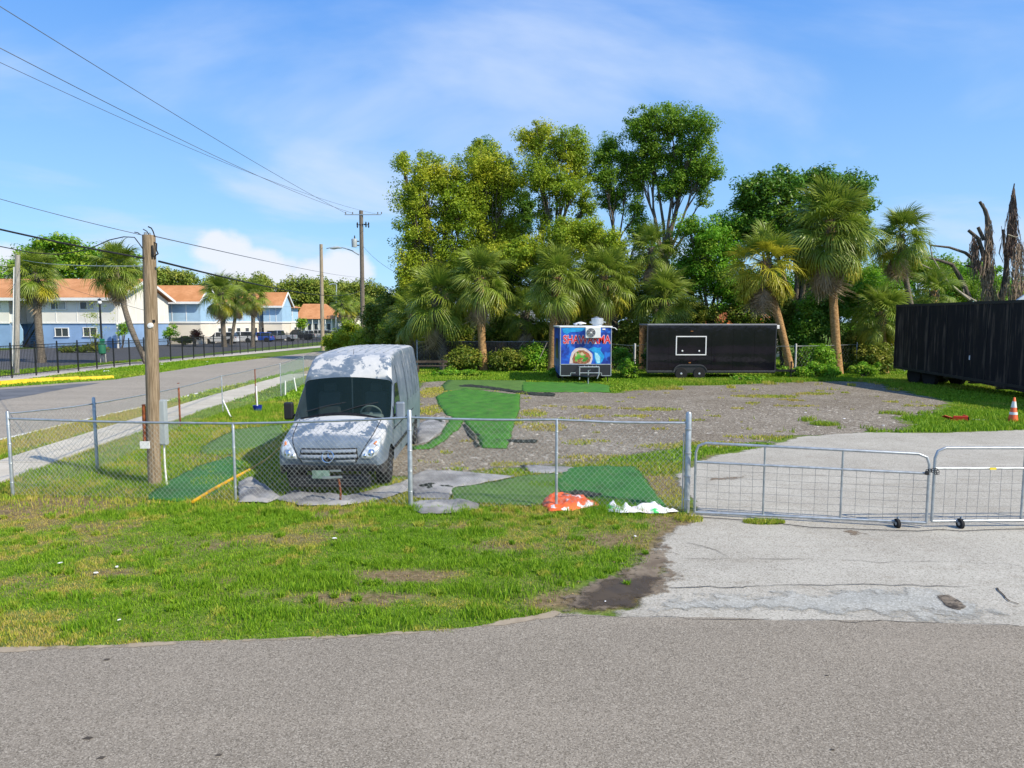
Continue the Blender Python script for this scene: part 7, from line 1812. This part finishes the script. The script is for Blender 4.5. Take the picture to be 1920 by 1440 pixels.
def text(name, s, size, loc, mat, par, ext=.004, rot=(R(90), 0, 0), sx=1.0, off=0.0):
    cu = bpy.data.curves.new(name, 'FONT'); cu.body = s; cu.size = size; cu.extrude = ext; cu.align_x = 'CENTER'; cu.align_y = 'CENTER'; cu.offset = off
    tmp = bpy.data.objects.new(name + '_curve', cu); COL.objects.link(tmp); dg = bpy.context.evaluated_depsgraph_get(); me = bpy.data.meshes.new_from_object(tmp.evaluated_get(dg)); bpy.data.objects.remove(tmp); me.materials.clear(); me.materials.append(mat); o = bpy.data.objects.new(name, me); COL.objects.link(o); o.parent = par; o.location = loc; o.rotation_euler = rot; o.scale = (sx, 1, 1); return o
tx = (kx(zi(715, 0)[0])); tz = kz(zi(0, 590)[1])
text('printed_lettering_outline', 'SHAWARMA', .60, (tx, -.011, tz), plain('white_print', (.62, .68, .85), .4, .4), bt, .002, sx=.74, off=.034)
text('printed_lettering', 'SHAWARMA', .60, (tx, -.016, tz), plain('red_print', (.72, .03, .03), .35, .5), bt, .002, sx=.74, off=.014)
# air conditioner on the front wall
ac = MB(); ax0, ax1 = kx(zi(680, 0)[0]), kx(zi(965, 0)[0]); az0, az1 = kz(zi(0, 550)[1]), kz(zi(0, 345)[1])
ac.bb((ax0, -.33, az0), (ax1, -.03, az1)); acb = ac.build('air_conditioner', M_WHITE, bt, bevel=.02)
m = MB(); cxx = ax0 + (ax1 - ax0) * .36; czz = (az0 + az1) / 2; rr = (az1 - az0) * .41
m.lathe([(0, 0), (rr, 0), (rr, -.008), (0, -.008)], (cxx, -.335, czz), 24, 'y'); m.build('fan_opening', plain('fan_dark', (.05, .05, .055), .6, .3), acb)
m = MB()
for k in range(1, 6): q = rr * k / 5; m.tube([(cxx + q * math.cos(a), -.348, czz + q * math.sin(a)) for a in [i * math.pi / 10 for i in range(21)]], .006, 4, False)
for k in range(8): a = k * math.pi / 4; m.tube([(cxx, -.348, czz), (cxx + rr * math.cos(a), -.348, czz + rr * math.sin(a))], .005, 4, False)
m.build('fan_grille', M_ALU, acb)
m = MB(); m.lathe([(0, 0), (rr * .2, 0), (rr * .2, -.02), (0, -.025)], (cxx, -.348, czz), 12, 'y'); m.build('fan_hub', M_WHITE, acb)
m = MB(); m.bb((ax0 + .1, -.03, az0 - .02), (ax0 + .15, .0, az0 + .3)); m.bb((ax1 - .15, -.03, az0 - .02), (ax1 - .1, 0, az0 + .3)); m.build('bracket', M_ALU, acb)
# roof vents
m = MB(); c = (kx(zi(955, 0)[0]), .9, ztop + .04); m.lathe([(.27, 0), (.27, .12), (.33, .13), (.33, .40), (.28, .43), (0, .43)], c, 26); rv = m.build('roof_fan', M_ALU, bt, smooth=30)
m = MB(); m.lathe([(.12, 0), (.16, .03), (.05, .07), (0, .08)], (c[0] - .04, c[1], c[2] + .43), 14); m.build('fan_cap', M_GALV, rv)
m = MB(); m.box((c[0] + .38, c[1], c[2] + .22), (.14, .2, .06), (0, R(20), 0)); m.box((c[0] - .36, c[1], c[2] + .2), (.1, .16, .1)); m.build('hinge', M_GALV, rv)
m = MB(); c = (kx(zi(640, 0)[0]), 1.2, ztop + .04); m.lathe([(.08, 0), (.08, .10), (.30, .12), (.30, .16), (.10, .22), (0, .23)], c, 20); m.build('roof_vent', M_WHITE, bt, smooth=30)
m = MB(); c = (kx(zi(520, 0)[0]), .7, ztop + .04); m.lathe([(.05, 0), (.05, .08), (.14, .10), (.10, .15), (0, .16)], c, 14); m.build('pipe_vent', M_ALU, bt, smooth=30)
m = MB(); m.box((kx(zi(1040, 0)[0]), -.02, kz(zi(0, 385)[1])), (.16, .03, .07)); m.build('marker_light', M_WHITE, bt, bevel=.01)
m = MB(); m.tube([(hw_ - .1, -.04, ztop - .02), (hw_ + .15, -.1, ztop - .05), (hw_ + .26, -.1, ztop - .15)], .025, 6); m.build('awning_bracket', M_WHITE, bt)
# tongue, rack and jack
m = MB(); m.tube([(-.75, .1, .38), (0, -1.25, .42)], .05, 6); m.tube([(.75, .1, .38), (0, -1.25, .42)], .05, 6); m.tube([(0, -1.2, .44), (0, -1.5, .46)], .06, 8); m.build('tongue', M_BLACKM, bt)
m = MB(); rx0, rx1 = kx(1085), kx(1121); rz0, rz1 = kz(698), kz(687)
m.tube([(rx0, -.5, rz1), (rx1, -.5, rz1)], .028, 8); m.tube([(rx0, -.5, rz0), (rx1, -.5, rz0)], .022, 8); m.tube([(rx0, -.5, rz1), (rx0, -.5, .22)], .026, 8); m.tube([(rx1, -.5, rz1), (rx1, -.5, rz0 - .06), (rx1 - .1, -.5, .26)], .026, 8)
for f in (.25, .45, .65, .85): m.tube([(rx0 + (rx1 - rx0) * f, -.5, rz1 + .02), (rx0 + (rx1 - rx0) * f, -.5, rz1 + .07)], .02, 6)
m.tube([(rx0, -.5, rz1), (rx0, 0, rz1)], .02, 6); m.tube([(rx1, -.5, rz1), (rx1, 0, rz1)], .02, 6); m.build('front_rack', M_ALU, bt, smooth=50)
m = MB(); m.tube([(.02, -1.1, 0.02), (.02, -1.1, .75)], .03, 8); m.lathe([(.1, 0), (.1, .02), (0, .03)], (.02, -1.1, 0), 10); m.tube([(.02, -1.1, .72), (.12, -1.15, .76)], .015, 6); m.build('jack', M_GALV, bt, smooth=50)
for sd in (-1, 1):
    for wy in (2.3, 3.15): wheel(bt, (sd * (hw_ - .14), wy, .33), .33, .2, 'x', M_ALU)
    m = MB(); m.tube([(sd * (hw_ - .15), .25, .0), (sd * (hw_ - .15), .25, .4)], .03, 6); m.build('stabiliser', M_BLACKM, bt)
m = MB(); m.bb((-hw_ - .012, .0, zbt), (-hw_ - .002, .08, ztop - .03)); m.build('corner_trim', M_ALU, bt)
m = MB(); m.bb((-hw_ - .018, 1.4, 1.2), (-hw_ - .001, 3.4, 2.3)); m.build('serving_hatch', plain('dark_guard', (.028, .028, .034), .35, .5), bt)

# ================================================================ BLACK CONCESSION TRAILER
KY = 37.9; xa, xb = P(1213, 700, KY).x, P(1453, 700, KY).x; kt_ = P(0, 608, KY).z; kb_ = P(0, 700, KY).z
ko = Vector(((xa + xb) / 2, KY, 0)); kt = thing('concession_trailer', 'long glossy black enclosed trailer with a framed serving window and twin wheels', 'trailer', ko); kl = (xb - xa) / 2
t = NT('glossy_black_panels', .12, .4); t.color(t.mix(t.rng(t.noise(t.obj(), .8, 4), .35, .65), (.004, .004, .009), (.009, .008, .013))); t.bump(t.noise(t.map(t.obj(), (1, 1, 1.2)), 1.1, 3), .03, .08); t.rough(t.rng(t.noise(t.obj(), 5, 5), .4, .7, .03, .08)); M_KP = t.m
for i in range(6):
    a = -kl + i * kl / 3; m = MB(); m.bb((a + .004, 0, kb_ + .12), (a + kl / 3 - .004, .03, kt_ - .06)); m.build('side_panel', M_KP, kt)
m = MB(); m.bb((-kl + .001, .03, kb_ + .1), (kl - .001, 2.45, kt_ - .05)); m.build('body', M_KP, kt)
m = MB(); m.bb((-kl - .02, -.02, kt_ - .06), (kl + .02, 2.5, kt_ + .02)); m.build('roof', plain('grey_roof_trim', (.28, .28, .29), .4, .5, .4), kt, bevel=.012)
m = MB(); m.bb((-kl, -.012, kb_ + .02), (kl, .1, kb_ + .12)); m.build('bottom_rail', M_BLACKM, kt)
m = MB(); m.bb((-kl, -.02, kb_ + .12), (kx_ := (P(1280, 0, KY).x - ko.x), -.005, kb_ + .14)); m.bb((P(1345, 0, KY).x - ko.x, -.02, kb_ + .12), (kl, -.005, kb_ + .14)); m.build('trim_strip', plain('grey_roof_trim', (.28, .28, .29), .4, .5, .4), kt)
for x in (-kl, kl): m = MB(); m.bb((x - .04, -.016, kb_ + .1), (x + .03, .03, kt_ - .06)); m.build('corner_post', plain('corner_black', (.03, .03, .033), .3, .5), kt)
qx = lambda px: P(px, 0, KY).x - ko.x; qz = lambda py: P(0, py, KY).z
w0, w1, h0, h1 = qx(1281), qx(1341), qz(666), qz(630)
fr = MB(); f_ = .055
fr.bb((w0, -.04, h1 - f_), (w1, 0, h1)); fr.bb((w0, -.04, h0), (w1, 0, h0 + f_)); fr.bb((w0, -.04, h0 + f_), (w0 + f_, 0, h1 - f_)); fr.bb((w1 - f_, -.04, h0 + f_), (w1, 0, h1 - f_)); fw = fr.build('window_frame', M_WHITE, kt)
m = MB(); m.bb((w0 + f_, -.02, h0 + f_), (w1 - f_, -.001, h1 - f_)); m.build('window_hatch', M_KP, fw)
for px in (1294, 1327): m = MB(); m.lathe([(0, -.03), (.045, -.02), (.05, 0)], (qx(px), -.02, qz(658)), 12, 'y'); m.build('latch', M_WHITE, fw)
m = MB(); m.box((qx(1309), -.02, qz(680)), (.12, .03, .05)); m.build('marker_light', plain('amber_dark', (.3, .12, .03), .4, .4), kt); m = MB(); m.box((qx(1312), -.02, qz(621)), (.14, .02, .04)); m.build('marker_light', plain('amber_dark', (.3, .12, .03), .4, .4), kt)
r = .37
for px in (1292.5, 1328): wheel(kt, (qx(px), .045, .345), .345, .22, 'y', plain('dark_rim', (.10, .10, .11), .35, .5, .4))
for px in (1292.5, 1328): m = MB(); m.lathe([(0, -.03), (.06, -.02), (.065, 0)], (qx(px), -.065, .345), 10, 'y'); m.build('hub_cap', M_ALU, kt)
m = MB(); cx1, cx2 = qx(1292.5), qx(1328); arc = [(cx1 - .46, .50)] + [(cx1 + .44 * math.cos(a), .42 + .44 * math.sin(a)) for a in [math.pi * (1 - k / 8 * .5) for k in range(1, 9)]] + [(cx2 + .44 * math.cos(a), .42 + .44 * math.sin(a)) for a in [math.pi * (.5 - k / 8 * .5) for k in range(0, 8)]] + [(cx2 + .46, .50)]
out = arc; inn = [(x * .985 + (cx1 + cx2) / 2 * .015, z - .06) for x, z in arc]
m.add([(x, -.08, z) for x, z in out] + [(x, .1, z) for x, z in out], [(i, i + 1, i + 1 + len(out), i + len(out)) for i in range(len(out) - 1)]); m.add([(x, -.08, z) for x, z in out] + [(x, -.08, z) for x, z in inn], [(i, i + 1, i + 1 + len(out), i + len(out)) for i in range(len(out) - 1)])
m.build('fender', plain('fender_grey', (.06, .06, .065), .4, .5, .2), kt, smooth=40)
m = MB(); m.extr([(x, z) for x, z in out] + [(out[-1][0], .40), (out[0][0], .40)], -.014, .0, 'y'); m.build('wheel_well', plain('corner_black', (.03, .03, .033), .3, .5), kt)
m = MB(); m.bb((kl, .5, .42), (kl + 1.35, .62, .54)); m.bb((kl, 1.5, .42), (kl + 1.35, 1.6, .54)); m.bb((kl + 1.2, .6, .40), (kl + 1.6, 1.5, .52)); m.tube([(kl + 1.1, .5, 0), (kl + 1.1, .5, 1.0)], .04, 8); m.build('tongue', M_BLACKM, kt)
m = MB(); m.box((kl + .12, .3, kt_ - .15), (.22, .3, .22)); m.build('vent_box', M_WHITE, kt, bevel=.02)

# ================================================================ BLACK SEMI TRAILER (right)
S0 = Vector((P(1680, 600, 36).x, 36, 0)); S1 = Vector((21.9, 20.5, 0)); so = S0; d_ = (S1 - S0).normalized(); nr_ = Vector((-d_.y, d_.x, 0))
if nr_.x < 0: nr_ = -nr_
sm = thing('semi_trailer', 'long weathered black box semi trailer along the right side of the yard', 'semi trailer', so)
L_ = (S1 - S0).length
def zlo(t): return P(0, 690, 36).z + (.12 - P(0, 690, 36).z) * t * 1.1 if t < .6 else .42
def ztp(t): return P(0, 572, 36).z + .02 * t
def zlow(t): return max(.16, .78 - 1.12 * t)
t = NT('weathered_black_panel', .5, .25); p_ = t.obj(); f = t.noise(t.map(p_, (.8, .8, .12)), 3.2, 6, .7); g_ = t.noise(t.map(p_, (3, 3, .25)), 2.0, 4, .6)
c = t.mix(t.rng(f, .5, .75), (.006, .006, .010), (.026, .020, .018)); c = t.mix(t.rng(g_, .50, .66, 0, .55), c, (.12, .088, .068)); t.color(c); M_SP = t.m
n_p = 13
for i in range(n_p):
    t0, t1 = i / n_p + .0006, (i + 1) / n_p - .0006; a = S0 + d_ * L_ * t0; b = S0 + d_ * L_ * t1; jog = random.uniform(0, .012)
    m = MB(so); q = [(a, zlow(t0) + .12), (b, zlow(t1) + .12), (b, ztp(t1) - .1), (a, ztp(t0) - .1)]
    vs = [Vector((p.x, p.y, z)) - nr_ * jog for p, z in q] + [Vector((p.x, p.y, z)) + nr_ * .05 for p, z in q]; m.add(vs, [(0, 1, 2, 3), (7, 6, 5, 4), (0, 4, 5, 1), (1, 5, 6, 2), (2, 6, 7, 3), (3, 7, 4, 0)]); m.build('side_panel', M_SP, sm)
    m = MB(so); m.add([Vector((a.x, a.y, zlow(t0) + .12)) - nr_ * .02 + d_ * k for k in (-.02, .03)] + [Vector((a.x, a.y, ztp(t0) - .1)) - nr_ * .02 + d_ * k for k in (.03, -.02)] + [Vector((a.x, a.y, zlow(t0) + .12)) + d_ * k for k in (-.02, .03)] + [Vector((a.x, a.y, ztp(t0) - .1)) + d_ * k for k in (.03, -.02)], [(0, 1, 2, 3), (7, 6, 5, 4), (0, 4, 5, 1), (1, 5, 6, 2), (2, 6, 7, 3), (3, 7, 4, 0)]); m.build('panel_seam', plain('seam_black', (.02, .019, .02), .4, .4), sm)
def bar(m, z0f, z1f, o0, o1, t0=0, t1=1):
    a = S0 + d_ * L_ * t0; b = S0 + d_ * L_ * t1; vs = []
    for (p, t) in ((a, t0), (b, t1)):
        for z, o_ in ((z0f(t), o0), (z1f(t), o0), (z1f(t), o1), (z0f(t), o1)): vs.append(Vector((p.x, p.y, z)) + nr_ * o_)
    m.add(vs, [(0, 1, 2, 3), (7, 6, 5, 4), (0, 4, 5, 1), (1, 5, 6, 2), (2, 6, 7, 3), (3, 7, 4, 0)])
m = MB(so); bar(m, lambda t: ztp(t) - .1, lambda t: ztp(t) + .02, -.03, 2.5, -.001, 1.001); m.build('top_rail', plain('top_rail_black', (.02, .02, .022), .4, .4), sm)
m = MB(so); bar(m, lambda t: zlow(t), lambda t: zlow(t) + .12, -.02, .1); bar(m, lambda t: zlow(t), lambda t: zlow(t) + .12, 2.3, 2.44); m.build('bottom_rail', plain('top_rail_black', (.02, .02, .022), .4, .4), sm)
m = MB(so); bar(m, lambda t: zlow(t) + .1, lambda t: ztp(t) - .08, .051, 2.42); m.build('body', M_SP, sm)
m = MB(so)
for i in range(10): bar(m, lambda t: zlow(t) + .0, lambda t: zlow(t) + .08, .1, 2.3, i / 10 + .02, i / 10 + .03)
m.build('cross_members', M_BLACKM, sm)
for tt in (.06, .13):
    for oo in (.55, 2.0):
        c = S0 + d_ * L_ * tt + nr_ * oo; rot_ = MB(); 
        mb = MB(); mb.lathe([(.3, -.13), (.46, -.13), (.5, -.1), (.5, .1), (.46, .13), (.3, .13)], (0, 0, 0), 22, 'x'); w_ = mb.build('wheel', M_RUBBER, sm, smooth=45); w_.location = c - so + Vector((0, 0, .5)); w_.rotation_euler = (0, 0, math.atan2(nr_.y, nr_.x))
        mb = MB(); mb.lathe([(0, -.1), (.12, -.1), (.3, -.06), (.3, .06), (.12, .1), (0, .1)], (0, 0, 0), 18, 'x'); mb.build('rim', M_BLACKM, w_, smooth=45)
for oo in (.4, 2.0): m = MB(so); c = S0 + d_ * L_ * .72 + nr_ * oo; m.tube([c, c + Vector((0, 0, .55))], .07, 8); m.build('landing_leg', M_BLACKM, sm)
m = MB(so)
for (tt, zz_0) in ((.33, 1.6), (.53, 1.5)): c = S0 + d_ * L_ * tt - nr_ * .03; m.box((c.x, c.y, zz_0), (.03, .04, .2))
m.build('marker_strip', M_WHITE, sm)

# ================================================================ cone, crate, tarp, banner, bucket and the rest
M_CONE = plain('orange_cone', (.80, .13, .03), .5, .4, var=.1)
g = G(1899, 792); o = thing('traffic_cone', 'orange traffic cone with white bands standing on the grass by the semi trailer', 'traffic cone', g)
Hc = P(0, 745, g.y).z
m = MB(); m.lathe([(.15, .02), (.145, .04), (.028, Hc - .005), (.02, Hc), (0, Hc)], (0, 0, 0), 24); cn = m.build('cone_body', M_CONE, o, smooth=50)
m = MB(); m.box((0, 0, .015), (.36, .36, .03)); m.build('base', M_CONE, o, bevel=.01)
def cr(z): return .145 + (.028 - .145) * (z - .04) / (Hc - .045) + .004
for z0, z1 in ((Hc * .60, Hc * .84), (Hc * .32, Hc * .42)): m = MB(); m.lathe([(cr(z0), z0), (cr(z1), z1)], (0, 0, 0), 24); m.build('reflective_band', M_WHITE, cn, smooth=50)
g = G(1800, 792); o = thing('red_crate', 'broken red plastic crate lying open in the grass left of the cone', 'crate', g, R(-12))
M_RED = plain('red_plastic', (.62, .05, .03), .5, .4)
m = MB(); m.box((0, 0, .11), (.42, .03, .20), (R(12), 0, 0)); m.build('side_panel', M_RED, o, bevel=.005); m = MB(); m.box((.20, .14, .12), (.03, .30, .20)); m.build('side_panel', M_RED, o, bevel=.005)
m = MB(); m.box((-.05, .16, .05), (.46, .34, .03), (0, R(8), 0)); m.build('bottom_panel', M_RED, o, bevel=.005); m = MB(); m.box((-.32, .1, .14), (.30, .22, .02), (R(-20), R(18), 0)); m.build('lid', M_RED, o, bevel=.004)
m = MB(); m.box((.24, .03, .12), (.02, .09, .12)); m.build('handle', M_SEAM, o)
g = G(1838, 790); o = thing('grey_board', 'thin grey board lying in the grass between the crate and the cone', 'board', g, R(4)); m = MB(); m.box((0, 0, .05), (.5, .08, .025), (0, R(3), 0)); m.build('plank', M_GALVW, o)
def tarp_mat(name, cols, sc):
    t = NT(name, .4, .4); c = cols[0]; 
    for i, q in enumerate(cols[1:]): f = t.noise(t.map(t.pos(), (1, 1, 2), (i * 3.1, i, 0)), sc, 3, .5, .3); c = t.mix(t.rng(f, .57, .62), c, q)
    t.color(c); return t.m
cloth('tarp', 'crumpled orange and white tarp heaped against the fence by the fourth post', 'tarp', [(1016, 950), (1020, 938), (1048, 930), (1080, 933), (1112, 942), (1124, 950), (1085, 958), (1070, 962), (1030, 962)], tarp_mat('orange_tarp', [(.78, .13, .03), (.75, .16, .05), (.78, .72, .70)], 4), .08, .3, .045, 95, z=.06)
cloth('banner', 'crumpled white plastic banner with a green patch lying along the fence', 'banner', [(1130, 952), (1150, 950), (1180, 957), (1215, 955), (1240, 954), (1272, 963), (1220, 966), (1160, 966), (1140, 962)], tarp_mat('banner_print', [(.74, .74, .76), (.05, .50, .12), (.68, .60, .64)], 3.5), .11, .25, .045, 96, z=.05)
# yellow hose / strip
g = G(440, 903); o = thing('yellow_strip', 'yellow strap lying across the turf from the fence post toward the van', 'strap', g); m = MB(g)
m.tube([G(a, b) + Vector((0, 0, .05)) for a, b in [(362, 946), (400, 922), (440, 900), (470, 884), (500, 866), (522, 846), (545, 828)]], [.03] * 7, 6); m.build('strap', plain('yellow_strap', (.65, .36, .02), .6, .3, var=.2), o, smooth=60)
# blue bucket with white pipe, leaning pipes by the side fence
g = G(483, 773); o = thing('blue_bucket', 'small blue bucket with a white pipe standing in it near the sidewalk', 'bucket', g)
m = MB(); m.lathe([(0, .01), (.13, .01), (.16, .24), (.165, .25), (.15, .25), (.12, .03), (0, .03)], (0, 0, 0), 20); m.build('pail', plain('blue_plastic', (.01, .03, .30), .4, .5), o, smooth=40)
m = MB(); m.tube([(0, 0, .04), (-.02, 0, P(0, 724, g.y).z)], .028, 10); m.build('pipe', M_WHITE, o, smooth=50)
g = G(433, 784); o = thing('leaning_pipe', 'white pipe leaning against the side fence with a dark foot', 'pipe', g); q = P(418, 750, g.y + .3) - g
m = MB(); m.tube([(0, 0, .03), q], .022, 8); m.build('pipe', M_WHITE, o, smooth=50); m = MB(); m.box((.04, 0, .03), (.22, .1, .05)); m.build('foot', M_BLACK, o, bevel=.01)
g = G(535, 744); o = thing('white_stake', 'white stake standing beside the side fence just left of the van', 'stake', g); m = MB(); m.tube([(0, 0, 0), (.02, 0, P(0, 714, g.y).z)], .03, 8); m.build('stake', M_WHITE, o)
g = G(556, 735); o = thing('white_stake', 'white stake leaning left close to the van mirror', 'stake', g); m = MB(); m.tube([(0, 0, 0), P(551, 708, g.y) - g], .03, 8); m.build('stake', M_WHITE, o)
# green privacy cloth on the side fence by the van
g = G(527, 745); 
t = NT('green_screen_cloth', .8, .1); t.color((.22, .38, .28)); tr = t.n.new('ShaderNodeBsdfTransparent'); mx = t.n.new('ShaderNodeMixShader'); mx.inputs[0].default_value = .30; t.l.new(tr.outputs[0], mx.inputs[1]); t.l.new(t.b.outputs[0], mx.inputs[2]); t.l.new(mx.outputs[0], t.out.inputs[0])
a = Vector(sf[5]); b = Vector(sf[6]); o = thing('windscreen_cloth', 'thin see through green cloth tied on the side fence behind the van mirror', 'cloth', (a.x, a.y, 0)); m = MB((a.x, a.y, 0)); vs = []; n = 24
for i in range(n + 1):
    q = a.lerp(b, i / n); s_ = .03 * math.sin(i * 1.3)
    for k in range(5): z = .15 + (q.z - .2) * k / 4; vs.append((q.x + .03 + s_ * math.sin(k), q.y, z))
m.add(vs, [(i * 5 + k, (i + 1) * 5 + k, (i + 1) * 5 + k + 1, i * 5 + k + 1) for i in range(n) for k in range(4)]); m.build('cloth', t.m, o, smooth=60)
# bench behind the van
g = gb(808, 43); o = thing('bench', 'low dark wooden bench in front of the board fence', 'bench', g)
for y_, z_ in ((0, .45), (.16, .45), (.32, .7)): m = MB(); m.box((0, y_, z_), (2.0, .12, .04) if z_ < .6 else (2.0, .04, .14)); m.build('plank', M_BOARD, o)
for x in (-.8, .8): m = MB(); m.box((x, .08, .22), (.08, .34, .42)); m.build('leg', M_BOARD, o)
# leaning stick by the stout palm
g = G(1000, 697); o = thing('leaning_stick', 'long thin stick leaning on the stout orange palm trunk', 'stick', g); q = P(1026, 642, 44) - g; m = MB(); m.tube([(0, 0, 0), q], .03, 6); m.build('stick', M_PALE, o)
# litter
M_LIT = plain('paper_litter', (.8, .8, .8), .7, .2)
for i, (px, py, s_, lb) in enumerate([(627, 1013, .035, 'white scrap of paper on the grass below the van'), (112, 1060, .035, 'white scrap on the grass near the left edge of the verge'), (219, 1067, .03, 'tiny white scrap on a sandy spot of the verge'), (180, 1078, .03, 'tiny pale blue scrap on the left verge'), (224, 1167, .02, 'tiny white scrap low on the verge near the road'), (1191, 1009, .03, 'white scrap near the corner of the apron'),
                                      (256, 843, .07, 'crumpled white bag on the grass left of the utility pole'), (200, 697, .22, 'white litter in the grass across the side road'), (303, 684, .18, 'small white bag on the verge across the side road'), (388, 679, .14, 'flat white litter on the far green verge'), (1135, 1132, .014, 'white pebble in the wet hollow'), (1120, 957, .02, 'white scrap by the orange tarp'), (1510, 775, .05, 'pale lump on the gravel in the middle of the yard'), (1583, 786, .05, 'pale lump on the gravel near the weed tuft'), (1657, 799, .05, 'pale lump on the gravel by the grass edge')]):
    g = G(px, py); r_ = random.Random(i); m = MB(); bm = bmesh.new(); bmesh.ops.create_icosphere(bm, subdivisions=2, radius=s_ * .65)
    for v in bm.verts: v.co = Vector((v.co.x * 1.5, v.co.y, abs(v.co.z) * .45)) * r_.uniform(.6, 1.25) + Vector((0, 0, .03 if py > 950 else .02))
    me = bpy.data.meshes.new('litter'); bm.to_mesh(me); bm.free(); o = link_mesh('litter', me, None, M_LIT); o.location = g; o.rotation_euler = (0, 0, i); setprops(o, lb, 'litter', 'bits of litter')
# pebbles over the near gravel and apron edge
x, y = scatter(-3, 24, 13.2, 26, 26); k = inpoly(x, y, OL_GRAVEL) & clear(x, y, TURFS); x, y = x[k], y[k]; n = len(x)
s_ = rng.uniform(.012, .032, n) * (1 + 1.2 * (rng.random(n) > .95)); oc = np.array([(1, 0, 0), (0, 1, 0), (-1, 0, 0), (0, -1, 0), (0, 0, 1)], float); V_ = (oc[None] * s_[:, None, None] * rng.uniform(.6, 1.2, (n, 5, 1)) * np.array([1.2, 1, .7]) + np.stack([x, y, np.full(n, .006)], 1)[:, None]).reshape(-1, 3)
kk = np.arange(n) * 5; F_ = np.concatenate([np.stack([kk + a, kk + (a + 1) % 4, kk + 4], 1) for a in range(4)])
t = NT('pebbles', .9, .2); v = t.attr('rnd'); t.color(t.mix(v, (.12, .10, .08), (.46, .42, .35))); o = link_mesh('pebbles', np_mesh('pebbles', V_, F_, t.m, {'rnd': np.repeat(rng.random(n), 5)})); setprops(o, 'loose pebbles scattered over the gravel yard', 'pebbles', kind='stuff')
# fallen leaves / thatch bits on the verge
x, y = scatter(-9, 3.5, 6, 11.5, 160); k = fov(x, y) & clear(x, y) ; x, y = x[k], y[k]; b_ = bareness(x, y); k = rng.random(len(x)) < .15 + .8 * b_; x, y = x[k], y[k]; n = len(x)
V_, F_ = leaf_quads(np.stack([x, y, np.full(n, .012)], 1), .014, 1.5, .4); V_[:, 2] = np.maximum(V_[:, 2], .004)
o = link_mesh('dry_leaves', np_mesh('dry_leaves', V_, F_, plain('dry_leaf', (.26, .17, .09), .9, .1, var=.5, scale=40))); setprops(o, 'dry leaf bits scattered over the bare patches of the verge', 'leaf litter', kind='stuff')

# fibre fringe round the turf pieces
for k_, (ol, c_) in enumerate([(TURFS[i], i) for i in (0, 1, 2, 3, 4, 5, 7)]):
    A = np.array(ol); seg_ = np.roll(A, -1, 0) - A; L_e = np.hypot(seg_[:, 0], seg_[:, 1]); n = int(L_e.sum() * 90); pick = rng.choice(len(A), n, p=L_e / L_e.sum()); q = A[pick] + seg_[pick] * rng.random((n, 1)) + rng.normal(0, .015, (n, 2))
    V_, F_ = leaf_quads(np.stack([q[:, 0], q[:, 1], np.full(n, .02)], 1), .022, .4, .25)
    V_[:, 2] = np.maximum(V_[:, 2], .008)
    o = link_mesh('turf_fibres', np_mesh('turf_fibres', V_, F_, [M_TURF, M_TURF2, M_TURF, M_TURF3, M_TURF2, M_TURF, M_TURF2][k_])); setprops(o, 'loose fibres along the cut edges of the turf', 'turf fibres', kind='stuff')
